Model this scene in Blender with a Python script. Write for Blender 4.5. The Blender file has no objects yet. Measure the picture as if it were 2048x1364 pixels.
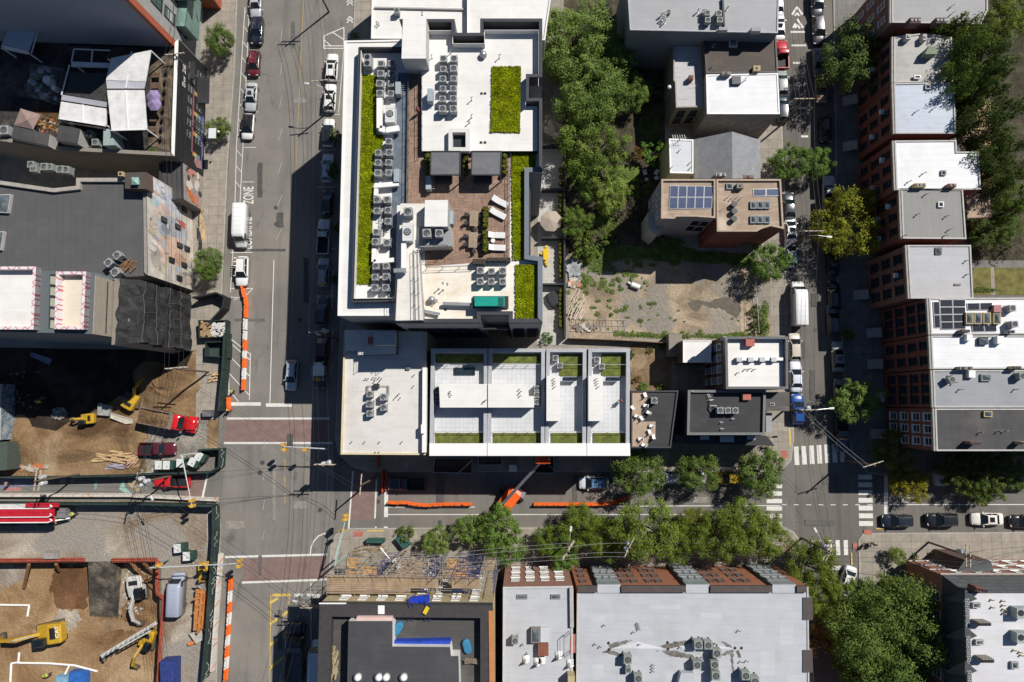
import bpy,bmesh,math,random
from mathutils import Vector,Matrix,Euler
SC=bpy.context.scene
COL=SC.collection
R=math.radians
rnd=random.Random(7)

# ---------------------------------------------------------------- camera, sky, sun
F,H=1365.0,107.0 # focal length in photo pixels, camera height in metres
cam=bpy.data.cameras.new('camera');cam.sensor_width=36.0;cam.lens=36.0*F/2048
cam.clip_end=5000;cam.clip_start=1
co=bpy.data.objects.new('camera',cam);COL.objects.link(co)
co.location=(0,0,H);co.rotation_euler=(R(5.15),R(1.09),0)
SC.camera=co
CAMR=Euler((R(5.15),R(1.09),0)).to_matrix()
AZ=math.atan2(0.77,0.64);EL=R(48.5)
w=bpy.data.worlds.new('World');SC.world=w;w.use_nodes=True
nt=w.node_tree;sky=nt.nodes.new('ShaderNodeTexSky');sky.sky_type='NISHITA';sky.sun_disc=False
sky.sun_elevation=EL;sky.sun_rotation=AZ;sky.air_density=1.0;sky.dust_density=0.1;sky.ozone_density=6.0
nt.links.new(sky.outputs[0],nt.nodes['Background'].inputs[0]);nt.nodes['Background'].inputs[1].default_value=0.05
sl=bpy.data.lights.new('sun','SUN');sl.energy=4.9;sl.angle=R(0.5);sl.color=(1.0,0.955,0.89)
so=bpy.data.objects.new('sun',sl);COL.objects.link(so)
sd=Vector((math.sin(AZ)*math.cos(EL),math.cos(AZ)*math.cos(EL),math.sin(EL)))
so.rotation_euler=sd.to_track_quat('Z','Y').to_euler();so.location=sd*150
SC.view_settings.view_transform='Standard';SC.view_settings.look='None'
SC.view_settings.exposure=0.13;SC.view_settings.gamma=1.0
SC.cycles.max_bounces=6;SC.cycles.diffuse_bounces=3;SC.cycles.transparent_max_bounces=8

def P(x,y,h=0.0):
    """the point at height h that the photo shows at pixel (x, y)"""
    d=CAMR@Vector(((x-1024)/F,(682-y)/F,-1.0));t=(H-h)/-d.z
    return Vector((d.x*t,d.y*t,h))
def PP(pts,h=0.0):return[P(x,y,h)for x,y in pts]
def ang(a,b):return math.atan2(b.y-a.y,b.x-a.x)
SL=0.0785 # metres per photo pixel on the ground

# ---------------------------------------------------------------- materials
MATS={}
def N(nt,t,**k):
    n=nt.nodes.new(t)
    for a,b in k.items():setattr(n,a,b)
    return n
def base_mat(name,rough=.85,metal=0.0,spec=.3):
    m=bpy.data.materials.new(name);m.use_nodes=True
    b=m.node_tree.nodes['Principled BSDF']
    b.inputs['Roughness'].default_value=rough;b.inputs['Metallic'].default_value=metal
    b.inputs['Specular IOR Level'].default_value=spec
    return m,m.node_tree,b
def c4(c):return(c[0],c[1],c[2],1)
def sh(c,k):return tuple(min(1,max(0,v*k))for v in c)
def noise_col(nt,vec,col,var,scale,detail=6,rough=.6,col2=None):
    n=N(nt,'ShaderNodeTexNoise');n.inputs['Scale'].default_value=scale;n.inputs['Detail'].default_value=detail
    n.inputs['Roughness'].default_value=rough
    nt.links.new(vec,n.inputs['Vector'])
    r=N(nt,'ShaderNodeValToRGB');r.color_ramp.elements[0].position=.3;r.color_ramp.elements[1].position=.7
    r.color_ramp.elements[0].color=c4(sh(col,1-var));r.color_ramp.elements[1].color=c4(col2 or sh(col,1+var))
    nt.links.new(n.outputs[0],r.inputs[0])
    return n,r
def mix(nt,fac,a,b,mode='MIX'):
    m=N(nt,'ShaderNodeMixRGB',blend_type=mode)
    for s,v in((m.inputs[0],fac),(m.inputs[1],a),(m.inputs[2],b)):
        if isinstance(v,(int,float)):s.default_value=v
        elif isinstance(v,tuple):s.default_value=c4(v)
        else:nt.links.new(v,s)
    return m.outputs[0]
def ramp(nt,src,p0,p1,a=(0,0,0),b=(1,1,1)):
    r=N(nt,'ShaderNodeValToRGB');r.color_ramp.elements[0].position=p0;r.color_ramp.elements[1].position=p1
    r.color_ramp.elements[0].color=c4(a);r.color_ramp.elements[1].color=c4(b);nt.links.new(src,r.inputs[0]);return r.outputs[0]
def vec(nt,scale=None,rot=0.0,kind='Object'):
    t=N(nt,'ShaderNodeTexCoord');mp=N(nt,'ShaderNodeMapping');mp.inputs['Rotation'].default_value=(0,0,rot)
    if scale:mp.inputs['Scale'].default_value=scale
    nt.links.new(t.outputs[kind],mp.inputs[0]);return mp.outputs[0]
def bump(nt,b,src,strength=.3,dist=.05):
    bp=N(nt,'ShaderNodeBump');bp.inputs['Strength'].default_value=strength;bp.inputs['Distance'].default_value=dist
    nt.links.new(src,bp.inputs['Height']);nt.links.new(bp.outputs[0],b.inputs['Normal'])

def M(name,col,rough=.8,var=.12,scale=1.5,metal=0.0,bmp=0.0,spec=.3,fine=True,stain=0.0,stain_col=(.1,.085,.07)):
    """plain weathered surface: two scales of noise, optional stains"""
    if name in MATS:return MATS[name]
    m,nt,b=base_mat(name,rough,metal,spec)
    v=vec(nt);n,r=noise_col(nt,v,col,var,scale)
    out=r.outputs[0]
    if fine:
        n2,r2=noise_col(nt,v,(1,1,1),.16 if var>.05 else .05,scale*9+2,3)
        r2.color_ramp.elements[1].color=(1.0,1.0,1.0,1)
        out=mix(nt,.8,out,r2.outputs[0],'MULTIPLY')
    if stain:
        n3=N(nt,'ShaderNodeTexNoise');n3.inputs['Scale'].default_value=.22;n3.inputs['Detail'].default_value=8;nt.links.new(v,n3.inputs['Vector'])
        f=ramp(nt,n3.outputs[0],.56,.74,(0,0,0),(stain,)*3)
        out=mix(nt,f,out,stain_col)
    nt.links.new(out,b.inputs['Base Color'])
    if bmp:bump(nt,b,n.outputs[0],bmp)
    MATS[name]=m;return m

def M_tint(name,rough=.35,metal=0.0,spec=.5,coat=0.0,dirt=.08):
    """paint that takes each object's own colour"""
    if name in MATS:return MATS[name]
    m,nt,b=base_mat(name,rough,metal,spec)
    oi=N(nt,'ShaderNodeObjectInfo');v=vec(nt)
    n=N(nt,'ShaderNodeTexNoise');n.inputs['Scale'].default_value=2.5;n.inputs['Detail'].default_value=5;nt.links.new(v,n.inputs['Vector'])
    out=mix(nt,ramp(nt,n.outputs[0],.4,.75,(0,0,0),(dirt,)*3),oi.outputs['Color'],(.25,.22,.18))
    nt.links.new(out,b.inputs['Base Color']);b.inputs['Coat Weight'].default_value=coat;b.inputs['Coat Roughness'].default_value=.12
    MATS[name]=m;return m

def M_brick(name,c1,c2,mortar,bw=.22,bh=.075,ms=.012,rough=.85,var=.25,rot=0.0,off=.5,wall=True):
    """bricks, planks, pavers or panel joints; on walls the pattern runs along the wall"""
    if name in MATS:return MATS[name]
    m,nt,b=base_mat(name,rough)
    if wall:
        g=N(nt,'ShaderNodeNewGeometry');t=N(nt,'ShaderNodeTexCoord')
        s=N(nt,'ShaderNodeSeparateXYZ');nt.links.new(t.outputs['Object'],s.inputs[0])
        s2=N(nt,'ShaderNodeSeparateXYZ');nt.links.new(g.outputs['Normal'],s2.inputs[0])
        ab=N(nt,'ShaderNodeMath',operation='ABSOLUTE');nt.links.new(s2.outputs[0],ab.inputs[0])
        gt=N(nt,'ShaderNodeMath',operation='GREATER_THAN');nt.links.new(ab.outputs[0],gt.inputs[0]);gt.inputs[1].default_value=.7
        mx=N(nt,'ShaderNodeMix',data_type='FLOAT');nt.links.new(gt.outputs[0],mx.inputs[0])
        nt.links.new(s.outputs[0],mx.inputs[2]);nt.links.new(s.outputs[1],mx.inputs[3])
        cb=N(nt,'ShaderNodeCombineXYZ');nt.links.new(mx.outputs[0],cb.inputs[0]);nt.links.new(s.outputs[2],cb.inputs[1])
        v=cb.outputs[0]
    else:v=vec(nt,rot=rot)
    br=N(nt,'ShaderNodeTexBrick');nt.links.new(v,br.inputs['Vector']);br.offset=off
    br.inputs['Scale'].default_value=1;br.inputs['Brick Width'].default_value=bw;br.inputs['Row Height'].default_value=bh
    br.inputs['Mortar Size'].default_value=ms;br.inputs['Mortar Smooth'].default_value=.2;br.inputs['Bias'].default_value=0
    br.inputs['Color1'].default_value=c4(c1);br.inputs['Color2'].default_value=c4(c2);br.inputs['Mortar'].default_value=c4(mortar)
    n,r=noise_col(nt,v,(1,1,1),var,.9);r.color_ramp.elements[1].color=(1,1,1,1)
    nt.links.new(mix(nt,1.0,br.outputs[0],r.outputs[0],'MULTIPLY'),b.inputs['Base Color'])
    bump(nt,b,br.outputs[1],-.15,.02)
    MATS[name]=m;return m

def M_roof(name,col,seam=.86,dirt=.25,w=2.0,l=9.0,dirt_col=(.3,.25,.19),rot=.03,rough=.7,var=.05):
    """roof sheet laid in strips, with seams, ponding marks and runs of dirt"""
    if name in MATS:return MATS[name]
    m,nt,b=base_mat(name,rough,0,.3)
    v=vec(nt,rot=rot)
    br=N(nt,'ShaderNodeTexBrick');nt.links.new(v,br.inputs['Vector']);br.inputs['Scale'].default_value=1
    br.inputs['Brick Width'].default_value=l;br.inputs['Row Height'].default_value=w;br.inputs['Mortar Size'].default_value=.035
    br.inputs['Mortar Smooth'].default_value=.6
    br.inputs['Color1'].default_value=c4(col);br.inputs['Color2'].default_value=c4(sh(col,.965));br.inputs['Mortar'].default_value=c4(sh(col,seam))
    n,r=noise_col(nt,v,(1,1,1),var*2,.5,8);r.color_ramp.elements[1].color=(1,1,1,1)
    o=mix(nt,1.0,br.outputs[0],r.outputs[0],'MULTIPLY')
    n3=N(nt,'ShaderNodeTexNoise');n3.inputs['Scale'].default_value=.16;n3.inputs['Detail'].default_value=9;n3.inputs['Roughness'].default_value=.65;nt.links.new(v,n3.inputs['Vector'])
    o=mix(nt,ramp(nt,n3.outputs[0],.5,.70,(0,0,0),(dirt,)*3),o,dirt_col)
    n5=N(nt,'ShaderNodeTexNoise');n5.inputs['Scale'].default_value=1.0;n5.inputs['Detail'].default_value=7;n5.inputs['Roughness'].default_value=.7;nt.links.new(vec(nt,(.25,1.6,1),rot),n5.inputs['Vector'])
    o=mix(nt,ramp(nt,n5.outputs[0],.52,.75,(0,0,0),(dirt*.8,)*3),o,dirt_col)
    n4=N(nt,'ShaderNodeTexNoise');n4.inputs['Scale'].default_value=14;n4.inputs['Detail'].default_value=2;nt.links.new(v,n4.inputs['Vector'])
    o=mix(nt,ramp(nt,n4.outputs[0],.62,.8,(0,0,0),(dirt*.5,)*3),o,dirt_col)
    nt.links.new(o,b.inputs['Base Color']);bump(nt,b,n.outputs[0],.12,.03)
    MATS[name]=m;return m

def M_asphalt(name,col=(.205,.192,.172),rot=0.0,lanes=3.4):
    if name in MATS:return MATS[name]
    m,nt,b=base_mat(name,.9,0,.25)
    v=vec(nt,rot=rot)
    n,r=noise_col(nt,v,col,.12,.25,8)
    n2,r2=noise_col(nt,v,(1,1,1),.22,7,5);o=mix(nt,.8,r.outputs[0],r2.outputs[0],'MULTIPLY')
    # patches relaid in darker or lighter asphalt
    vo=N(nt,'ShaderNodeTexVoronoi',feature='F1',distance='CHEBYCHEV');vo.inputs['Scale'].default_value=.12;nt.links.new(v,vo.inputs['Vector'])
    o=mix(nt,ramp(nt,vo.outputs['Color'],.74,.76,(0,0,0),(.4,)*3),o,sh(col,.78))
    # tar-filled cracks
    nd=N(nt,'ShaderNodeTexNoise');nd.inputs['Scale'].default_value=.8;nd.inputs['Detail'].default_value=6;nt.links.new(v,nd.inputs['Vector'])
    nd.inputs['Scale'].default_value=.35;vv=mix(nt,1.0,v,mix(nt,1.0,nd.outputs['Color'],(5.0,5.0,5.0),'MULTIPLY'),'ADD')
    vc=N(nt,'ShaderNodeTexVoronoi',feature='DISTANCE_TO_EDGE');vc.inputs['Scale'].default_value=.11;nt.links.new(vv,vc.inputs['Vector'])
    o=mix(nt,ramp(nt,vc.outputs['Distance'],.0,.007,(.4,)*3,(0,0,0)),o,sh(col,.4))
    # worn wheel tracks and oil drips along the lanes
    mp=vec(nt,(1/lanes,.02,1),rot)
    n5=N(nt,'ShaderNodeTexNoise');n5.inputs['Scale'].default_value=2.2;n5.inputs['Detail'].default_value=4;nt.links.new(mp,n5.inputs['Vector'])
    o=mix(nt,ramp(nt,n5.outputs[0],.5,.72,(0,0,0),(.5,)*3),o,sh(col,.55))
    mp2=vec(nt,(.6,.22,1),rot)
    n6=N(nt,'ShaderNodeTexNoise');n6.inputs['Scale'].default_value=1.0;n6.inputs['Detail'].default_value=5;nt.links.new(mp2,n6.inputs['Vector'])
    o=mix(nt,ramp(nt,n6.outputs[0],.62,.74,(0,0,0),(.65,)*3),o,sh(col,.4))
    nb=N(nt,'ShaderNodeTexNoise');nb.inputs['Scale'].default_value=.07;nb.inputs['Detail'].default_value=6;nt.links.new(v,nb.inputs['Vector'])
    o=mix(nt,ramp(nt,nb.outputs[0],.5,.72,(0,0,0),(.45,)*3),o,sh((col[0]*1.5,col[1]*1.42,col[2]*1.3),1))
    nt.links.new(o,b.inputs['Base Color']);bump(nt,b,n2.outputs[0],.2,.02)
    MATS[name]=m;return m

def M_dirt(name,a,c,d,scale=.16,contrast=(.36,.66),patch=None):
    """bare soil, dust and rubble in three tones"""
    if name in MATS:return MATS[name]
    m,nt,b=base_mat(name,.95,0,.1)
    v=vec(nt)
    n=N(nt,'ShaderNodeTexNoise');n.inputs['Scale'].default_value=scale;n.inputs['Detail'].default_value=12;n.inputs['Roughness'].default_value=.62;n.inputs['Distortion'].default_value=.6;nt.links.new(v,n.inputs['Vector'])
    r=N(nt,'ShaderNodeValToRGB');e=r.color_ramp.elements;e[0].position=contrast[0];e[0].color=c4(a);e[1].position=contrast[1];e[1].color=c4(d)
    k=e.new((contrast[0]+contrast[1])/2);k.color=c4(c);nt.links.new(n.outputs[0],r.inputs[0])
    n2,r2=noise_col(nt,v,(1,1,1),.35,3.2,8,.7);r2.color_ramp.elements[1].color=(1,1,1,1)
    o=mix(nt,1.0,r.outputs[0],r2.outputs[0],'MULTIPLY')
    if patch:
        n4=N(nt,'ShaderNodeTexNoise');n4.inputs['Scale'].default_value=.11;n4.inputs['Detail'].default_value=9;n4.inputs['Roughness'].default_value=.6;nt.links.new(v,n4.inputs['Vector'])
        o=mix(nt,ramp(nt,n4.outputs[0],.48,.53,(0,0,0),(.85,)*3),o,mix(nt,1.0,patch,r2.outputs[0],'MULTIPLY'))
    n3=N(nt,'ShaderNodeTexNoise');n3.inputs['Scale'].default_value=9;n3.inputs['Detail'].default_value=3;nt.links.new(v,n3.inputs['Vector'])
    o=mix(nt,ramp(nt,n3.outputs[0],.66,.72,(0,0,0),(.5,)*3),o,sh(d,1.25))
    nt.links.new(o,b.inputs['Base Color']);bump(nt,b,n2.outputs[0],.8,.25)
    MATS[name]=m;return m

def M_leaf(name,a,c,rough=.6,trans=.25,scale=.9):
    if name in MATS:return MATS[name]
    m,nt,b=base_mat(name,rough,0,.12)
    oi=N(nt,'ShaderNodeObjectInfo');v=vec(nt)
    n=N(nt,'ShaderNodeTexNoise');n.inputs['Scale'].default_value=scale;n.inputs['Detail'].default_value=3;nt.links.new(v,n.inputs['Vector'])
    n2=N(nt,'ShaderNodeTexNoise');n2.inputs['Scale'].default_value=6;n2.inputs['Detail'].default_value=2;nt.links.new(v,n2.inputs['Vector'])
    f=mix(nt,.5,n.outputs[0],n2.outputs[0])
    o=mix(nt,ramp(nt,f,.36,.64),a,c)
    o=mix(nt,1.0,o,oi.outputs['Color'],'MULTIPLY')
    nt.links.new(o,b.inputs['Base Color'])
    tr=N(nt,'ShaderNodeBsdfTranslucent');nt.links.new(o,tr.inputs[0])
    ms=N(nt,'ShaderNodeMixShader');ms.inputs[0].default_value=trans
    nt.links.new(b.outputs[0],ms.inputs[1]);nt.links.new(tr.outputs[0],ms.inputs[2])
    nt.links.new(ms.outputs[0],nt.nodes['Material Output'].inputs[0])
    MATS[name]=m;return m

def M_glass(name,col=(.02,.03,.04),rough=.08):
    if name in MATS:return MATS[name]
    m,nt,b=base_mat(name,rough,0,.8)
    v=vec(nt);n,r=noise_col(nt,v,col,.4,1.2);nt.links.new(r.outputs[0],b.inputs['Base Color'])
    MATS[name]=m;return m

def M_mesh(name,col,scale=6.0,hole=.5):
    """netting: real holes between threads"""
    if name in MATS:return MATS[name]
    m,nt,b=base_mat(name,.9,0,.1)
    v=vec(nt);n,r=noise_col(nt,v,col,.35,.5,8)
    n2,r2=noise_col(nt,v,(1,1,1),.5,2.4,8,.7);r2.color_ramp.elements[1].color=(1,1,1,1)
    nt.links.new(mix(nt,1.0,r.outputs[0],r2.outputs[0],'MULTIPLY'),b.inputs['Base Color'])
    n3=N(nt,'ShaderNodeTexNoise');n3.inputs['Scale'].default_value=scale;n3.inputs['Detail'].default_value=4;nt.links.new(v,n3.inputs['Vector'])
    nt.links.new(ramp(nt,n3.outputs[0],hole-.08,hole),b.inputs['Alpha'])
    MATS[name]=m;return m

# ---------------------------------------------------------------- mesh building
OFF,KIDS={},{}
class MB:
    def __init__(s):s.v,s.f,s.m,s.mi=[],[],[],0
    def add(s,vs,fs,mi=None):
        o=len(s.v);s.v+=[Vector(v)for v in vs];s.f+=[tuple(i+o for i in f)for f in fs];s.m+=[s.mi if mi is None else mi]*len(fs);return s
    def quad(s,a,b,c,d,mi=None):return s.add([a,b,c,d],[(0,1,2,3)],mi)
    def face(s,pts,mi=None):return s.add(pts,[tuple(range(len(pts)))],mi)
    def hexa(s,p,mi=None): # 8 corners: bottom ring, top ring
        return s.add(p,[(3,2,1,0),(4,5,6,7),(0,1,5,4),(1,2,6,5),(2,3,7,6),(3,0,4,7)],mi)
    def box(s,c,sz,rz=0.0,mi=None,taper=1.0):
        x,y,z=sz[0]/2,sz[1]/2,sz[2]/2;ca,sa=math.cos(rz),math.sin(rz)
        def q(a,b,d,k=1):return(c[0]+(a*ca-b*sa)*k,c[1]+(a*sa+b*ca)*k,c[2]+d)
        return s.hexa([q(-x,-y,-z),q(x,-y,-z),q(x,y,-z),q(-x,y,-z),q(-x,-y,z,taper),q(x,-y,z,taper),q(x,y,z,taper),q(-x,y,z,taper)],mi)
    def beam(s,a,b,wd,ht,mi=None): # rectangular bar from a to b
        a,b=Vector(a),Vector(b);d=(b-a).normalized();up=Vector((0,0,1))if abs(d.z)<.95 else Vector((1,0,0))
        r=d.cross(up).normalized()*wd/2;u=r.cross(d).normalized()*ht/2
        return s.hexa([a-r-u,a+r-u,b+r-u,b-r-u,a-r+u,a+r+u,b+r+u,b-r+u],mi)
    def prism(s,poly,z0,z1,mi=None,top=True,bot=False,mit=None):
        n=len(poly);pb=[(p[0],p[1],z0)for p in poly];pt=[(p[0],p[1],z1)for p in poly]
        s.add(pb+pt,[(i,(i+1)%n,n+(i+1)%n,n+i)for i in range(n)],mi)
        if top:s.face(pt,mi if mit is None else mit)
        if bot:s.face(pb[::-1],mi)
        return s
    def cyl(s,a,b,r0,r1=None,n=8,mi=None,caps=True):
        a,b=Vector(a),Vector(b);r1=r0 if r1 is None else r1;d=(b-a).normalized()
        x=d.orthogonal().normalized();y=d.cross(x)
        c=[(math.cos(2*math.pi*i/n),math.sin(2*math.pi*i/n))for i in range(n)]
        vs=[a+(x*p+y*q)*r0 for p,q in c]+[b+(x*p+y*q)*r1 for p,q in c]
        fs=[(i,(i+1)%n,n+(i+1)%n,n+i)for i in range(n)]
        if caps:fs+=[tuple(range(n-1,-1,-1)),tuple(range(n,2*n))]
        return s.add(vs,fs,mi)
    def tube(s,pts,r,n=6,mi=None):
        for a,b in zip(pts,pts[1:]):s.cyl(a,b,r,r,n,mi)
        return s
    def ball(s,c,r,n=8,mi=None,sq=1.0):
        vs,fs=[],[]
        for j in range(n//2+1):
            t=math.pi*j/(n//2)
            for i in range(n):
                p=2*math.pi*i/n;vs.append((c[0]+r*math.sin(t)*math.cos(p),c[1]+r*math.sin(t)*math.sin(p),c[2]+r*sq*math.cos(t)))
        for j in range(n//2):
            for i in range(n):fs.append((j*n+i,(j+1)*n+i,(j+1)*n+(i+1)%n,j*n+(i+1)%n))
        return s.add(vs,fs,mi)
    def build(s,name,mats,parent=None,smooth=False,bevel=0.0):
        off=OFF.get(parent.name,Vector())if parent else Vector()
        me=bpy.data.meshes.new(name);me.from_pydata([v-off for v in s.v],[],s.f)
        if not isinstance(mats,(list,tuple)):mats=[mats]
        for m in mats:me.materials.append(m)
        if len(mats)>1:me.polygons.foreach_set('material_index',s.m)
        if smooth:me.polygons.foreach_set('use_smooth',[True]*len(me.polygons))
        me.update()
        o=bpy.data.objects.new(name,me);COL.objects.link(o)
        if parent:o.parent=parent;KIDS.setdefault(parent.name,[]).append(o)
        OFF[o.name]=off
        if bevel:
            bv=o.modifiers.new('bevel','BEVEL');bv.width=bevel;bv.segments=2;bv.limit_method='ANGLE'
        return o

def tag(o,label=None,cat=None,group=None,kind=None):
    if label:o['label']=label
    if cat:o['category']=cat
    if group:o['group']=group
    if kind:o['kind']=kind
    return o
def thing(name,loc,label,cat,group=None):
    o=bpy.data.objects.new(name,None);COL.objects.link(o);o.location=loc;o.empty_display_size=.3
    OFF[o.name]=Vector(loc);return tag(o,label,cat,group)
def struct(name,mb,mats):return tag(mb.build(name,mats),kind='structure')
def solo(name,mb,mats,label,cat,group=None,**k):return tag(mb.build(name,mats,**k),label,cat,group)
def dup(o,parent=None):
    c=o.copy();COL.objects.link(c);OFF[c.name]=OFF.get(o.name,Vector())
    if parent:c.parent=parent;KIDS.setdefault(parent.name,[]).append(c)
    for k in list(KIDS.get(o.name,[])):dup(k,c)
    return c
class Proto:
    """one thing with its parts, built round the origin; place() sets it down, the first time itself, then copies"""
    def __init__(s,root):s.root,s.used=root,False
    def place(s,loc,rz=0.0,sc=1.0,label=None,group=None,color=None,tilt=(0,0)):
        o=s.root if not s.used else dup(s.root)
        s.used=True
        o.location=loc;o.rotation_euler=(tilt[0],tilt[1],rz);o.scale=sc if isinstance(sc,tuple)else(sc,sc,sc)
        if label:o['label']=label
        if group:o['group']=group
        elif 'group' in o:del o['group']
        if color:
            st=[o]
            while st:
                k=st.pop();k.color=c4(color);st+=KIDS.get(k.name,[])
        return o
ORD=['first','second','third','fourth','fifth','sixth','seventh','eighth','ninth','tenth','eleventh','twelfth','thirteenth','fourteenth','fifteenth','sixteenth']
ZC=[0.004]
def zz():ZC[0]+=.004;return ZC[0]
def sheet(name,px,mat,z=None,kind='structure',base=0.0,sub=0):
    z=base+zz()if z is None else z
    mb=MB();mb.face([Vector((p.x,p.y,z))for p in PP(px,z)]);return tag(mb.build(name,mat),kind=kind)
def inset(poly,d):
    """polygon moved inwards by d"""
    n=len(poly);A=sum(poly[i][0]*poly[(i+1)%n][1]-poly[(i+1)%n][0]*poly[i][1]for i in range(n));sg=1 if A>0 else-1;out=[]
    for i in range(n):
        p0,p1,p2=[Vector(poly[(i+k)%n][:2])for k in(-1,0,1)]
        a,b=(p1-p0).normalized(),(p2-p1).normalized();na,nb=Vector((-a.y,a.x))*sg,Vector((-b.y,b.x))*sg
        k=na+nb;q=max(.25,1+na.dot(nb));out.append(p1+k*d/q)
    return out
# ---------------------------------------------------------------- ground, streets, pavements
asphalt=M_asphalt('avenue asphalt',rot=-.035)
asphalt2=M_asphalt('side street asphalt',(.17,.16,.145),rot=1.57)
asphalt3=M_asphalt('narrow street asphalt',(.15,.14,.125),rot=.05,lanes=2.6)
walkc=M_brick('pavement concrete',(.36,.32,.265),(.31,.28,.235),(.2,.18,.15),1.5,1.5,.03,wall=False,var=.3,off=0)
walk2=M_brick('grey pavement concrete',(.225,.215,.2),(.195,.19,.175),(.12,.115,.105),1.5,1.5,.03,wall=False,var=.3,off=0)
kerbm=M('kerb stone',(.36,.34,.3),.85,.2)
white=M('white road paint',(.66,.65,.61),.7,.12,2.5,stain=.35,stain_col=(.25,.24,.22))
yellow=M('yellow road paint',(.62,.44,.1),.7,.15,2.5,stain=.3,stain_col=(.25,.22,.16))
fadedw=M('faded road paint',(.36,.35,.33),.8,.25,3)
fadedy=M('faded yellow paint',(.36,.27,.12),.8,.25,3)
redbrick=M_brick('crosswalk brick',(.25,.165,.145),(.225,.15,.132),(.21,.155,.14),.4,.2,.02,wall=False,var=.3)
redpave=M('red tactile paving',(.42,.14,.11),.85,.2)
soil=M_dirt('dug soil',(.12,.072,.036),(.28,.18,.095),(.45,.33,.20),.12)
soil2=M_dirt('pit soil',(.16,.085,.04),(.33,.205,.105),(.50,.36,.21),.1)
dust=M_dirt('dusty yard',(.25,.18,.12),(.36,.30,.23),(.55,.48,.39),.1,patch=(.34,.31,.27))
lotm=M_dirt('vacant lot surface',(.25,.195,.135),(.42,.33,.235),(.56,.45,.33),.2,patch=(.31,.285,.25))
lawn=M('lawn',(.11,.16,.03),.95,.5,1.2,bmp=.6)
weedm=M('weeds',(.06,.085,.025),.95,.6,2.5,bmp=.8)
yard=M_dirt('garden soil',(.055,.05,.035),(.09,.08,.055),(.14,.12,.08),.4)
gravelm=M('gravel',(.2,.18,.15),.95,.4,3,bmp=.6)

def ragged(px,amp=5,step=9,seed=1):
    """outline with its edges broken up, for soil, gravel and stains"""
    q=random.Random(seed);out=[]
    for i,(x,y)in enumerate(px):
        x2,y2=px[(i+1)%len(px)];n=max(1,int(math.hypot(x2-x,y2-y)/step))
        out+=[(x+(x2-x)*k/n+q.gauss(0,amp*.4),y+(y2-y)*k/n+q.gauss(0,amp*.4))for k in range(n)]
    return out
g=MB();B=1500.0
pit=PP([(-260,1128),(318,1122),(326,1700),(-260,1700)])
o4=[Vector((-B,B,0)),Vector((B,B,0)),Vector((B,-B,0)),Vector((-B,-B,0))]
for i in range(4):g.quad(o4[i],o4[(i+1)%4],pit[(i+1)%4],pit[i])
struct('ground',g,M_dirt('ground',(.13,.12,.10),(.19,.175,.15),(.26,.235,.2),.1))
PZ=-2.6
g=MB();g.face([Vector((p.x,p.y,PZ))for p in pit]);
for i in range(4):
    a,b=pit[i],pit[(i+1)%4];g.quad(a,b,Vector((b.x,b.y,PZ)),Vector((a.x,a.y,PZ)))
struct('pit_floor',g,soil2)
# the ramp of dark gravel that drops into the pit between the two red beams
g=MB();a,b=P(176,1124),P(226,1123);c,d=P(180,1232,PZ),P(236,1236,PZ);u=Vector((0,0,.03))
g.quad(a+u,b+u,d+u,c+u);g.face([a,c,Vector((a.x,a.y,PZ))]);g.face([b,Vector((b.x,b.y,PZ)),d])
mb_=g
for px,c in(([(110,1130),(178,1130),(182,1180),(170,1218),(120,1222),(98,1180)],(.19,.10,.05)),([(226,1140),(262,1130),(300,1180),(255,1190),(240,1240),(236,1190)],(.34,.28,.21)),([(110,1222),(150,1218),(165,1236),(140,1262),(112,1250)],(.44,.39,.32)),([(0,1130),(60,1134),(50,1160),(0,1180)],(.36,.31,.25)),([(170,1236),(240,1240),(300,1262),(200,1262)],(.32,.21,.12))):
    sheet('soil_patch',ragged(px,7,4),M_dirt('patch %d'%(c[0]*999),sh(c,.7),c,sh(c,1.3),.3),PZ+.006+.003*c[1])
struct('gravel_ramp',g,M_dirt('dark gravel',(.06,.055,.045),(.13,.115,.09),(.26,.22,.16),.5))

sheet('avenue',[(482,-120),(712,-120),(700,200),(682,560),(668,880),(668,1060),(655,1150),(636,1500),(420,1500),(438,1040),(440,700),(458,330)],asphalt)
sheet('cross_street',[(668,905),(1590,905),(1590,1080),(668,1086)],asphalt2)
sheet('painted_street',[(-300,955),(448,942),(442,1006),(-300,996)],M_asphalt('painted street asphalt',(.165,.16,.145),1.57))
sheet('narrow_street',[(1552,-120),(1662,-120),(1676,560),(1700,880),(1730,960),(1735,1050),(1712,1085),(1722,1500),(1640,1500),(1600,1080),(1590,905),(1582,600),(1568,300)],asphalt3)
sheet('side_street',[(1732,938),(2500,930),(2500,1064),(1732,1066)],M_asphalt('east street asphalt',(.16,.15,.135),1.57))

def block(name,px,mat):
    mb=MB();pts=PP(px);mb.prism(pts,0,.125,0,top=False);ins=inset(pts,.18)
    n=len(pts)
    for i in range(n):j=(i+1)%n;mb.quad((pts[i].x,pts[i].y,.125),(pts[j].x,pts[j].y,.125),(ins[j].x,ins[j].y,.125),(ins[i].x,ins[i].y,.125),0)
    mb.face([(p.x,p.y,.125)for p in ins],1);return struct(name,mb,[kerbm,mat])
block('pavement',[(714,-140),(1550,-140),(1566,300),(1580,600),(1588,880),(1582,922),(1560,944),(740,944),(706,934),(676,908),(670,880),(684,560),(702,200)],walkc)
block('pavement',[(672,1068),(700,1056),(1565,1052),(1588,1064),(1602,1084),(1644,1520),(636,1520),(657,1150),(662,1085)],walkc)
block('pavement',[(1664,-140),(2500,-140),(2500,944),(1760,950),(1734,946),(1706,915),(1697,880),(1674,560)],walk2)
block('pavement',[(1716,1080),(1726,1066),(2500,1060),(2500,1520),(1724,1520)],walkc)
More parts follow.
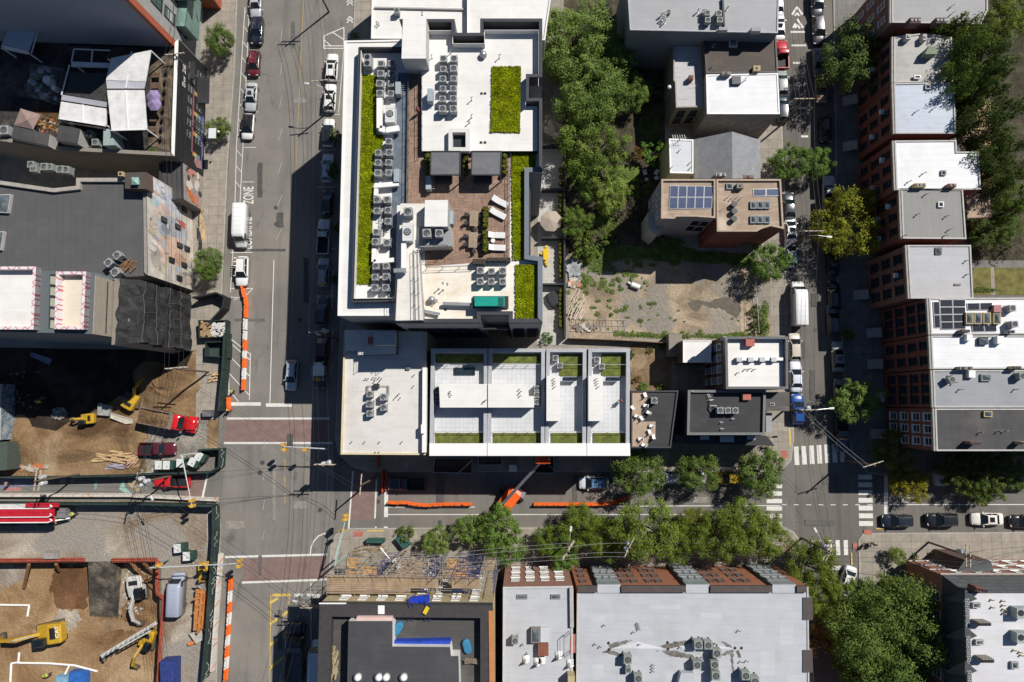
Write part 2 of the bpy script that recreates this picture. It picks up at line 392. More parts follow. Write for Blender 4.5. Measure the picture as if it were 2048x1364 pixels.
block('pavement',[(-300,-140),(480,-140),(470,140),(456,330),(443,620),(438,828),(434,838),(-300,838)],walkc)
block('pavement',[(414,1004),(436,1004),(442,1050),(430,1520),(338,1520),(338,1100),(414,1100)],walkc)

KB=.125
def mk(name,px,wd=.12,mat=None,z=.030,closed=False):
    """painted line along a photo polyline"""
    pts=PP(px);mb=MB()
    for a,b in zip(pts,pts[1:]+(pts[:1]if closed else[])):
        if a is b:continue
        d=(b-a).normalized()*wd/2;n=Vector((-d.y,d.x,0));mb.quad(*[Vector((q.x,q.y,z))for q in(a-n-d,b-n+d,b+n+d,a+n-d)]);z+=.0015
    return tag(mb.build(name,mat or white),kind='structure')
def mks(name,segs,wd=.12,mat=None,z=.030):
    mb=MB()
    for s_ in segs:
        a,b=PP(s_);d=(b-a).normalized()*wd/2;n=Vector((-d.y,d.x,0));mb.quad(*[Vector((q.x,q.y,z))for q in(a-n,b-n,b+n,a+n)]);z+=.0004
    return tag(mb.build(name,mat or white),kind='structure')
def sq(name,px,mat,z):return sheet(name,px,mat,z)

sq('brick_crosswalk',[(452,840),(656,840),(656,883),(447,884)],redbrick,.026)
sq('brick_crosswalk',[(489,1118),(652,1112),(655,1157),(485,1163)],redbrick,.0265)
sq('brick_crosswalk',[(373,944),(411,945),(402,1000),(368,997)],redbrick,.0262)
sq('brick_crosswalk',[(705,940),(751,940),(748,1041),(701,1039)],redbrick,.0267)
mks('road_line',[((454,837),(660,837)),((448,886),(665,886)),((450,1114),(654,1109)),((484,1165),(658,1159)),((416,944),(404,1001))],.32)
mks('road_line',[((706,942),(697,1062)),((753,958),(750,1037)),((752,1053),(751,1060))],.25,z=.0315)
mks('stop_line',[((773,962),(772,1034)),((1772,950),(1772,1036)),((1655,1135),(1702,1136)),((772,1053),(771,1060))],.6,z=.031)
mks('stop_line',[((459,808),(522,808)),((532,810),(584,810))],.55,z=.0318)
mks('lane_line',[((548,520),(540,806)),((772,1029),(1557,1029)),((1068,1013),(1560,1011)),((1777,1009),(2060,1009)),((776,1014),(950,1014)),((622,1166),(622,1282))],.13,z=.0325)
mks('lane_line',[((1563+24.5*i,1009.5),(1573+24.5*i,1009.5))for i in range(8)],.12,z=.033)
mks('lane_line',[((564,60+66*i),(562-1.5*i,84+66*i))for i in range(7)]+[((529,880+60*i),(528-i,900+60*i))for i in range(4)],.1,fadedw,.0335)
mks('yellow_line',[((608,-20),(592,330)),((592,330),(586,560)),((586,560),(583,700))],.13,fadedy,.032)
mks('yellow_line',[((570,885+34*i),(569.5,905+34*i))for i in range(4)],.2,fadedy,.0322)
mk('parking_line',[(490,15),(473,295),(470,408)],.11)
mk('parking_line',[(499,15),(486,295),(480,408)],.11,z=.0345)
mks('parking_line',[((490-1.7*i,22+31*i),(498-1.55*i,34+31*i))for i in range(12)]+[((505-.055*y,y),(529-.055*y,y))for y in(20,88,155,224,295,364)],.1,z=.036)
mks('parking_line',[((466,500),(461,585)),((461,505),(505,505)),((462,577),(506,577)),((506,577),(488,595)),((462,594),(477,596)),((468,600),(488,590))],.11,z=.0365)
mks('parking_line',[((458,675),(499,707)),((458,677),(458,795)),((501,706),(499,800)),((458,711),(499,752)),((458,746),(498,790)),((458,780),(477,803)),((459,684),(500,720))],.13,z=.037)
mks('parking_line',[((648,72),(688,55)),((688,55),(688,98)),((688,97),(647,97)),((648,97),(648,72)),((648,80),(662,92)),((664,64),(687,79)),((649,92),(686,92))],.16,z=.0375)
mks('parking_line',[((688,100),(677,226)),((645,153),(644,168)),((644,161),(678,161)),((641,229),(680,229)),((638,300),(672,300)),((636,374),(670,374)),((632,498),(672,498)),((631,592),(668,592)),((666,540),(664,615)),((664,730),(662,750)),((666,660),(664,700))],.1,z=.038)
mks('bike_arrow',[s_ for y in(-2,33,65)for s_ in(((694,y+7),(700,y)),((700,y),(706,y+7)),((694,y+13),(700,y+6)),((700,y+6),(706,y+13)))],.2,z=.0385)
mk('bus_bay_arc',[(621,1108),(622,1096),(627,1083),(637,1072),(655,1064)],.18,z=.04)
mks('bus_bay_line',[((589,1190),(606,1190)),((613,1190),(640,1192))],.45,z=.0392)
mks('bus_bay_line',[((545,1190),(581,1190)),((540,1248),(578,1222)),((540,1206),(556,1196)),((540,1290),(576,1262)),((540,1336),(576,1308)),((540,1382),(576,1354))],.4,yellow,.0396)
mks('bus_bay_line',[((542,1190),(539,1400)),((579,1192),(577,1236))],.12,yellow,.0412)
for nm,pts,wd in(('zebra_crossing',[((1592+15.2*i,893-i),(1594+15.2*i,930-i))for i in range(7)],.72),('zebra_crossing',[((1716+.3*i,954+15.5*i),(1744+.3*i,954+15.5*i))for i in range(7)],.72),
('zebra_crossing',[((1533,972+15*i),(1564,972+15*i))for i in range(6)],.65),('zebra_crossing',[((1627+16*i,1080),(1630+15.5*i,1110))for i in range(5)],.62)):mks(nm,pts,wd,z=.0415)
mks('road_line',[((1581,64),(1611,64)),((1583,91),(1612,91)),((1586,126),(1608,126)),((1591,167),(1614,167)),((1595,216),(1614,216)),((1602,273),(1616,273))],.32,z=.034)
mks('bike_arrow',[((1584,30),(1594,14)),((1594,14),(1605,30)),((1590,32),(1594,26)),((1594,26),(1599,32)),((1594,38),(1606,56)),((1586,56),(1591,47)),((1590,56),(1594,50)),((1594,50),(1600,57))],.33,z=.042)
def lettering(txt,px,hgt,length,rot,mat,z=.034,h=0.0,name='road_lettering',parent=None,M4=None):
    cu=bpy.data.curves.new('txt','FONT');cu.body=txt;cu.align_x='CENTER';cu.align_y='CENTER';cu.size=1.0;cu.offset=.012
    t=bpy.data.objects.new('txt',cu);COL.objects.link(t);bpy.context.view_layer.update()
    me=bpy.data.meshes.new_from_object(t.evaluated_get(bpy.context.evaluated_depsgraph_get()));bpy.data.objects.remove(t);bpy.data.curves.remove(cu)
    xs=[v.co.x for v in me.vertices];ys=[v.co.y for v in me.vertices];wx,wy=max(xs)-min(xs),max(ys)-min(ys);cx,cy=(max(xs)+min(xs))/2,(max(ys)+min(ys))/2
    for v in me.vertices:v.co=((v.co.x-cx)/wx*length,(v.co.y-cy)/wy*hgt,0)
    me.materials.clear();me.materials.append(mat);me.name=name
    o=bpy.data.objects.new(name,me);COL.objects.link(o)
    if M4 is not None:o.matrix_world=M4
    else:p=P(px[0],px[1],h);o.location=(p.x,p.y,z if h==0 else h+.02);o.rotation_euler=(0,0,rot)
    if parent:
        off=OFF.get(parent.name,Vector());o.location=o.location-off;o.parent=parent;KIDS.setdefault(parent.name,[]).append(o)
    OFF[o.name]=Vector();return o
tag(lettering('ZONE',(497,391),1.7,2.9,R(92),white),kind='structure')
tag(lettering('LOADING',(494,466),1.7,5.2,R(92),white),kind='structure')
tag(lettering('STOP',(1816,990),2.2,2.3,R(90),white,.043),kind='structure')
# coloured street painting west of the avenue: plain patches of blue, coral, mint and yellow
def patch(px,col,nm='painted_patch',z=None):return sheet(nm,px,M('street paint %d'%(hash(col)%999),col,.85,.25,2.2,stain=.4,stain_col=(.18,.17,.15)),z)
ZC[0]=.0225
patch([(-20,958),(62,956),(66,972),(-20,978)],(.17,.19,.28));patch([(12,975),(45,974),(42,982),(10,983)],(.4,.18,.16));patch([(64,956),(76,956),(80,971),(66,972)],(.33,.2,.18))
patch([(118,958),(132,957),(130,966),(121,967)],(.2,.3,.27));patch([(238,978),(246,957),(251,975),(262,985),(252,988)],(.27,.42,.37))
patch([(255,960),(278,959),(281,970),(278,986),(268,980),(257,970)],(.42,.34,.2));patch([(188,958),(196,957),(194,976),(188,980)],(.2,.29,.27));patch([(140,962),(150,955),(152,957),(143,966)],(.34,.28,.2))
# relaid strips, trench cuts and iron covers in the roads
ZC[0]=.0195;rq=random.Random(21)
for i,(x,y,w_,h_)in enumerate(((586,70,8,54),(560,440,14,30),(520,360,10,70),(600,200,26,12),(536,500,70,5),(500,640,60,5),(612,560,10,90),(470,1050,40,16),(520,1130,7,40),(548,980,6,120),(600,1010,30,14),(560,1260,9,80),(880,975,16,60),(1150,985,9,70),(1260,1000,14,50),(1400,1000,30,12),(1600,700,18,34),(1625,770,10,60),(1660,960,30,18),(1640,1046,60,12),(1604,150,6,70),(1840,1000,50,7),(1630,600,14,26),(580,880,12,24))):
    c=rq.choice(((.10,.095,.09),(.12,.115,.105),(.24,.225,.2),(.085,.082,.078),(.26,.24,.21)));sheet('asphalt_patch',ragged([(x-w_/2,y-h_/2),(x+w_/2,y-h_/2),(x+w_/2,y+h_/2),(x-w_/2,y+h_/2)],.8,8,i),M('patch tone %d'%(c[0]*1000),c,.9,.25,1.5))
for x,y in((552,415),(553,448),(525,925),(520,945),(756,1003),(1630,660),(1760,1000),(600,640),(571,1245),(1600,905),(640,1020),(880,1045)):mb=MB();c=P(x,y);mb.cyl((c.x,c.y,.015),(c.x,c.y,.0315),.36,n=16);struct('manhole_cover',mb,M('iron cover',(.07,.068,.065),.6,.3,6))
# pavement details
ZC[0]=KB
def psheet(name,px,mat):return sheet(name,px,mat,None,'structure',0)
for px in([(1561,902),(1573,900),(1575,915),(1564,918)],[(1573,1087),(1581,1087),(1581,1103),(1573,1103)],[(1706,1086),(1715,1086),(1714,1098),(1706,1098)],[(1728,1060),(1744,1060),(1743,1069),(1729,1069)],[(708,1063),(728,1062),(724,1073),(706,1074)]):psheet('red_paving',px,redpave)
mks('kerb_paint',[((1579,860),(1581,892)),((1751,1057),(1768,1057)),((1702,1105),(1703,1130)),((735,1061),(768,1061)),((1578,856),(1580,890))],.2,yellow,.13)

# dug ground and yards (upper sheets a few millimetres above the lower)
psheet('dirt_yard',[(-300,690),(392,700),(392,838),(340,950),(-300,955)],soil)
psheet('shade_tinted_soil',[(-300,690),(386,702),(372,735),(310,778),(285,800),(240,792),(190,822),(150,836),(112,862),(60,852),(34,856),(-300,860)],M_dirt('shade tinted soil',(.022,.017,.013),(.045,.034,.025),(.085,.066,.05),.25))  # soil coloured darker to deepen the half-built block's cast shadow on the dig
sheet('dirt_yard',[(-300,834),(436,834),(436,898),(290,940),(-300,955)],soil,.06)
psheet('gravel_yard',ragged([(296,848),(416,836),(416,905),(290,940)],7,5),M_dirt('gravel yard',(.2,.18,.155),(.31,.285,.245),(.42,.38,.32),.6))
sheet('dusty_yard',[(-300,1000),(420,1002),(418,1100),(322,1122),(-300,1128)],dust,.02)
sheet('dusty_yard',[(322,1110),(418,1100),(408,1500),(328,1500)],dust,.135)
psheet('vacant_lot',[(1136,510),(1500,505),(1540,560),(1545,672),(1136,680)],lotm)
psheet('wet_patch',ragged([(1374,606),(1392,600),(1408,601),(1418,605),(1428,598),(1448,594),(1466,598),(1480,606),(1482,622),(1474,638),(1462,630),(1440,616),(1420,617),(1405,609),(1400,620),(1388,624),(1380,614)],2,4),M('damp ground',(.095,.078,.055),.5,.3,1))
psheet('lawn',[(1205,330),(1300,330),(1300,400),(1215,400)],lawn)
psheet('garden_soil',[(1128,-60),(1330,-60),(1330,505),(1128,505)],yard)
psheet('lawn',[(1208,332),(1282,332),(1262,392),(1214,380)],lawn)
psheet('sand_garden',[(1262,688),(1342,688),(1342,782),(1262,782)],M_dirt('sandy garden',(.2,.14,.08),(.3,.215,.13),(.4,.3,.19),.4))
psheet('lawn',[(1945,535),(2200,535),(2200,590),(1945,590)],M('dry lawn',(.15,.14,.045),.95,.4,1))
psheet('garden_path',[(1981,534),(1988,534),(1991,590),(1983,590)],walkc)
psheet('garden_soil',[(1900,-80),(2400,-80),(2400,520),(1935,520)],yard)
# oval of pale sand in the garden
mb=MB();c=P(1279,729);mb.face([(c.x+1.45*math.cos(a*.2618),c.y+1.65*math.sin(a*.2618),KB+.05)for a in range(24)]);struct('sand_oval',mb,M('pale sand',(.55,.42,.25),.95,.15,3,bmp=.3))
# ---------------------------------------------------------------- building kit
roofw=M_roof('white roof sheet',(.755,.74,.705),dirt=.16)
roofw2=M_roof('bright silver roof',(.76,.765,.77),dirt=.16,w=1.0,l=12,dirt_col=(.4,.38,.34),rot=.0)
roofcream=M_roof('cream roof sheet',(.80,.765,.68),dirt=.55,dirt_col=(.55,.38,.18))
roofg=M_roof('pale grey roof',(.64,.62,.585),dirt=.3,w=1.6)
roofs=M_roof('silver grey roof',(.46,.475,.50),dirt=.22,w=1.1,l=10,dirt_col=(.22,.2,.17))
roofm=M_roof('mid grey roof',(.30,.31,.325),dirt=.2,w=1.0,l=14,dirt_col=(.16,.15,.14))
roofd=M_roof('dark felt roof',(.040,.040,.042),seam=1.35,dirt=.25,w=1.0,l=10,dirt_col=(.14,.13,.12),var=.12)
roofd2=M_roof('charcoal felt roof',(.066,.065,.066),seam=.75,dirt=.3,w=1.0,l=8,dirt_col=(.16,.145,.12),rot=1.57,var=.12)
rooft=M_roof('tan roof',(.36,.265,.19),dirt=.8,w=1.0,l=5,dirt_col=(.62,.53,.42),var=.12)
roofblue=M_roof('worn white roof',(.58,.60,.63),dirt=.35,w=1.3,dirt_col=(.25,.23,.2))
wgrey=M_brick('grey cladding panel',(.33,.33,.325),(.31,.31,.305),(.2,.2,.2),1.8,3.0,.03)
wdark=M('charcoal render',(.035,.037,.042),.7,.2)
wwhite=M('white render',(.66,.65,.62),.8,.06)
wlight=M('pale render',(.42,.41,.39),.85,.1,stain=.3)
wtaupe=M('taupe render',(.25,.225,.19),.85,.1,stain=.25)
wtan=M('tan sheathing',(.44,.36,.21),.9,.12,stain=.2)
brickr=M_brick('red brick',(.30,.085,.05),(.24,.065,.042),(.2,.12,.09))
bricko=M_brick('orange brick',(.46,.155,.07),(.40,.13,.06),(.3,.18,.12))
brickp=M_brick('faded brick',(.30,.13,.095),(.25,.11,.085),(.22,.15,.12))
brickb=M_brick('brown brick',(.16,.095,.075),(.13,.08,.065),(.12,.09,.08))
sidingg=M_brick('grey siding',(.20,.225,.235),(.19,.215,.225),(.1,.11,.12),6,.2,.02)
coping=M('stone coping',(.36,.33,.29),.8,.15)
copw=M('white metal coping',(.78,.77,.74),.5,.04)
copd=M('dark metal coping',(.05,.052,.06),.5,.1)
glassb=M_glass('brown glass',(.10,.08,.075),.2);glass=M_glass('window glass');glassg=M_glass('green glass',(.06,.11,.095),.1)
framed=M('dark frame',(.03,.03,.033),.5,.1);framew=M('white frame',(.7,.69,.66),.5,.05);frameg=M('grey frame',(.25,.26,.27),.5,.1)
metal=M('galvanised metal',(.42,.43,.44),.4,.12,metal=.6);metald=M('dark metal',(.05,.05,.055),.45,.15,metal=.3)
sedum=M('sedum mat',(.135,.19,.006),.95,.5,.9,bmp=.9);sedumy=M('mottled sedum',(.17,.19,.01),.95,.6,.55,bmp=.9)
turf=M('roof turf',(.115,.135,.03),.95,.5,1.1,bmp=.8)

def ring(mb,poly,d,z0,z1,mi=0):
    ins=inset(poly,d);n=len(poly)
    for i in range(n):
        j=(i+1)%n;a,b,c,e=poly[i],poly[j],ins[j],ins[i]
        mb.quad((a[0],a[1],z1),(b[0],b[1],z1),(c[0],c[1],z1),(e[0],e[1],z1),mi)
        mb.quad((e[0],e[1],z0),(c[0],c[1],z0),(c[0],c[1],z1),(e[0],e[1],z1),mi)
        mb.quad((a[0],a[1],z0),(b[0],b[1],z0),(b[0],b[1],z1),(a[0],a[1],z1),mi)
FADE=M('pale roof edge',(.47,.46,.44),.8,.12)
def bld(name,label,px,h,wall,roof,par=.5,pw=.3,cop=None,cat='building',base=KB-.005,group=None):
    """walls up to the deck, a roof deck and a parapet round it, from the roof outline in the photo"""
    pts=PP(px,h);poly=[(p.x,p.y)for p in pts];n=len(poly)
    root=thing(name,(sum(p[0]for p in poly)/n,sum(p[1]for p in poly)/n,base),label,cat,group)
    dk=h-par
    mb=MB();mb.prism(poly,base,dk,top=False);mb.build('wall',wall,root)
    mb=MB();mb.face([(p[0],p[1],dk)for p in poly]);mb.build('roof',roof,root)
    if par>0:mb=MB();ring(mb,poly,pw,dk+.004,h);mb.build('parapet',cop or coping,root)
    return root,poly,dk
WM={}
def winmesh(ww,wh,fm,gm,key):
    k=(round(ww,2),round(wh,2),key)
    if k in WM:return WM[k]
    mb=MB();f=.1;x,z=ww/2,wh/2
    for cx,cz,sx,sz in((0,z-f/2,ww,f),(0,-z+f/2,ww,f),(-x+f/2,0,f,wh-2*f),(x-f/2,0,f,wh-2*f),(0,0,ww-2*f,.06)):mb.box((cx,.05,cz),(sx,.1,sz),mi=0)
    mb.box((0,.1,-z-.06),(ww+.2,.24,.1),mi=0);mb.quad((-x+f,.04,-z+f),(x-f,.04,-z+f),(x-f,.04,z-f),(-x+f,.04,z-f),1)
    me=bpy.data.meshes.new('window');me.from_pydata(mb.v,[],mb.f);me.materials.append(fm);me.materials.append(gm);me.polygons.foreach_set('material_index',mb.m);me.update();WM[k]=me;return me
def wins(root,poly,i,zs,n,ww=1.1,wh=1.7,fm=None,gm=None,key='d',t0=.06,t1=.94,skip=(),ts=None,name='window'):
    """n windows across wall i of the outline on each level"""
    a,b=Vector(poly[i][:2]),Vector(poly[(i+1)%len(poly)][:2]);d=(b-a).normalized();A=sum(poly[k][0]*poly[(k+1)%len(poly)][1]-poly[(k+1)%len(poly)][0]*poly[k][1]for k in range(len(poly)))
    nrm=Vector((d.y,-d.x))*(1 if A>0 else-1);me=winmesh(ww,wh,fm or framed,gm or glass,key);off=OFF[root.name]
    for z in zs:
        for k,t in enumerate(ts or[t0+(t1-t0)*(k+.5)/n for k in range(n)]):
            if(round(z,2),k)in skip:continue
            p=a+(b-a)*t+nrm*.012;o=bpy.data.objects.new(name,me);COL.objects.link(o);o.parent=root;KIDS.setdefault(root.name,[]).append(o)
            o.location=Vector((p.x,p.y,z))-off;o.rotation_euler=(0,0,math.atan2(-nrm.x,nrm.y));OFF[o.name]=Vector()
def rbox(root,name,px,z0,z1,mats,cap=None):
    """box on a roof, from the outline of its top in the photo"""
    mb=MB();mb.prism([(p.x,p.y)for p in PP(px,z1)],z0,z1,0,True,False,1 if cap else None);return mb.build(name,[mats,cap]if cap else mats,root)
def rect(x0,y0,x1,y1):return[(x0,y0),(x1,y0),(x1,y1),(x0,y1)]
def deck(root,name,px,z,mat):mb=MB();mb.face(PP(px,z));return mb.build(name,mat,root)
def vents(root,pts,z,ht=.7,r=.07,mat=None):
    for x,y in pts:
        p=P(x,y,z+ht);q=Vector((p.x,p.y,z));mb=MB();mb.cyl(q,q+Vector((0,0,ht)),r,n=6);mb.cyl(q+Vector((0,0,ht)),q+Vector((.22,.06,ht+.08)),r,n=6);mb.cyl(q,q+Vector((0,0,.1)),r*2.2,r,8);mb.build('vent_pipe',mat or metal,root)
def drains(root,pts,z):
    for x,y in pts:p=P(x,y,z);mb=MB();mb.cyl((p.x,p.y,z),(p.x,p.y,z+.09),.2,.16,10);mb.build('roof_drain',metald,root)
def skylight(root,px,z,ht=.4,fm=None):
    pts=PP(px,z+ht);mb=MB();poly=[(p.x,p.y)for p in pts];mb.prism(poly,z,z+ht,0,False);ring(mb,poly,.12,z+ht-.05,z+ht,0);ins=inset(poly,.12)
    c=sum((Vector(p)for p in ins),Vector((0,0)))/len(ins);k=len(mb.v);n=len(ins);mb.add([(p[0],p[1],z+ht)for p in ins]+[(c.x,c.y,z+ht+.28)],[(i,(i+1)%n,n)for i in range(n)],1);mb.build('skylight',[fm or frameg,M_glass('skylight glass',(.10,.12,.13),.15)],root)
def chimney(root,px,z,ht,mat,pots=3):
    pts=[(p.x,p.y)for p in PP(px,z+ht)];mb=MB();mb.prism(pts,z,z+ht,0);a,b=(Vector(pts[0])+Vector(pts[3]))/2,(Vector(pts[1])+Vector(pts[2]))/2
    for k in range(pots):q=a+(b-a)*(k+.5)/pots;mb.box((q.x,q.y,z+ht+.06),(.3,.3,.12),mi=1)
    mb.build('chimney',[mat,metald],root)

# ---------------------------------------------------------------- the tall apartment building with green roofs
ZT=20.0
OUT=[(688,79),(803,77),(803,53),(912,53),(912,80),(962,80),(962,52),(1084,52),(1084,167),(1058,167),(1058,208),(1084,208),(1084,347),(1058,347),(1058,512),(1085,516),(1085,646),(1018,646),(1018,631),(962,631),(962,646),(789,646),(789,631),(674,631)]
pts=PP(OUT,20.4);MP=[(p.x,p.y)for p in pts]
apt=thing('apartment_building',(MP[0][0],MP[0][1],KB),'tall white-roofed apartment building with long green roof strips and a brick-paved terrace','building')
mb=MB();mb.prism(MP,KB-.005,ZT,0,top=False);mb.build('wall',wgrey,apt)
mb=MB();mb.face([(p[0],p[1],ZT)for p in MP]);mb.build('roof',roofw,apt)
def run(root,name,idx,z0,z1,th,mat,poly):
    """parapet along some edges of the outline, set just inside"""
    mb=MB();A=sum(poly[k][0]*poly[(k+1)%len(poly)][1]-poly[(k+1)%len(poly)][0]*poly[k][1]for k in range(len(poly)));sg=1 if A>0 else-1;ins=inset(poly,th)
    for i in idx:
        j=(i+1)%len(poly);a,b,c,d=poly[i],poly[j],ins[j],ins[i]
        mb.hexa([(a[0],a[1],z0),(b[0],b[1],z0),(c[0],c[1],z0),(d[0],d[1],z0),(a[0],a[1],z1),(b[0],b[1],z1),(c[0],c[1],z1),(d[0],d[1],z1)])
    return mb.build(name,mat,root)
run(apt,'parapet',range(2,12),ZT-.3,22.2,.42,copd,MP);run(apt,'parapet',range(12,16),ZT-.3,21.0,.6,M('slate grey coping',(.16,.18,.21),.5,.08),MP);run(apt,'parapet',range(16,21),ZT-.3,20.9,.5,copd,MP)
run(apt,'roof_edge',[0,21,22,23],ZT-.3,20.14,.25,copw,MP)
def wall_line(root,name,px,z0,z1,th,mat):
    mb=MB();p=PP(px,z1);
    for a,b in zip(p,p[1:]):mb.beam(Vector((a.x,a.y,(z0+z1)/2)),Vector((b.x,b.y,(z0+z1)/2)),th,z1-z0)
    return mb.build(name,mat,root)
wall_line(apt,'inner_parapet',[(804,95),(718,95),(704,603),(789,601)],ZT+.01,21.25,.2,copd)
# inside faces of the tall parapets are white
def liner(px,z0,z1):wall_line(apt,'parapet_lining',px,z0,z1,.05,wwhite)
liner([(857,61),(905,61),(905,87),(969,87),(969,60),(1077,60),(1077,172)],21.0,22.1)
liner([(1051,168),(1051,210)],21.0,22.1);liner([(1077,216),(1077,340),(1051,341),(1051,516),(1078,520),(1078,636)],20.02,20.9)
liner([(722,100),(708,597),(784,596)],ZT+.02,21.15)
# raised white roof north, herringbone terrace, stair building south-west
rbox(apt,'upper_roof',[(843,142),(858,142),(858,64),(906,64),(906,90),(968,90),(968,64),(1075,64),(1075,162),(1050,162),(1050,212),(1075,212),(1075,302),(843,302)],ZT+.01,21.0,wdark,roofw)
paver=M_brick('brick pavers',(.36,.245,.175),(.28,.18,.13),(.16,.11,.085),.5,.5,.015,wall=False,var=.35,rot=.03,off=0)
nt=paver.node_tree # turn every other square, as basket-weave pavers lie
bq=nt.nodes['Principled BSDF']
v=vec(nt,rot=.03);ck=N(nt,'ShaderNodeTexChecker');ck.inputs['Scale'].default_value=1/.62;nt.links.new(v,ck.inputs[0])
W1,W2=N(nt,'ShaderNodeTexBrick'),N(nt,'ShaderNodeTexBrick')
for wv,rt in((W1,0),(W2,math.pi/2)):
    mp=N(nt,'ShaderNodeMapping');mp.inputs['Rotation'].default_value=(0,0,rt);nt.links.new(v,mp.inputs[0]);nt.links.new(mp.outputs[0],wv.inputs['Vector'])
    wv.inputs['Scale'].default_value=1;wv.inputs['Brick Width'].default_value=.62;wv.inputs['Row Height'].default_value=.155;wv.inputs['Mortar Size'].default_value=.012;wv.offset=0
    wv.inputs['Color1'].default_value=c4((.40,.265,.19));wv.inputs['Color2'].default_value=c4((.25,.165,.12));wv.inputs['Mortar'].default_value=c4((.13,.09,.07))
nz,nr=noise_col(nt,v,(1,1,1),.3,.6);nr.color_ramp.elements[1].color=(1,1,1,1)
nt.links.new(mix(nt,1.0,mix(nt,ck.outputs[1],W1.outputs[0],W2.outputs[0]),nr.outputs[0],'MULTIPLY'),bq.inputs['Base Color'])
deck(apt,'paved_terrace',[(816,130),(842,130),(842,305),(1020,305),(1018,520),(850,533),(850,410),(815,410)],ZT+.03,paver)
deck(apt,'dark_walkway',[(797,145),(816,145),(814,410),(794,410),(790,590),(774,600),(784,400),(788,240)],ZT+.03,M('slate membrane',(.12,.15,.185),.5,.25,1))
wall_line(apt,'terrace_kerb',[(817,140),(814,408)],ZT+.02,20.5,.2,wtaupe)
rbox(apt,'stair_roof',[(801,407),(852,407),(852,492),(837,500),(846,640),(791,641),(795,560)],ZT+.01,22.0,wlight,M_roof('stained stair roof',(.74,.71,.65),dirt=.3,w=1.5))
rbox(apt,'bulkhead',[(806,32),(852,32),(852,117),(803,117)],ZT,24.2,M('bulkhead render',(.5,.49,.46),.8,.06),roofw)
mb=MB();a,b=P(822,124,22),P(845,124,22);mb.hexa([(a.x,a.y-.05,ZT+.05),(b.x,b.y-.05,ZT+.05),(b.x,b.y,ZT+.05),(a.x,a.y,ZT+.05),(a.x,a.y-.05,22.2),(b.x,b.y-.05,22.2),(b.x,b.y,22.2),(a.x,a.y,22.2)]);mb.build('door',framed,apt)
rbox(apt,'bulkhead',[(850,400),(896,400),(895,453),(849,453)],ZT,24.0,M('grey bulkhead panel',(.40,.40,.39),.6,.06),roofw)
rbox(apt,'lower_bulkhead',[(838,453),(902,453),(904,492),(838,494)],ZT,22.3,M('tan bulkhead render',(.46,.42,.36),.85,.08),roofm)
# open shaft
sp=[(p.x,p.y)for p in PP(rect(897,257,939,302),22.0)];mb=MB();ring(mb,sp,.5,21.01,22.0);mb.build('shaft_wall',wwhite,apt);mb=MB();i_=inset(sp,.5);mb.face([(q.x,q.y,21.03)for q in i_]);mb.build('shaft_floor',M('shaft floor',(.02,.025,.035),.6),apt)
def green(root,name,px,z,mat,ht=.14):mb=MB();mb.prism([(p.x,p.y)for p in PP(px,z+ht)],z,z+ht);return mb.build(name,mat,root)
green(apt,'sedum_bed',[(724,150),(753,150),(752,268),(767,271),(763,304),(748,312),(742,568),(713,568)],ZT+.02,sedum)
green(apt,'sedum_bed',[(984,133),(1042,133),(1040,265),(981,264)],21.01,sedumy)
green(apt,'sedum_bed',[(1023,306),(1071,306),(1071,342),(1048,344),(1046,520),(1026,520)],ZT+.02,sedum)
green(apt,'sedum_bed',rect(1031,530,1073,638),ZT+.02,sedum)
def tufts(root,px,z,n,mat,ls=.22,seed=3):
    q=random.Random(seed);p=PP(px,z);xs,ys=[v_.x for v_ in p],[v_.y for v_ in p];vs,fs=[],[];m_=len(p)
    while len(fs)<n:
        x,y=q.uniform(min(xs),max(xs)),q.uniform(min(ys),max(ys));c_=False
        for i in range(m_):
            a_,b_=p[i],p[i-1]
            if(a_.y>y)!=(b_.y>y)and x<(b_.x-a_.x)*(y-a_.y)/(b_.y-a_.y)+a_.x:c_=not c_
        if not c_:continue
        n_=Vector((q.gauss(0,.5),q.gauss(0,.5),1)).normalized();t=(Matrix.Rotation(q.uniform(0,6.28),3,n_)@n_.orthogonal().normalized())*ls*q.uniform(.5,1.3);b_=n_.cross(t)*.7;v_=Vector((x,y,z+q.uniform(.02,.14)));o=len(vs);vs+=[v_-t*.5,v_+b_*.5,v_+t*.5,v_-b_*.5];fs.append((o,o+1,o+2,o+3))
    mb=MB();mb.add(vs,fs);o=mb.build('sedum_tufts',mat,root);o['kind']='stuff'
BEDS=[(apt,[(724,150),(753,150),(752,268),(767,271),(763,304),(748,312),(742,568),(713,568)],ZT+.16,5200),(apt,[(984,133),(1042,133),(1040,265),(981,264)],21.15,3600),(apt,[(1023,306),(1071,306),(1071,342),(1048,344),(1046,520),(1026,520)],ZT+.16,3000),(apt,rect(1031,530,1073,638),ZT+.16,2400)]
sd1,sd2=M('sedum sprigs',(.175,.215,.004),.95,.65,.8,spec=.03,fine=False),M('sedum sprigs dry',(.17,.13,.012),.95,.6,1.5,spec=.03)
for k,(r_,px,z,n)in enumerate(BEDS):tufts(r_,px,z,n,sd1,.24,k);tufts(r_,px,z,n//6,sd2,.2,k+9)
deck(apt,'cream_roof',[(851,534),(1027,528),(1027,642),(1018,642),(1018,626),(960,626),(960,642),(847,642)],ZT+.022,roofcream)
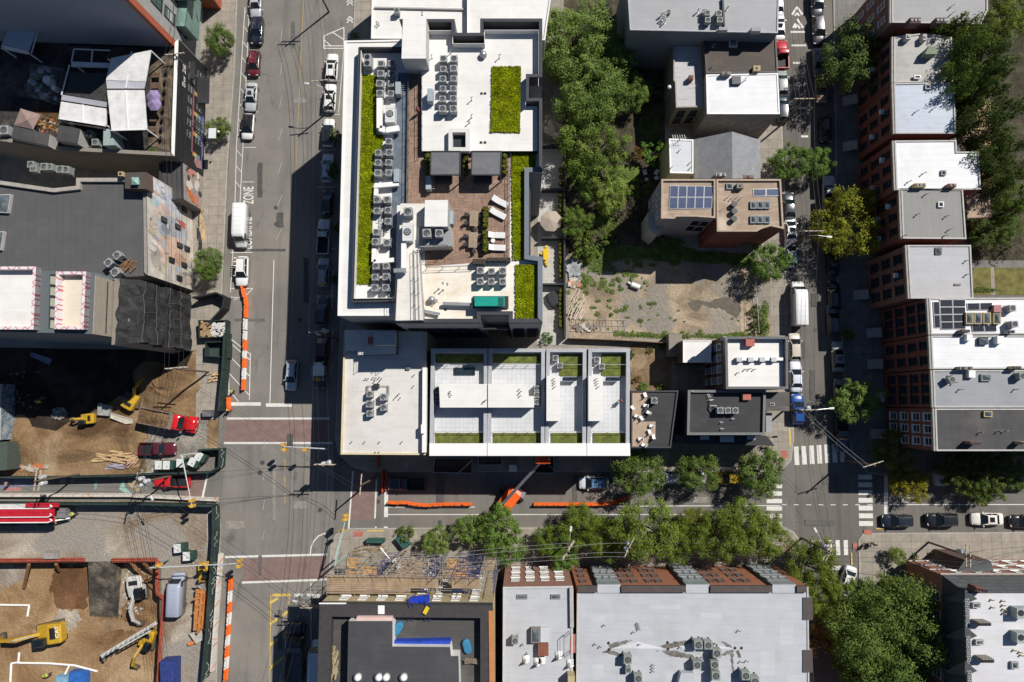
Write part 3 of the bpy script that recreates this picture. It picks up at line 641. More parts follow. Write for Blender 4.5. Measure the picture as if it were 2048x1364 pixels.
# railings: posts and two rails
def rail(root,name,px,z,ht=1.05,mat=None,step=1.6,parent_is_thing=False):
    mb=MB();p=PP(px,z+ht)
    for a,b in zip(p,p[1:]):
        mb.beam(a,b,.05,.05);mb.beam(a-Vector((0,0,.5)),b-Vector((0,0,.5)),.03,.03);n=max(1,int((b-a).length/step))
        for i in range(n+1):q=a+(b-a)*i/n;mb.beam(Vector((q.x,q.y,z)),q,.05,.05)
    return mb.build(name,mat or metald,root)
rail(apt,'railing',[(1021,306),(1020,360),(1019,520)],ZT+.03);rail(apt,'railing',[(816,150),(814,405)],ZT+.5,.9);rail(apt,'railing',[(843,146),(843,300)],21.0,.8)
rail(apt,'railing',[(852,534),(950,531),(951,521)],ZT+.03);rail(apt,'railing',[(791,560),(788,638)],22.0,.8);rail(apt,'railing',[(834,500),(838,640)],22.0,.8);rail(apt,'railing',[(838,490),(894,490)],22.3,.9)
rail(apt,'railing',[(826,500),(828,636)],22.0,.8)
for(x0,y0,x1,y1,zt,nm)in((945,518,972,528,21.1,'planter'),(973,515,985,522,21.0,'planter'),(986,515,997,522,21.0,'planter'),(998,515,1009,522,21.0,'planter'),(1010,515,1021,522,21.0,'planter')):rbox(apt,nm,rect(x0,y0,x1,y1),ZT+.03,zt,metald,M('planter soil',(.05,.04,.03)))
vents(apt,[(942,195),(942,230),(998,110),(938,240),(862,110),(884,565),(893,567),(900,100)],21.0,.9,.06);vents(apt,[(872,600),(1004,560)],ZT,1.2,.06)
drains(apt,[(963,187),(970,187),(962,285),(970,285)],21.0);drains(apt,[(891,619)],ZT+.02)
mb=MB();c=P(966,106,21.8);mb.cyl((c.x,c.y,21),(c.x,c.y,21.5),.45,.4,12);mb.cyl((c.x,c.y,21.5),(c.x,c.y,21.8),.5,.2,12);mb.build('exhaust_fan',metal,apt,True)
mb=MB();c=P(862,598,21.0);mb.cyl((c.x,c.y,ZT),(c.x,c.y,20.6),.5,.42,12);mb.cyl((c.x,c.y,20.6),(c.x,c.y,20.9),.46,.3,12);mb.build('exhaust_fan',metal,apt,True)

# ducts of the big air handlers
def duct(root,px,z,wd=.55,ht=.5,mat=None):mb=MB();p=PP(px,z);[mb.beam(a,b,wd,ht)for a,b in zip(p,p[1:])];return mb.build('duct',mat or copw,root)
duct(apt,[(760,198),(760,258),(772,262),(799,258)],20.9,.75,.7);duct(apt,[(750,372),(776,370),(798,368)],20.8,.6);duct(apt,[(753,378),(752,392)],20.8,.5);duct(apt,[(749,498),(748,524),(790,520)],20.8,.55);duct(apt,[(788,542),(812,540)],23.0,.5,.5,metal);duct(apt,[(808,470),(808,545)],22.6,.6,.6,copw)
duct(apt,[(880,628),(850,622),(838,610)],20.6,.3,.3,metal);duct(apt,[(886,607),(940,609)],20.7,.4,.4,metal)
# pipes between the condensers
for k,(x,y0,y1)in enumerate(((770,130,196),(768,300,350),(763,400,500),(758,530,575),(897,118,220),(769,395,470))):
    mb=MB();[mb.tube([P(x+2*j-3,y0,20.25+.04*j),P(x+2*j-5,y1,20.25+.04*j)],.035)for j in range(4)]
    [mb.tube([P(x-9,y0+i,20.35),P(x+9,y0+i,20.35)],.04)for i in range(6,y1-y0,12)];mb.build('pipe_run',metald if k%2 else metal,apt)
# south face: recess with dark slats, pale panels
for k in range(6):mb=MB();a,b=P(966,640,18-2.6*k),P(1016,640,18-2.6*k);mb.beam(a+Vector((0,-1.1,0)),b+Vector((0,-1.1,0)),.3,.9);mb.build('balcony',metald,apt)
wins(apt,MP,20,[4.5,7.5,10.5,13.5],6,1.6,1.5,framed,glass,'d');wins(apt,MP,16,[4.5,7.5,10.5,13.5],2,1.5,1.6,framed,glass,'d');wins(apt,MP,13,[4,7,10,13,16,18.6],5,1.9,2.1,framed,glass,'d');wins(apt,MP,9,[10,13,16,18.6],1,2.2,2.2,framed,glass,'d')

# garden patios at the foot of the east side
pat=M_brick('patio pavers',(.50,.485,.45),(.46,.445,.41),(.3,.29,.27),.6,.6,.012,wall=False,var=.2,off=0)
ZC[0]=KB+.06
psheet('patio',[(1076,285),(1128,285),(1130,690),(1074,690)],pat)
gw=MB();p=PP([(1128,120),(1129,420),(1130,676)],1.9);[gw.beam(a-Vector((0,0,.9)),b-Vector((0,0,.9)),.3,1.8)for a,b in zip(p,p[1:])]
solo('garden_wall',gw,wdark,'long dark wall between the small patios and the tree-filled garden','wall')
for k,y in enumerate((289,378,475,568)):
    mb=MB();a,b=P(1083,y,1.8),P(1127,y,1.8);mb.beam(a-Vector((0,0,.85)),b-Vector((0,0,.85)),.25,1.7);solo('patio_divider',mb,wdark,'%s dark divider wall between the east patios, counted from the north'%ORD[k],'wall','patio divider walls')

# ---------------------------------------------------------------- corner building, town houses, deck house, black roof
cor,cp,cz=bld('corner_building','pale grey flat-roofed corner building with five condensers at the crossing',[(688,660),(853,663),(851,910),(681,909)],11.6,M('cream stucco',(.52,.45,.3),.85,.1),roofg,.35,.22,M('cream coping',(.62,.53,.34),.7))
rbox(cor,'raised_roof',[(690,660),(793,660),(792,708),(716,710),(716,702),(690,702)],cz+.005,12.8,brickb,roofg);rbox(cor,'bulkhead',rect(747,663,789,690),12.8,14.6,wlight,roofs)
rbox(cor,'hatch',rect(736,674,747,688),12.8,13.2,redpave);wall_line(cor,'kerb_wall',[(849,735),(848,905)],cz,12.3,.55,copw);rbox(cor,'hatch',rect(842,849,849,867),cz,12.7,copw)
vents(cor,[(730,757),(735,757),(745,755),(750,756),(757,755),(762,757),(748,762),(757,763),(789,796),(794,790),(797,788),(799,796),(827,750),(826,772),(728,884),(758,884),(702,884),(803,884),(749,905),(756,905)],cz,.55,.05);skylight(cor,rect(812,732,820,739),cz,.4,metal)
mb=MB();c=P(752,772,cz+.6);mb.box((c.x,c.y,cz+.3),(.75,.65,.6));[mb.tube([P(x,772,cz+.3),P(x2,772,cz+.3),P(x2,792,cz+.3)],.04)for x,x2 in((748,733),(748,736),(757,778),(757,775))];mb.build('pipe_box',metald,cor)
wins(cor,cp,3,[2.2,5.4,8.6],7,1.2,1.8,framew,glass,'w')

tiles=M_brick('white roof pavers',(.60,.61,.62),(.575,.585,.60),(.42,.43,.45),.62,.62,.02,wall=False,var=.12,off=0,rot=.0)
row=[(862,975),(977,1090),(1093,1173),(1177,1260)];hs=12.0
look=['row house at the corner end of the white terrace, under a wide roof hut','second row house of the white terrace, sharing the wide roof hut with its neighbour','narrow row house with a long thin roof hut, third from the corner building','end row house of the white terrace with a person on its roof']
th=[]
for k,(x0,x1)in enumerate(row):
    r_,pl,dz=bld('row_house',look[k],[(x0,697),(x1,697),(x1-1,908),(x0-3,908)],hs,M('charcoal house render',(.05,.052,.06),.7,.2),roofw,1.15,.5,M('grey parapet',(.40,.41,.43),.7,.08),group='white row houses');th.append((r_,dz))
    deck(r_,'roof_terrace',[(x0+5,728),(x1-7,728),(x1-8,864),(x0+4,864)],dz+.01,tiles)
    gx=x0+9 if k<2 else(x0+26)
    green(r_,'turf_strip',[(gx,708),(x1-9,708),(x1-9,726 if k<2 else 752),(gx,726 if k<2 else 752)],dz+.012,turf);green(r_,'turf_strip',[(x0+9,866),(x1-9,866),(x1-9,886),(x0+9,886)],dz+.012,turf)
    rail(r_,'railing',[(x0+9,864),(x1-9,864)],dz,1.0,metal);rail(r_,'railing',[(x0+8,729),(x1-9,729)],dz,1.0,metal)
    mb=MB();a,b=P(x0-3,899,hs+.1),P(x1,899,hs+.1);mb.beam(a,b,1.7,.25);mb.build('front_coping',copw,r_)
    wins(r_,pl,2,[2,5.2,8.6],2,1.8,1.9,framed,glass,'d')
for k,px,vv in((0,[(878,768),(974,768),(974,815),(880,815)],[(899,783),(899,787),(901,791),(968,802),(972,800),(966,805)]),(1,[(976,768),(1050,768),(1050,792),(1068,792),(1068,815),(976,815)],[(1038,779),(1041,783),(1038,787),(1040,792)]),(2,rect(1093,752,1120,842),[(1107,758),(1108,763),(1108,768),(1109,774)]),(3,rect(1177,752,1206,842),[(1192,758),(1193,763),(1194,768),(1196,774)])):
    r_,dz=th[k];rbox(r_,'roof_hut',px,dz,dz+2.6,wwhite,roofw);vents(r_,vv,dz+2.6,.45,.05)
    if k>1:x=px[1][0];rbox(r_,'canopy',[(x+6,754),(x+40,754),(x+32,762),(x+4,762)],dz+1.0,dz+1.1,frameg,glass)
rbox(th[0][0],'skylight',rect(908,735,950,750),th[0][1]+.02,th[0][1]+.25,frameg,glass)

dkh,dp,dkz=bld('deck_house','low black-roofed house with a pale wooden roof deck of scattered white chairs',[(1262,781),(1357,781),(1342,896),(1262,896)],8.6,wdark,roofd,.25,.2,copd)
woodk=M_brick('pale deck boards',(.50,.38,.28),(.43,.325,.24),(.2,.15,.11),3,.16,.012,wall=False,rot=1.57)
deck(dkh,'wood_deck',[(1263,784),(1294,784),(1294,816),(1282,820),(1282,843),(1311,843),(1311,878),(1296,878),(1296,894),(1263,894)],dkz+.02,woodk)
blk,bp_,bz=bld('black_roof_building','black flat-roofed building on the corner with three condensers in a row',[(1376,780),(1532,780),(1530,870),(1374,870)],9.5,wdark,roofd,.4,.35,M('grey metal coping',(.16,.165,.165),.5,.1))
rbox(blk,'bay',[(1528,784),(1579,784),(1579,822),(1528,822)],KB,8.6,wdark,M_roof('bay roof',(.085,.08,.075),dirt=.5,w=2));rbox(blk,'bay',[(1532,826),(1544,826),(1544,864),(1532,864)],KB,7.4,wdark,roofm);rbox(blk,'front_ledge',[(1350,870),(1534,872),(1550,892),(1350,886)],KB,6.6,wdark,roofd)
for x0,x1 in((1400,1418),(1440,1468),(1494,1511)):rbox(blk,'bay_roof',[(x0,872),(x1,872),(x1,879 if x1-x0<20 else 884),(x0,879 if x1-x0<20 else 884)],6.6,7.3,wdark,roofs)
rbox(blk,'hatch',rect(1486,787,1502,800),bz,bz+.6,redpave);vents(blk,[(1417,790),(1419,794),(1421,801),(1424,800),(1423,812),(1430,812),(1466,838),(1443,845),(1444,858),(1384,783)],bz,.5,.06,copw);skylight(blk,rect(1540,805,1550,812),8.6,.1)
mb=MB();[mb.tube([P(1419,803,bz+.2),P(1417+j,818,bz+.2),P(1426+j,830,bz+.2)],.05)for j in range(3)];mb.build('pipe_run',metald,blk)
wht,wp,wz=bld('white_roof_house','white flat-roofed brick house with a row of square fans across its roof',[(1450,673),(1576,673),(1577,778),(1452,778)],11.0,brickb,roofw,.9,.35,M('dark grey coping',(.12,.12,.125),.5,.1))
for k in range(4):x=1478+23*k;rbox(wht,'roof_fan',rect(x,715,x+20,721),wz,wz+.55,metal,copw);mb=MB();c=P(x+1,719,wz+.8);mb.box((c.x,c.y,wz+.4),(.75,.6,.8));mb.build('roof_fan',metal,wht)
rbox(wht,'hatch',rect(1492,677,1509,692),wz,wz+.9,redpave);vents(wht,[(1491,739),(1500,738),(1509,739),(1476,746)],wz,.5,.06);wins(wht,wp,3,[1.8,5,8.2],4,1.0,1.7,framew,glass,'w')
chimney(wht,rect(1446,673,1453,680),wz,1.4,wlight,1)
ann,ap,az=bld('annex','small white-roofed brick annex behind the white flat-roofed house',[(1366,681),(1423,681),(1422,725),(1366,725)],6.0,brickb,roofw,.1,.15,copw)
mb=MB();a=P(1352,690,3);mb.box((a.x,a.y,1.4),(2,3.4,2.6));mb.build('stair',wtaupe,ann)

# ---------------------------------------------------------------- north of the vacant lot
sol,spy,sz=bld('solar_house','tan-roofed house with ten blue solar panels and a grey bay wall',[(1323,358),(1431,358),(1431,436),(1390,433),(1352,433),(1350,437),(1322,437)],11.0,M('grey stucco',(.34,.31,.29),.85,.15,stain=.4),rooft,.35,.25,M('tan coping',(.42,.33,.25),.8,.15))
sol2,sp2,sz2=bld('solar_house','tan-roofed house with six skylights and a red side wall beside the solar panels',[(1433,358),(1562,358),(1568,458),(1542,452),(1522,458),(1514,463),(1434,463)],10.4,brickr,rooft,.35,.25,M('tan coping',(.42,.33,.25)))
rbox(sol,'bay',[(1296,425),(1320,425),(1322,462),(1312,470),(1297,458)],KB,6.5,wlight,wlight)
wins(sol,spy,6,[3,6.2,9],3,1.0,1.6,framew,glass,'w');wins(sol,spy,2,[5,8],2,1,1.5)
for i in range(3):skylight(sol2,[(1501+14*i+(0 if i<1 else 0),402),(1513+14*i,402),(1513+14*i,417),(1501+14*i,417)],sz2,.35);skylight(sol2,[(1501+14*i,431),(1513+14*i,431),(1513+14*i,446),(1501+14*i,446)],sz2,.35)
for y in(408,422,437):c=P(1469,y,sz2+.8);mb=MB();mb.cyl((c.x,c.y,sz2),(c.x,c.y,sz2+.8),.38,.42,10);mb.build('roof_fan',metald,sol2)
vents(sol2,[(1458,392),(1466,394),(1474,394),(1482,396),(1444,418)],sz2,.8,.05);chimney(sol2,rect(1474,366,1488,376),sz2,.9,wtaupe,1);skylight(sol2,rect(1453,366,1466,378),sz2,.3)
fl,fp,fz=bld('flat_roof_house','white flat-roofed house beside the grey gable roof',[(1338,277),(1387,279),(1387,347),(1340,346)],8.0,M('yellowed render',(.5,.44,.28),.85,.12),roofblue,.12,.2,copw)
vents(fl,[(1361,277),(1359,300),(1380,325),(1381,335),(1343,334)],fz,.5,.06);c=P(1360,276,fz+1.2);mb=MB();mb.tube([Vector((c.x,c.y,fz)),c],.04);[mb.tube([c+Vector((-1.1+.35*i,.5,0)),c+Vector((-.9+.35*i,-.5,0))],.02)for i in range(6)];mb.tube([c+Vector((-1.2,0,0)),c+Vector((1.1,0,0))],.025);mb.build('aerial',metal,fl)
e=PP([(1387,279),(1521,280),(1521,357),(1389,357)],6.0);rdg=PP([(1464,263),(1465,357)],8.6)
gab=thing('gable_house',(e[0].x,e[0].y,KB),'grey shingled gable-roofed house between the white flat roof and the street trees','house');shing=M_brick('grey shingles',(.30,.31,.32),(.26,.27,.28),(.17,.175,.18),.35,.2,.015,wall=False,rot=1.57)
mb=MB();mb.prism([(p.x,p.y)for p in e],KB,5.95,top=False);mb.add([Vector((e[0].x,e[0].y,5.95)),Vector((e[1].x,e[1].y,5.95)),Vector((rdg[0].x,e[0].y,8.5))],[(0,1,2)]);mb.add([Vector((e[3].x,e[3].y,5.95)),Vector((e[2].x,e[2].y,5.95)),Vector((rdg[1].x,e[3].y,8.5))],[(0,1,2)]);mb.build('wall',wlight,gab)
mb=MB();mb.quad(e[0],rdg[0],rdg[1],e[3]);mb.quad(rdg[0],e[1],e[2],rdg[1]);mb.build('roof',shing,gab);chimney(gab,rect(1432,346,1452,352),6.3,2.0,wlight,2);chimney(gab,rect(1487,350,1508,356),6.3,1.4,brickp,1)
d1,dpp,dz1=bld('dark_roof_house','house with a dark brown felt roof and one white-framed skylight',[(1407,67),(1552,67),(1556,145),(1412,147)],9.0,brickb,M_roof('brown felt roof',(.075,.062,.052),dirt=.3,w=1,dirt_col=(.2,.15,.1)),.15,.2,copd);skylight(d1,rect(1459,79,1475,93),dz1,.3,framew);chimney(d1,rect(1507,131,1521,141),dz1,.8,wtan,1);vents(d1,[(1428,89),(1426,130)],dz1)
d2,dpp2,dz2=bld('white_roof_house','bright white-roofed house south of the brown felt roof',[(1412,149),(1556,146),(1560,228),(1414,228)],9.0,M('rough grey wall',(.30,.27,.24),.9,.25,stain=.7,stain_col=(.2,.09,.06)),roofw2,.1,.2,copw);chimney(d2,rect(1444,143,1462,149),dz2,.9,wtaupe,1);mb=MB();c=P(1473,160,dz2+.5);mb.box((c.x,c.y,dz2+.25),(1.3,1.2,.5));mb.build('roof_fan',metald,d2);mb=MB();c=P(1495,153,dz2+1);mb.tube([Vector((c.x,c.y,dz2)),c],.04);mb.tube([c+Vector((-.8,-.6,0)),c+Vector((.8,.5,0))],.03);mb.build('aerial',metal,d2)
d3,dpp3,dz3=bld('annex','narrow grey-white annex with a dark stain beside the dark brown felt roof',[(1347,84),(1403,83),(1408,214),(1352,215),(1350,164),(1347,160)],7.5,wtaupe,M_roof('stained grey roof',(.48,.48,.48),dirt=.8,w=1.5,dirt_col=(.16,.12,.09)),.25,.2,coping);wins(d3,dpp3,2,[3,5.5],2);mb=MB();c=P(1340,171,8.5);mb.ball((c.x,c.y,8),.32,8);mb.build('globe_lamp',copw,d3)
c=P(1379,157,dz3+1.2);chimney(d3,rect(1378,150,1387,158),dz3,1.0,brickp,1)
gr,gp,gz=bld('warehouse','large grey flat-roofed building at the top edge beside the tree-filled garden',[(1252,-60),(1560,-60),(1556,66),(1260,60)],11.5,M('slate blue render',(.17,.19,.205),.85,.1),M_roof('grey warehouse roof',(.36,.365,.375),dirt=.15,w=.9,l=20),.12,.2,M('grey coping',(.4,.4,.41),.6))
vents(gr,[(1324,25),(1328,23),(1331,28),(1330,34),(1326,32),(1331,39),(1398,17),(1407,18),(1411,18),(1457,12)],gz,1.0,.1,copw);wall_line(gr,'roof_rail',[(1446,-5),(1449,50)],gz,gz+.5,.25,metald)
for px in(rect(1438,54,1456,60),rect(1503,54,1522,62)):rbox(gr,'roof_step',px,gz,gz+.9,wlight,roofm)
nw1,n1,nz1=bld('white_roof_shop','wide white-roofed building north of the tall apartment building',[(745,-60),(932,-60),(932,78),(742,77)],9.0,wlight,roofw,.25,.2,copw);nw2,n2,nz2=bld('white_roof_shop','slightly higher white-roofed building touching the big garden tree',[(934,-60),(1110,-60),(1090,80),(934,80)],10.0,wlight,roofw,.2,.2,copw)
vents(nw1,[(752,44),(756,46),(843,25)],nz1,.7);wall_line(nw1,'roof_step',[(748,14),(931,18)],nz1,nz1+.35,.2,wlight)
# ---------------------------------------------------------------- row of houses east of the narrow street
def panel(root,px,z,nx,ny,name='solar_panel',th=.12,col=None):
    """solar panels: dark cells in a pale frame, each panel its own mesh; px is the whole field"""
    p=PP(px,z+th);a,b,c,d=p;m1=M_brick('solar cells blue',(.012,.03,.10),(.014,.036,.12),(.28,.3,.34),.16,.16,.012,rough=.2,wall=False,off=0,var=.1)if col else M_brick('solar cells black',(.010,.013,.022),(.012,.015,.026),(.10,.105,.12),.16,.16,.01,rough=.2,wall=False,off=0,var=.1)
    for i in range(nx):
        for j in range(ny):
            def q(u,v_):return a+(b-a)*u+(d-a)*v_+(c-b-d+a)*u*v_
            g=.03/max(1,nx);k=.03/max(1,ny);cs=[q((i+u)/nx+(g if u==0 else-g)*.6,(j+v_)/ny+(k if v_==0 else-k)*.6)for u,v_ in((0,0),(1,0),(1,1),(0,1))]
            mb=MB();poly=[(s.x,s.y)for s in cs];mb.prism(poly,z+.05,z+th,0,False,True);ring(mb,poly,.035,z+th-.01,z+th+.012,0);ii=inset(poly,.035);mb.face([(s[0],s[1],z+th)for s in ii],1);mb.build(name,[metal,m1],root)
panel(sol,[(1340,371),(1426,372),(1424,417),(1338,418)],sz,5,2,col=1);panel(sol2,[(1506,378),(1558,377),(1558,392),(1507,393)],sz2,2,1,col=1)
def east(label,px,h,wall,roof,zs,n,ww=1.0,wh=1.7,fm=None,key='d',par=.14,cop=None,e=None,acs=()):
    r_,pl,dz=bld('town_house',label,px,h,wall,roof,par,.2,cop or FADE,'house',group='town houses on the east side');wins(r_,pl,len(px)-1 if e is None else e,zs,n,ww,wh,fm,glass,key)
    a,b=Vector(pl[-1]),Vector(pl[0]);d=(b-a).normalized();mb=MB();s=Vector((d.y,-d.x));s=s if s.x<0 else-s
    mb.beam(Vector((*(a+s*.12),dz-.15)),Vector((*(b+s*.12),dz-.15)),.35,.4);mb.build('cornice',cop or coping,r_)
    q=a+(b-a)*.3;mb=MB();[mb.box((q.x+s.x*(2.2-.3*i),q.y,KB+.1+.2*i),(.32,1.5,.2))for i in range(6)];mb.build('stoop',wlight,r_)
    for t,z in acs:q=a+(b-a)*t+s*.3;mb=MB();mb.box((q.x,q.y,z),(.55,.65,.42));mb.build('window_air_conditioner',copw,r_)
    return r_,pl,dz
e1=east('grey-roofed town house at the top edge with three chimneys along its south side',[(1784,-60),(1976,-60),(1976,20),(1962,48),(1784,45)],11.5,brickp,M_roof('streaked grey roof',(.34,.34,.34),dirt=.5,w=1.8,dirt_col=(.2,.2,.2),rot=1.57),[2.4,5.6,8.8],3,1.0,1.8,framew,'w')
for x0,x1 in((1820,1842),(1872,1893),(1914,1938)):chimney(e1[0],rect(x0,35,x1,46),e1[2],1.5,brickb,3)
vents(e1[0],[(1907,24),(1962,25),(1906,10)],e1[2])
e2=east('stained white-roofed town house behind the tallest street tree',[(1788,73),(1847,66),(1904,73),(1907,163),(1788,165)],11.0,brickr,M_roof('stained roof',(.42,.41,.39),dirt=.7,w=1.4,dirt_col=(.2,.19,.17)),[2.4,5.6,8.8],3,acs=((.7,5.4),))
rbox(e2[0],'roof_hut',[(1858,92),(1872,92),(1874,108),(1850,108)],e2[2],e2[2]+1.4,M('green hut',(.2,.24,.17)),M('green hut',(.2,.24,.17)));chimney(e2[0],rect(1812,68,1822,78),e2[2],1,wlight,1);chimney(e2[0],rect(1846,68,1854,80),e2[2],1,wlight,1)
e3=east('town house with a blotchy white roof in leafy shade',[(1788,166),(1909,164),(1912,267),(1791,267)],11.2,brickr,M_roof('blue silver roof',(.50,.55,.62),dirt=.5,w=1.1,dirt_col=(.26,.26,.28)),[2.4,5.6,8.8],3,acs=((.25,5.2),(.6,8.2)))
skylight(e3[0],rect(1851,168,1862,178),e3[2],.3);skylight(e3[0],rect(1829,150,1842,157),e3[2],.3,framew);vents(e3[0],[(1835,221),(1893,205),(1870,215)],e3[2])
e4=east('white-roofed town house with a stepped rear and an orange timber porch',[(1789,281),(1913,280),(1914,303),(1958,303),(1962,379),(1793,380)],11.0,brickr,roofw2,[2.4,5.6,8.8],3,acs=((.3,5),(.75,8)))
skylight(e4[0],rect(1883,340,1893,350),e4[2],.3);vents(e4[0],[(1850,345),(1820,362)],e4[2])
e5=east('red-sided town house with a dull grey felt roof of six strips',[(1802,376),(1926,378),(1933,478),(1806,477)],11.0,brickr,M_roof('dull grey felt',(.26,.255,.24),seam=.8,dirt=.2,w=.95,l=30,dirt_col=(.15,.14,.13),rot=1.57),[2.4,5.6,8.8],3,acs=((.2,5),(.6,5),(.75,8)))
skylight(e5[0],rect(1877,403,1888,414),e5[2],.3,framew);vents(e5[0],[(1838,427),(1896,431),(1855,387),(1902,458),(1811,470),(1893,470)],e5[2]);chimney(e5[0],rect(1830,366,1852,374),e5[2],.9,wtan,3);chimney(e5[0],rect(1897,367,1913,374),e5[2],.9,brickp,2)
e6=east('brick town house with a plain light grey roof and nine dark windows',[(1815,490),(1942,490),(1947,597),(1821,597)],11.6,brickp,M_roof('dusty light roof',(.44,.44,.45),dirt=.35,w=1.2,dirt_col=(.3,.29,.27)),[2.6,5.9,9.2],3,1.35,1.9,acs=((.5,8.8),))
skylight(e6[0],rect(1871,495,1884,509),e6[2],.2,metald);vents(e6[0],[(1938,548),(1937,520)],e6[2]);rbox(e6[0],'hatch',rect(1909,567,1922,571),e6[2],e6[2]+.15,wtaupe)
bw=dict(ww=1.15,wh=1.7)
e7=east('brick town house with black solar panels and four pyramid skylights',[(1858,596),(2300,594),(2300,668),(1862,669)],13.0,brickr,roofw2,[2.6,5.6,8.6,11.4],3,**bw)
panel(e7[0],[(1866,603),(1879,603),(1881,656),(1869,656)],e7[2],1,2);panel(e7[0],[(1879,599),(1931,599),(1932,658),(1882,659)],e7[2],2,4);panel(e7[0],[(1934,606),(1985,605),(1985,620),(1935,621)],e7[2],2,1);panel(e7[0],[(1943,650),(1993,650),(1994,663),(1945,664)],e7[2],2,1)
for x in(1932,1949,1967,1987):skylight(e7[0],rect(x,625,x+15,648),e7[2],.5,wtan)
rbox(e7[0],'hatch',rect(1988,610,2003,624),e7[2],e7[2]+.7,M('faded red',(.4,.2,.2)));chimney(e7[0],rect(1924,659,1939,665),e7[2],1.1,brickp,4);chimney(e7[0],rect(2016,660,2030,666),e7[2],1.1,wlight,2)
e8=east('brick town house with a glaring white coated roof',[(1862,671),(2300,670),(2300,737),(1865,738)],13.0,brickr,roofw2,[2.6,5.6,8.6,11.4],2,**bw)
skylight(e8[0],rect(1959,675,1977,689),e8[2],.5,metald);rbox(e8[0],'hatch',rect(1934,669,1945,681),e8[2],e8[2]+.8,copw);rbox(e8[0],'hatch',rect(1995,672,2008,687),e8[2],e8[2]+.9,copw);chimney(e8[0],rect(1920,733,1946,739),e8[2],1.1,wtaupe,2);chimney(e8[0],rect(2026,732,2042,738),e8[2],1.1,wtan,3)
e9=east('brick town house with a smooth mid-grey roof and a tilted condenser',[(1866,740),(2300,740),(2300,815),(1869,815)],13.0,brickr,roofm,[2.6,5.6,8.6,11.4],3,**bw)
skylight(e9[0],rect(1963,748,1983,762),e9[2],.35);rbox(e9[0],'hatch',rect(1938,741,1951,755),e9[2],e9[2]+.7,copw);vents(e9[0],[(1924,779),(2035,779),(1912,765)],e9[2])
e10=east('end brick town house with a flat charcoal roof at the street corner',[(1870,817),(2300,817),(2300,902),(1873,902)],13.0,brickr,roofd2,[2.6,5.6,8.6,11.4],3,1.15,1.7,framew,'w')
skylight(e10[0],rect(1968,822,1985,834),e10[2],.35,wtan);chimney(e10[0],rect(1940,883,1962,889),e10[2],1.4,brickp,5);chimney(e10[0],rect(2042,883,2054,889),e10[2],1.4,wtan,2);vents(e10[0],[(1965,865),(2001,863),(2014,862)],e10[2])
td=thing('timber_deck',P(1948,245,6),'raised tan timber deck behind the leaf-shaded town house','deck');mb=MB();mb.prism([(p.x,p.y)for p in PP([(1914,238),(1980,196),(1983,290),(1914,290)],6)],5.8,6);mb.build('floor',M_brick('deck boards',(.42,.29,.17),(.36,.25,.145),(.2,.13,.08),4,.15,.012,wall=False),td)
mb=MB();[mb.box((p.x,p.y,2.95),(.16,.16,5.7))for p in PP([(1918,240),(1978,200),(1980,286),(1918,286)],6)];mb.build('posts',wtan,td);rail(td,'railing',[(1914,238),(1980,196),(1983,290),(1914,290)],6,1,wtan)
rp=thing('rear_porch',P(1960,410,7),'brown rear porch with a white table beside the dull grey felt roof','porch');mb=MB();mb.prism([(p.x,p.y)for p in PP([(1933,388),(1980,386),(1982,434),(1935,436)],7)],6.8,7);mb.build('floor',woodk,rp);rail(rp,'railing',[(1935,386),(1980,386),(1982,434),(1936,436)],7,1,brickb);mb=MB();[mb.box((p.x,p.y,3.4),(.16,.16,6.7))for p in PP([(1937,390),(1978,388),(1980,431),(1938,433)],7)];mb.build('posts',wtan,rp)
po=thing('rear_porch',P(1966,358,8),'small orange timber porch behind the stepped white-roofed town house','porch');mb=MB();mb.prism([(p.x,p.y)for p in PP(rect(1948,350,1984,374),8)],7.8,8);mb.build('floor',M_brick('orange boards',(.45,.24,.09),(.38,.2,.08),(.2,.1,.05),3,.15,.012,wall=False),po);rail(po,'railing',rect(1948,350,1984,374),8,1,wtan);mb=MB();[mb.box((p.x,p.y,3.9),(.16,.16,7.7))for p in PP(rect(1950,352,1982,372),8)];mb.build('posts',wtan,po)

# ---------------------------------------------------------------- south side
sg,sgp,sgz=bld('apartment_block','long silver-roofed orange-brick block with three grey-green bay fronts',[(1154,1176),(1617,1174),(1621,1600),(1150,1600)],12.0,bricko,roofs,.12,.2,FADE)
brc=M('brown metal coping',(.085,.07,.065),.5,.15);[rbox(sg,'coping',rect(x0,1172,x1,1185),sgz,12.35,brc)for x0,x1 in((1155,1194),(1243,1371),(1421,1544),(1594,1614))]
baym=M_brick('grey-green bay panel',(.27,.31,.30),(.25,.29,.28),(.16,.19,.18),1.2,.9,.03)
for x0,x1 in((1195,1241),(1372,1419),(1545,1592)):
    bp2=[(p.x,p.y)for p in PP([(x0,1169),(x1,1169),(x1,1186),(x0,1186)],12.05)];mb=MB();mb.prism(bp2,KB,12.05,0,True,False,1);mb.build('bay',[baym,roofs],sg);wins(sg,bp2,0,[3.2,6.2,9.2],3,.95,1.5,frameg,glassg,'g',.04,.96)
tsn=[1-(x-1154)/463 for x in(1170,1256,1276,1307,1327,1436,1456,1488,1508)];A_=sum(sgp[k][0]*sgp[(k+1)%4][1]-sgp[(k+1)%4][0]*sgp[k][1]for k in range(4))
wins(sg,sgp,0,[2.8,5.8,8.8,10.9][:3],0,.95,1.5,brickb,glassb,'br',ts=[1-t for t in tsn])
for y0,y1 in((1195,1240),(1300,1345),(1410,1450)):rbox(sg,'bay',[(1606,y0),(1625,y0),(1626,y1),(1606,y1)],KB,12.02,baym,M('brown coping',(.085,.07,.065)))
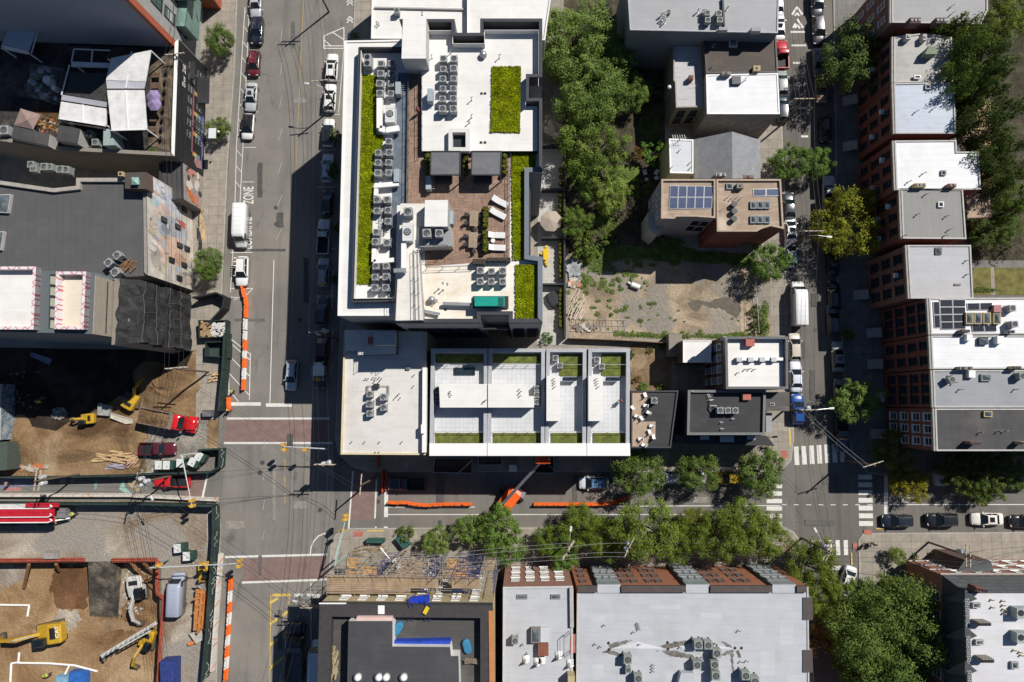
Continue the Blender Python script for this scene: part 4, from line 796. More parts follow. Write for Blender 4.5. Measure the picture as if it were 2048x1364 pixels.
vents(sg,[(1275,1248),(1276,1252),(1277,1256),(1278,1260),(1267,1266),(1208,1252),(1278,1290),(1200,1295),(1306,1332),(1306,1338),(1306,1344),(1190,1290),(1478,1263),(1482,1325),(1494,1324),(1360,1296),(1428,1289),(1432,1289),(1404,1317),(1404,1323)],sgz,.5,.06)
drains(sg,[(1217,1286),(1335,1285),(1470,1296),(1483,1296),(1336,1298),(1218,1299)],sgz)
crick=M_roof('cricket roof sheet',(.53,.54,.56),dirt=.1,w=1.2);stn=M_dirt('ponding stain',(.10,.09,.07),(.20,.185,.16),(.38,.38,.38),.5,(.3,.75))
for(xa,xb,xc,yc,hh)in((1222,1275,1330,1297,14),(1340,1400,1466,1297,13)):
    mb=MB();p=PP([(xa,yc),(xb,yc-hh),(xc,yc),(xb,yc+hh)],sgz);m_=P(xb,yc,sgz+.28);mb.add([Vector((q.x,q.y,sgz+.02))for q in p]+[m_],[(0,1,4),(1,2,4),(2,3,4),(3,0,4)]);mb.build('roof_cricket',crick,sg)
for k,px in enumerate(([(1216,1290),(1232,1284),(1266,1280),(1244,1290),(1222,1298)],[(1202,1305),(1217,1300),(1236,1304),(1250,1309),(1240,1313),(1222,1308)],[(1318,1292),(1345,1286),(1372,1280),(1388,1281),(1380,1287),(1352,1295),(1330,1298)],[(1324,1300),(1352,1302),(1378,1309),(1398,1316),(1366,1317),(1336,1312)],[(1438,1311),(1452,1303),(1466,1298),(1468,1304),(1450,1312)],[(1442,1284),(1456,1288),(1466,1295),(1456,1294)],[(1461,1308),(1467,1306),(1468,1348),(1464,1344)],[(1472,1302),(1478,1300),(1482,1316),(1477,1314)],[(1300,1296),(1318,1293),(1316,1302),(1304,1302)])):
    deck(sg,'ponding_stain',ragged(px,2.2,4,k),sgz+.014+.001*k,stn)
for k,(x,y,w_,h_)in enumerate(((1180,1230,30,14),(1300,1210,60,8),(1400,1226,44,12),(1560,1250,26,40),(1520,1300,30,50),(1185,1330,22,30),(1330,1345,40,14),(1570,1350,40,18))):deck(sg,'roof_patch',ragged(rect(x,y,x+w_,y+h_),1.2,9,k),sgz+.008,M_roof('patched roof sheet',(.50,.51,.53),dirt=.2,w=.8))
rbox(sg,'roof_hatch',[(1362,1346),(1388,1346),(1392,1380),(1354,1380)],sgz,sgz+1.2,roofs,roofs)
lb,lbp,lz=bld('apartment_block','brick block with a brown roof hatch and dishes between the scaffold and the bay fronts',[(1006,1174),(1146,1172),(1146,1600),(1004,1600)],12.2,M_brick('salmon brick',(.40,.19,.13),(.35,.165,.115),(.3,.2,.15)),roofs,.12,.25,M('pale coping',(.5,.5,.5)))
wins(lb,lbp,0,[2.6,5.6,8.6,10.8][:3],4,1.15,1.6,framew,glass,'w');skylight(lb,rect(1062,1257,1080,1286),lz,.9,wtaupe);rbox(lb,'roof_slab',rect(1081,1254,1098,1286),lz,lz+.3,roofs,crick)
rbox(lb,'hatch',rect(1076,1288,1097,1312),lz,lz+1.0,M('brown hatch',(.22,.085,.05),.6,.15));skylight(lb,rect(1034,1189,1055,1198),lz,.2,metal);skylight(lb,rect(1102,1189,1121,1198),lz,.2,metal);wall_line(lb,'side_coping',[(1143,1176),(1144,1255)],lz,lz+.5,.5,roofs and wlight);vents(lb,[(1053,1309),(1044,1291)],lz,.5)
for x,y in((1052,1322),(1075,1328),(1118,1314),(1141,1330),(1084,1324)):p=P(x,y,lz+.9);mb=MB();mb.cyl((p.x,p.y,lz),(p.x,p.y,lz+.8),.04);mb.cyl(p,p+Vector((.13,-.25,.12)),.08,.42,12);mb.box((p.x,p.y,lz+.06),(.9,.9,.1));mb.build('satellite_dish',copw,lb,True)
rbox(lb,'light_well',[(1141,1268),(1151,1268),(1151,1306),(1139,1306)],lz+.005,lz+.03,redpave);rail(lb,'railing',[(1139,1268),(1128,1276),(1128,1316),(1139,1308)],lz,1.2);rbox(lb,'stair_head',rect(1136,1352,1150,1390),lz,lz+1.8,wtan)
bkb,bkp,bkz=bld('brick_building','building under repair with a broad black parapet and scaffold along its north front',[(639,1208),(985,1211),(986,1600),(628,1600)],18.0,wtan,M_roof('wet dark roof',(.075,.072,.068),dirt=.8,w=1.5,dirt_col=(.13,.125,.11)),1.3,1.55,M('black parapet sheet',(.055,.05,.052),.6,.15))
wall_line(bkb,'parapet_edge',[(638,1207),(692,1207)],17.9,18.06,.15,copw);wall_line(bkb,'east_coping',[(982,1222),(985,1500)],17.1,18.12,.6,M('orange coping',(.5,.2,.07),.7));wall_line(bkb,'parapet_lining',[(660,1230),(656,1420)],16.8,17.9,.25,M('pink board',(.6,.42,.38),.8))
rbox(bkb,'bulkhead',[(697,1242),(785,1242),(785,1293),(900,1294),(902,1312),(917,1312),(920,1440),(693,1440)],bkz,18.9,wwhite,M_roof('dark bulkhead roof',(.06,.06,.064),dirt=.35,w=2,dirt_col=(.11,.11,.11)));rbox(bkb,'bulkhead_coping',[(714,1233),(785,1233),(785,1241),(711,1241)],bkz,18.5,M('pink board',(.6,.42,.38)))
for x in(714,756,771,806):p=P(x,1357,19.5);mb=MB();mb.cyl((p.x,p.y,18.9),(p.x,p.y,19.3),.5,.42,14);mb.cyl((p.x,p.y,19.3),(p.x,p.y,19.6),.55,.2,14);mb.build('roof_fan',copw,bkb,True)
rbox(bkb,'parapet_patch',rect(756,1211,769,1228),18.0,18.02,copw);wins(bkb,bkp,0,[2.5,5.8,9.0,12.2,15.4],8,1.1,1.7,framew,M('boarded window',(.5,.47,.42)),'b')
rbox(bkb,'blue_sheeting',[(784,1283),(900,1281),(900,1292),(784,1291)],bkz,17.9,M('blue sheeting',(.02,.06,.42),.5,.25,2))
# slate-roofed red corner house, south-east
sel=thing('mansion_block',P(2000,1250,0),'red-brick corner block with slate gables and four rooftop vents at the lower right','building')
b0=[(p.x,p.y)for p in PP([(1884,1150),(2300,1150),(2300,1600),(1890,1600)],9.4)];mb=MB();mb.prism(b0,KB-.005,9.4);mb.build('wall',M_brick('red orange brick',(.38,.12,.065),(.33,.10,.055),(.35,.25,.2)),sel)
tp=PP([(1932,1186),(2300,1186),(2300,1600),(1946,1600)],14.0);ev=[Vector((p[0],p[1],9.4))for p in b0];slate=M_brick('slate',(.115,.125,.125),(.095,.105,.105),(.06,.065,.065),.4,.22,.015,wall=False)
mb=MB();mb.quad(ev[0],ev[1],tp[1],tp[0]);mb.build('roof',slate,sel);mb=MB();mb.quad(ev[3],ev[0],tp[0],tp[3]);mb.build('roof',M('dark slate',(.06,.065,.07),.7,.2),sel)
mb=MB();mb.face([p-Vector((0,0,.15))for p in tp]);mb.build('roof',M_roof('silver white roof',(.60,.60,.62),dirt=.2,w=1.1),sel)
mb=MB();q=PP([(1932,1186),(1946,1600)],14.1);mb.beam(q[0],q[1],.55,.35);mb.build('eaves_trim',M_brick('shingle edge',(.4,.4,.41),(.3,.3,.31),(.1,.1,.1),.3,.3,.06,wall=False),sel)
for y in(1194,1268,1338):a,b,c=P(1895,y+2,11),P(1930,y-16,14.8),P(1955,y+4,14.2);mb=MB();d=P(1930,y+14,14.0);e_=P(1897,y+8,11);mb.face([a,b,c,d,e_]);mb.face([a,e_,Vector((e_.x,e_.y,9.4)),Vector((a.x,a.y,9.4))]);mb.build('gable',slate,sel)
wins(sel,b0,0,[2.4,5.4,8.1],9,1.1,1.5,framew,glass,'w');wins(sel,b0,3,[2.4,5.4,8.1],10,1.3,1.6,framew,glass,'w')
for i in range(4):z=1.2+2.6*i;mb=MB();mb.beam(Vector((*b0[0],z)),Vector((*b0[1],z)),.3,.22);mb.build('string_course',wlight,sel)
t_=[(p.x,p.y)for p in PP([(1930,1120),(1982,1122),(1990,1152),(1975,1165),(1935,1160),(1915,1142)],7.5)];mb=MB();mb.prism(t_,KB,7.5,0,True,False,1);mb.build('bay',[brickb,slate],sel)
for px in(rect(1946,1206,1962,1216),rect(1952,1280,1968,1290),rect(2024,1324,2038,1338)):skylight(sel,px,13.85,.45,wlight)
for px in([(1952,1173),(1972,1178),(1980,1186),(1950,1182)],rect(1958,1245,1982,1252),rect(1964,1318,1988,1326)):chimney(sel,px,13.8,1.6,brickr if px[0][1]==1173 else wtaupe,4)
for y in(1226,1275):rbox(sel,'roof_vent_box',rect(2034,y-9,2060,y+12),13.85,15.2,M('grey green box',(.33,.37,.35)));c=P(2042,y,15.2);mb=MB();mb.cyl(c,c+Vector((0,0,.05)),.4,n=12);mb.build('roof_vent_fan',metald,sel)
vents(sel,[(1985,1201),(1986,1216),(2007,1203),(2008,1212),(2009,1220),(2009,1228),(2030,1302),(2042,1306),(2044,1312)],13.85,.4,.08,wtan)

# ---------------------------------------------------------------- west side
def gpoly(px):return[(p.x,p.y)for p in PP(px)]
tw=thing('tower_block',P(300,50),'tall blank grey-walled block with an orange corner strip at the upper left','building');tb=gpoly([(-400,118),(398,146),(424,-200),(-400,-230)]);TH=27.0
mb=MB();mb.prism(tb,KB-.005,TH);mb.build('wall',M('blue-grey render',(.30,.315,.36),.85,.06,stain=.1),tw)
a,b=Vector(tb[1]),Vector(tb[2]);d=(b-a).normalized();nr_=Vector((d.y,-d.x));nr_=nr_ if nr_.x>0 else-nr_
def onwall(u,out,z):q=a+d*u+nr_*out;return Vector((q.x,q.y,z))
mb=MB();mb.hexa([onwall(-.05,-.3,0),onwall(-.05,.3,0),onwall(1.0,.3,0),onwall(1.0,-.3,0),onwall(-.05,-.3,TH),onwall(-.05,.3,TH),onwall(1.0,.3,TH),onwall(1.0,-.3,TH)]);mb.build('corner_strip',M('orange panel',(.42,.115,.06),.6,.12),tw)
mb=MB();mb.hexa([onwall(1.0,0,.1),onwall(1.0,.05,.1),onwall(26,.05,.1),onwall(26,0,.1),onwall(1.0,0,TH),onwall(1.0,.05,TH),onwall(26,.05,TH),onwall(26,0,TH)]);mb.build('facade',M_brick('pale stone panel',(.40,.395,.38),(.37,.365,.35),(.25,.25,.25),1.2,1.6,.02),tw)
fac=[(onwall(1.2,.06,0).x,onwall(1.2,.06,0).y),(onwall(20,.06,0).x,onwall(20,.06,0).y),(tb[2][0]-20,tb[2][1]),(tb[1][0]-20,tb[1][1])];wins(tw,fac,0,[6.5,10.2,13.9,17.6,21.3,25],5,1.7,2.7,framed,glassg,'d')
mb=MB();mb.hexa([onwall(3.4,.1,4),onwall(3.4,1.6,4),onwall(11,1.6,4),onwall(11,.1,4),onwall(3.4,.1,8.2),onwall(3.4,1.6,8.2),onwall(11,1.6,8.2),onwall(11,.1,8.2)]);mb.build('glass_bay',M_brick('green glass panel',(.19,.30,.26),(.17,.28,.24),(.09,.12,.11),1.3,2.1,.03,rough=.25),tw)
mb=MB();mb.hexa([onwall(7,.1,9),onwall(7,3.4,9),onwall(26,3.4,9),onwall(26,.1,9),onwall(7,.1,9.4),onwall(7,3.4,9.4),onwall(26,3.4,9.4),onwall(26,.1,9.4)]);mb.build('canopy',M('canopy',(.2,.21,.25),.6),tw);mb=MB();mb.hexa([onwall(11,.1,.2),onwall(11,3.0,.2),onwall(13,3.0,.2),onwall(13,.1,.2),onwall(11,.1,9),onwall(11,3.0,9),onwall(13,3.0,9),onwall(13,.1,9)]);mb.build('corner_strip',M('orange panel',(.42,.115,.06)),tw)

BZ=9.3
bar=thing('roof_bar',P(300,200),'black-fronted bar building with white louvred shelters crowding its roof','building');bp3=[(p.x,p.y)for p in PP([(-120,42),(357,78),(349,312),(118,300),(-120,262)],BZ)]
mb=MB();mb.prism(bp3,KB-.005,BZ-1.0,0,False);mb.build('wall',wtaupe,bar);mb=MB();mb.face([(p[0],p[1],BZ-1.0)for p in bp3]);mb.build('roof',M_dirt('worn bar deck',(.035,.033,.032),(.07,.065,.06),(.15,.125,.10),.35),bar)
run(bar,'parapet',[2,3],BZ-1.2,BZ,.55,wtaupe,bp3);run(bar,'parapet',[1],BZ-1.2,BZ,.55,copw,bp3)
# black east front with steel windows, white lettering and plain bands of colour
def wallspace(a,b,cen):
    a,b=Vector(a[:2]),Vector(b[:2]);d=(b-a).normalized();n=Vector((d.y,-d.x));n=n if n.dot(a-Vector(cen))>0 else-n
    return lambda t,z,out=.02:Vector((*(a+(b-a)*t+n*out),z))
WS=wallspace(bp3[1],bp3[2],(bp3[0][0],bp3[2][1]))
def wpatch(root,ws,pts,out,mat,name='painted_patch'):mb=MB();mb.face([ws(t,z,out)for t,z in pts]);return mb.build(name,mat,root)
wpatch(bar,WS,[(0,.15),(1,.15),(1,BZ),(0,BZ)],.01,M('black paint',(.022,.022,.024),.6,.3),'front')
for r0,z in enumerate((2.2,5.0)):
    for k in range(7):
        t=.10+k*.10;mb=MB();mb.quad(WS(t,z-.9,.03),WS(t+.055,z-.9,.03),WS(t+.055,z+.9,.03),WS(t,z+.9,.03),1)
        for q in(t,t+.027,t+.055):mb.beam(WS(q,z-.9,.05),WS(q,z+.9,.05),.05,.05,0)
        for q in(z-.9,z,z+.9):mb.beam(WS(t,q,.05),WS(t+.055,q,.05),.12 if q==z else .04,.05,0)
        mb.build('window',[frameg,glass],bar)
cs=[(.36,.12,.15),(.5,.26,.08),(.55,.42,.1),(.12,.27,.27),(.17,.19,.36)]
wpatch(bar,WS,[(.31,4.05),(.86,4.05),(.86,4.5),(.31,4.5)],.06,M('rose band',(.30,.095,.12),.7,.15))
for t in(.31,.49,.67,.85):[wpatch(bar,WS,[(t,4.05-.6*k),(t+.035,4.05-.6*k),(t+.035,3.45-.6*k),(t,3.45-.6*k)],.065+.004*k,M('band %d'%k,cs[k+1],.7,.15))for k in range(4)]
wpatch(bar,WS,[(.40,.6),(.92,.6),(.92,1.2),(.40,1.2)],.06,M('blue band',(.14,.16,.32),.7,.15));wpatch(bar,WS,[(.88,1.2),(.95,.8),(.965,2.6),(.93,3.6),(.885,3.2)],.07,M('pink patch',(.34,.2,.19),.8,.3))
ux,uy=(Vector(WS(1,0))-Vector(WS(0,0))).normalized(),Vector((0,0,1));nn=ux.cross(uy)
if nn.x<0:ux,nn=-ux,-nn
mt=Matrix(((ux.x,uy.x,nn.x,0),(ux.y,uy.y,nn.y,0),(ux.z,uy.z,nn.z,0),(0,0,0,1)))
lt=lettering('Bw 28',(0,0),.95,3.4,0,M('sign white',(.72,.7,.66),.6,.03),M4=Matrix.Translation(WS(.265,7.4,.05))@mt,name='sign_lettering');lt.parent=bar;lt.matrix_parent_inverse=Matrix.Translation(-OFF[bar.name]);KIDS.setdefault(bar.name,[]).append(lt)
mb=MB();mb.hexa([WS(.10,5.6,.05),WS(.10,5.6,.9),WS(.25,5.6,.9),WS(.25,5.6,.05),WS(.10,5.9,.05),WS(.10,5.9,.9),WS(.25,5.9,.9),WS(.25,5.9,.05)]);mb.build('canopy',metald,bar);mb=MB();mb.hexa([WS(.16,2.9,.05),WS(.16,2.9,1.9),WS(.40,2.9,1.9),WS(.40,2.9,.05),WS(.16,3.2,.05),WS(.16,3.2,1.9),WS(.40,3.2,1.9),WS(.40,3.2,.05)]);mb.build('canopy',metald,bar)
louv=M_brick('white louvre roof',(.74,.73,.71),(.72,.71,.69),(.55,.55,.55),20,.2,.012,wall=False);frw=M('white steel',(.72,.71,.70),.5,.05)
def shelter(label,panels,posts,z,seams=()):
    c=P(*panels[0][0][0],z);r_=thing('roof_shelter',(c.x,c.y,BZ-1),label,'shelter','roof bar shelters')
    for px,zs_,mt_ in panels:p=[P(x,y,zq)for(x,y),zq in zip(px,zs_)];mb=MB();mb.hexa([q-Vector((0,0,.18))for q in p]+p)if len(p)==4 else mb.face(p);mb.build('roof_panel',mt_,r_)
    for x,y in posts:q=P(x,y,z);mb=MB();mb.beam(Vector((q.x,q.y,BZ-1)),q,.16,.16);mb.build('post',frw,r_)
    for s in seams:mb=MB();p=PP(s,z+.06);[mb.beam(i,j,.14,.14)for i,j in zip(p,p[1:])];mb.build('beam',frw,r_)
    return r_
lg=M('grey fabric',(.58,.58,.62),.8,.05);smoke=M('smoked glass roof',(.05,.05,.048),.35,.35,2)
shelter('largest white louvred roof shelter, behind the tables of the roof bar',[([(222,116),(302,100),(291,163),(212,160)],[12.4,12.4,12,12],louv),([(212,161),(291,164),(288,177),(214,177)],[12,12,11.6,11.6],lg),([(214,180),(288,180),(294,258),(223,261)],[12]*4,louv)],[(216,118),(302,102),(292,258),(224,260)],12,[[(263,103),(252,176)],[(251,180),(256,259)],[(222,261),(295,259)]])
shelter('lower white louvred roof shelter beside the largest one',[([(122,203),(212,217),(213,251),(117,236)],[11.6]*4,louv),([(124,189),(213,204),(212,214),(122,200)],[11.9,11.9,11.5,11.5],lg)],[(119,236),(212,250)],11.6,[[(166,209),(165,244)],[(117,237),(212,252)]])
shelter('smoked glass roof shelter between two white louvred roofs',[([(142,144),(214,147),(212,203),(129,188)],[11.4]*4,smoke),([(143,123),(217,126),(216,135),(142,133)],[11.6,11.6,11.4,11.4],lg)],[(143,125),(216,127)],11.5,[[(148,98),(220,101)],[(185,100),(183,124)],[(148,98),(143,124)],[(139,130),(123,190)]])
shelter('pale grey awning over the shaded west end of the roof bar',[([(24,42),(75,53),(57,101),(3,89)],[11.4]*4,M('pale awning',(.5,.53,.58),.8,.05)),([(3,90),(57,102),(55,108),(2,97)],[11.4,11.4,10.9,10.9],lg)],[(24,43),(78,54),(56,105),(3,95)],11.3,[[(78,54),(63,106)]])
for px,z,lb_,mt_ in(([(28,252),(98,268),(95,291),(22,275)],10.6,'long dark grey shed roof along the south parapet of the roof bar',roofd2),([(118,248),(160,258),(154,287),(112,280)],10.8,'square dark grey shed roof next to the two loose condensers',roofd2)):
    pl=[(p.x,p.y)for p in PP(px,z)];r_=thing('roof_shed',(pl[0][0],pl[0][1],BZ-1),lb_,'shed');mb=MB();mb.prism(pl,BZ-1,z-.12,0,False);mb.build('wall',wlight,r_);mb=MB();mb.prism(pl,z-.12,z);mb.build('roof',mt_,r_)
cx=PP([(41,217),(82,229),(66,259),(28,250)],10.2);m_=P(55,240,10.9);r_=thing('sail_tent',(cx[0].x,cx[0].y,BZ-1),'faded brown fabric tent on the roof bar','tent');mb=MB();[mb.face([cx[i],cx[(i+1)%4],m_])for i in range(4)];mb.build('canopy',M('brown fabric',(.30,.215,.19),.9,.15),r_);mb=MB();[mb.beam(Vector((q.x,q.y,BZ-1)),q,.08,.08)for q in cx];mb.build('poles',metal,r_)
pl=[(p.x,p.y)for p in PP([(207,257),(222,258),(230,290),(206,291)],11)];solo('plant_cabinet',MB().prism(pl,BZ-1,11.0),M('grey green cabinet',(.3,.37,.36),.5,.1),'grey-green plant cabinet at the south end of the white louvred roof','cabinet',bevel=.06)
pl=[(p.x,p.y)for p in PP([(300,98),(350,122),(346,305),(296,290),(300,180)],BZ-.9)];mb=MB();mb.face([(p[0],p[1],BZ-.94)for p in pl]);mb.build('deck_floor',M_dirt('roof bar floor',(.07,.055,.04),(.16,.125,.09),(.26,.2,.14),.7),bar)
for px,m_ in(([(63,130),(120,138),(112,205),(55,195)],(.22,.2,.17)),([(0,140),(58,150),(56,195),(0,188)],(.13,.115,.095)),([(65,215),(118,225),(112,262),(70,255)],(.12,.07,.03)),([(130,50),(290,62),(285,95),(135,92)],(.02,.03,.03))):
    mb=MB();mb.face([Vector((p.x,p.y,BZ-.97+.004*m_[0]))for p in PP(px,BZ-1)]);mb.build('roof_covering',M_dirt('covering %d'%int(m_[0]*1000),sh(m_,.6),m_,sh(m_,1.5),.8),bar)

for i,(x,y,rr)in enumerate(((92,158,.62),(106,174,.42),(80,140,.5),(74,178,.4),(66,165,.45),(110,196,.35))):c=P(x,y,BZ+.2);mb=MB();mb.cyl((c.x,c.y,BZ-1),(c.x,c.y,BZ+.1),rr,n=16);mb.cyl((c.x,c.y,BZ+.1),(c.x,c.y,BZ+.2),rr*.85,rr*.6,16);solo('steel_drum',mb,copw if i<2 else metal,('largest pale round drum on the shaded roof','second pale round drum, right of the largest','dull drum above the largest pale one','dull drum below the largest pale one','dull drum left of the largest pale one','smallest drum by the drum enclosure rail')[i],'drum','roof bar drums',smooth=False)
en=thing('enclosure_rail',P(88,165,BZ),'low metal rail enclosing the round drums on the roof bar','railing');rail(en,'rails',[(62,128),(126,138),(112,208),(56,188),(62,128)],BZ-1,1.1,metal)
for i in range(6):p=P(312-1.5*i,150+22*i,BZ-.2);mb=MB();mb.box((p.x,p.y,BZ-.22),(1.1,.75,.06));mb.box((p.x,p.y,BZ-.58),(.1,.1,.7));solo('bar_table',mb,M('bar table',(.12,.075,.05),.6,.3),'%s dark wooden table from the north on the roof bar front'%ORD[i],'table','roof bar tables')
for i,(x,y)in enumerate(((304,190),(306,206))):p=P(x,y,BZ+1.6);r_=thing('folded_parasol',(p.x,p.y,BZ-.95),('northern','southern')[i]+' purple parasol at the edge of the largest louvred roof','parasol','purple parasols');mb=MB();e9_=[(p.x+1.1*math.cos(k*1.047),p.y+1.1*math.sin(k*1.047),BZ+1.2)for k in range(6)];[mb.face([e9_[k],e9_[(k+1)%6],(p.x,p.y,BZ+1.7)])for k in range(6)];mb.build('canopy',M('purple canvas',(.26,.2,.36),.9,.15),r_);mb=MB();mb.cyl((p.x,p.y,BZ-.95),(p.x,p.y,BZ+1.7),.04);mb.build('pole',metal,r_)
MZ=13.5
mur=thing('mural_building',P(200,450),'grey-roofed building whose street wall is painted with a pale mural','building');mp3=[(p.x,p.y)for p in PP([(-120,344),(108,377),(153,372),(153,356),(250,356),(291,345),(292.5,445),(294,550),(208,555),(172,547),(-120,538)],MZ)]
mb=MB();mb.prism(mp3,KB-.005,MZ-.4,0,False);mb.build('wall',wtaupe,mur);mb=MB();mb.face([(p[0],p[1],MZ-.4)for p in mp3]);mb.build('roof',M_roof('dark grey felt',(.095,.094,.096),seam=.75,dirt=.25,w=1.0,l=12,dirt_col=(.16,.15,.13),rot=1.53),mur);run(mur,'parapet',[0,1,2,3],MZ-.6,MZ+.1,.55,coping,mp3);run(mur,'parapet',[5,6],MZ-.6,MZ,.4,M('worn coping',(.28,.26,.24)),mp3)
rbox(mur,'roof_box',[(250,345),(292,344),(293,378),(250,377)],MZ-.4,MZ+1.4,brickb,M('brown box top',(.085,.07,.06)));c=P(268,361,MZ+2.2);mb=MB();mb.cyl((c.x,c.y,MZ+1.4),(c.x,c.y,MZ+2.0),.5,.5,4);mb.cyl((c.x,c.y,MZ+2.0),(c.x,c.y,MZ+2.3),.75,.2,4);mb.build('roof_vent',M('verdigris',(.25,.42,.36),.6,.2),mur)
chimney(mur,rect(236,343,246,352),MZ-.4,1.4,wtan,1);
for px in([(-20,390),(22,388),(16,426),(-20,424)],[(-20,465),(8,462),(2,500),(-20,500)]):skylight(mur,px,MZ-.4,.5,wlight)
MS=wallspace(mp3[5],mp3[7],(mp3[0][0],mp3[6][1]));
def mcol(n_,c):return M('mural '+n_,sh(c,1.18),.85,.22,.8,stain=.2,stain_col=(.3,.28,.25))
wpatch(mur,MS,[(0,.15),(1,.15),(1,MZ-.02),(0,MZ-.02)],.13,mcol('ground',(.50,.46,.40)),'mural')
def blob(t0,z0,rt,rz,n=18,j=.16,seed=0):q=random.Random(seed);return[(min(1,max(0,t0+rt*math.cos(i*6.283/n)*(1+q.uniform(-j,j)))),min(MZ-.1,max(.3,z0+rz*math.sin(i*6.283/n)*(1+q.uniform(-j,j)))))for i in range(n)]
k=0
for(t,z,rt,rz,c,n_)in((.50,7,.30,5.2,(.46,.42,.36),'cream'),(.12,9.5,.11,3.4,(.52,.53,.56),'white flower'),(.18,6,.10,2.6,(.46,.48,.53),'grey flower'),(.08,4,.06,2.4,(.2,.24,.2),'leaf'),(.30,9.2,.08,2.4,(.52,.40,.35),'pale pink'),(.34,4.2,.05,1.8,(.42,.1,.07),'red'),(.46,6.4,.14,4.6,(.34,.36,.39),'grey face'),(.66,6.4,.15,5.0,(.53,.37,.28),'peach face'),(.47,8.6,.05,1.3,(.22,.24,.27),'grey shade'),(.68,9.2,.04,1.6,(.62,.47,.38),'peach light'),(.72,4.6,.06,1.8,(.42,.27,.2),'peach shade'),(.58,3.0,.05,1.6,(.27,.28,.3),'grey jaw'),(.86,9.8,.07,2.4,(.5,.44,.3),'straw flower'),(.90,6.4,.08,2.6,(.44,.41,.37),'pale flower'),(.92,3.4,.06,2.2,(.35,.3,.25),'brown flower'),(.24,11.4,.05,1.2,(.35,.45,.47),'teal'),(.80,11.3,.1,1.4,(.36,.33,.28),'stone')):
    k+=1;wpatch(mur,MS,blob(t,z,rt,rz,20,.12,k),.132+.0015*k,mcol(n_,c))
for s_ in range(46):q=random.Random(s_*13+1);k+=1;wpatch(mur,MS,blob(q.uniform(.05,.95),q.uniform(1,12.6),q.uniform(.012,.05),q.uniform(.3,1.1),9,.35,s_),.132+.0015*k,mcol('scrap %d'%(s_%7),((.55,.53,.5),(.36,.38,.42),(.5,.4,.33),(.42,.36,.26),(.3,.3,.3),(.55,.44,.38),(.25,.24,.22))[s_%7]))
for k2,(t,z)in enumerate(((.14,2.2),(.36,4.4),(.55,3.9),(.55,1.6),(.74,6.4),(.74,2.6),(.9,4.2),(.36,8.4))):
    mb=MB();mb.hexa([MS(t,z,.2),MS(t+.05,z,.2),MS(t+.05,z,.38),MS(t,z,.38),MS(t,z+1.5,.2),MS(t+.05,z+1.5,.2),MS(t+.05,z+1.5,.38),MS(t,z+1.5,.38)],0);mb.quad(MS(t+.006,z+.12,.385),MS(t+.044,z+.12,.385),MS(t+.044,z+1.38,.385),MS(t+.006,z+1.38,.385),1);mb.build('window',[framed,glass],mur)
orn,op,oz=bld('painted_shed','small shopfront with an orange and white painted street wall beside the large mural',[(318,326),(365,318),(367,398),(318,402)],6.7,wtaupe,roofd2,.3,.25,copd);OS=wallspace(op[1],op[2],(op[0][0],op[1][1]));k=0
wpatch(orn,OS,[(0,.15),(1,.15),(1,6.6),(0,6.6)],.01,M('shop wall',(.33,.29,.26),.85,.2),'front')
for s_ in range(16):q=random.Random(s_*7);wpatch(orn,OS,blob(q.uniform(.1,.9),q.uniform(1.2,5.8),q.uniform(.05,.16),q.uniform(.4,1.2),9,.3,s_),.02+.004*s_,M('shop paint %d'%(s_%4),[(.55,.16,.04),(.60,.56,.5),(.05,.05,.06),(.5,.22,.16)][s_%4],.8,.15))
con=thing('construction_block',P(180,600),'half-built block with pink-and-white taped parapets and a netted street front','building');cz_=21.0
cp3=[(p.x,p.y)for p in PP([(-120,535),(190,545),(185,668),(-120,660)],cz_-1)];mb=MB();mb.prism(cp3,KB,cz_-1.0);mb.build('wall',M_brick('blue grey panel',(.20,.235,.25),(.185,.22,.235),(.12,.14,.15),3,.5,.02),con)
tape=M_brick('pink white tape',(.70,.66,.65),(.68,.62,.62),(.55,.14,.18),.9,.9,.06,wall=False,rot=.78,var=.05)
for x0,x1,fl_ in((-120,72,roofw),(112,172,M_roof('cream membrane',(.68,.62,.5),dirt=.3))):
    pl=[(p.x,p.y)for p in PP([(x0,533+(x0>0)*10),(x1,533+(x0>0)*10),(x1-5,659),(x0-3,658)],cz_)];mb=MB();ring(mb,pl,.38,cz_-1,cz_+.03);mb.build('parapet',[tape],con);mb=MB();mb.prism(pl,cz_-1,cz_-.02,0,False);mb.build('parapet_wall',wdark,con);mb=MB();mb.face([(p[0],p[1],cz_-.95)for p in inset(pl,.36)]);mb.build('roof',fl_,con)
for k in range(5):rbox(con,'roof_window',[(101,552+22*k),(124,555+22*k),(123,571+22*k),(100,568+22*k)],cz_-1,cz_-.9,metald,M('pale glazing',(.38,.38,.30),.3,.1))
rbox(con,'roof_strip',[(100,548),(126,550),(122,660),(97,657)],cz_-1.0,cz_-.96,wdark)
mb=MB();a,b,c,d=P(190,551,cz_-1),P(232,552,17),P(225,690,17),P(185,668,cz_-1);p1_,p2_=P(190,551,cz_-1),P(185,668,cz_-1);f_=[(p1_.x,p1_.y),(p2_.x,p2_.y),(p2_.x-8,p2_.y),(p1_.x-8,p1_.y)];wins(con,f_,0,[18.5],4,1.7,1.9,metald,glass,'d')
mb=MB();q0,q1=Vector((p1_.x,p1_.y,0)),Vector((p2_.x,p2_.y,0));e_=Vector((.12,0,0));mb.hexa([q0+Vector((0,0,14)),q0+e_+Vector((0,0,14)),q1+e_+Vector((0,0,14)),q1+Vector((0,0,14)),q0+Vector((0,0,20)),q0+e_+Vector((0,0,20)),q1+e_+Vector((0,0,20)),q1+Vector((0,0,20))]);mb.build('facade',M('beige board',(.34,.29,.23),.9,.1),con)
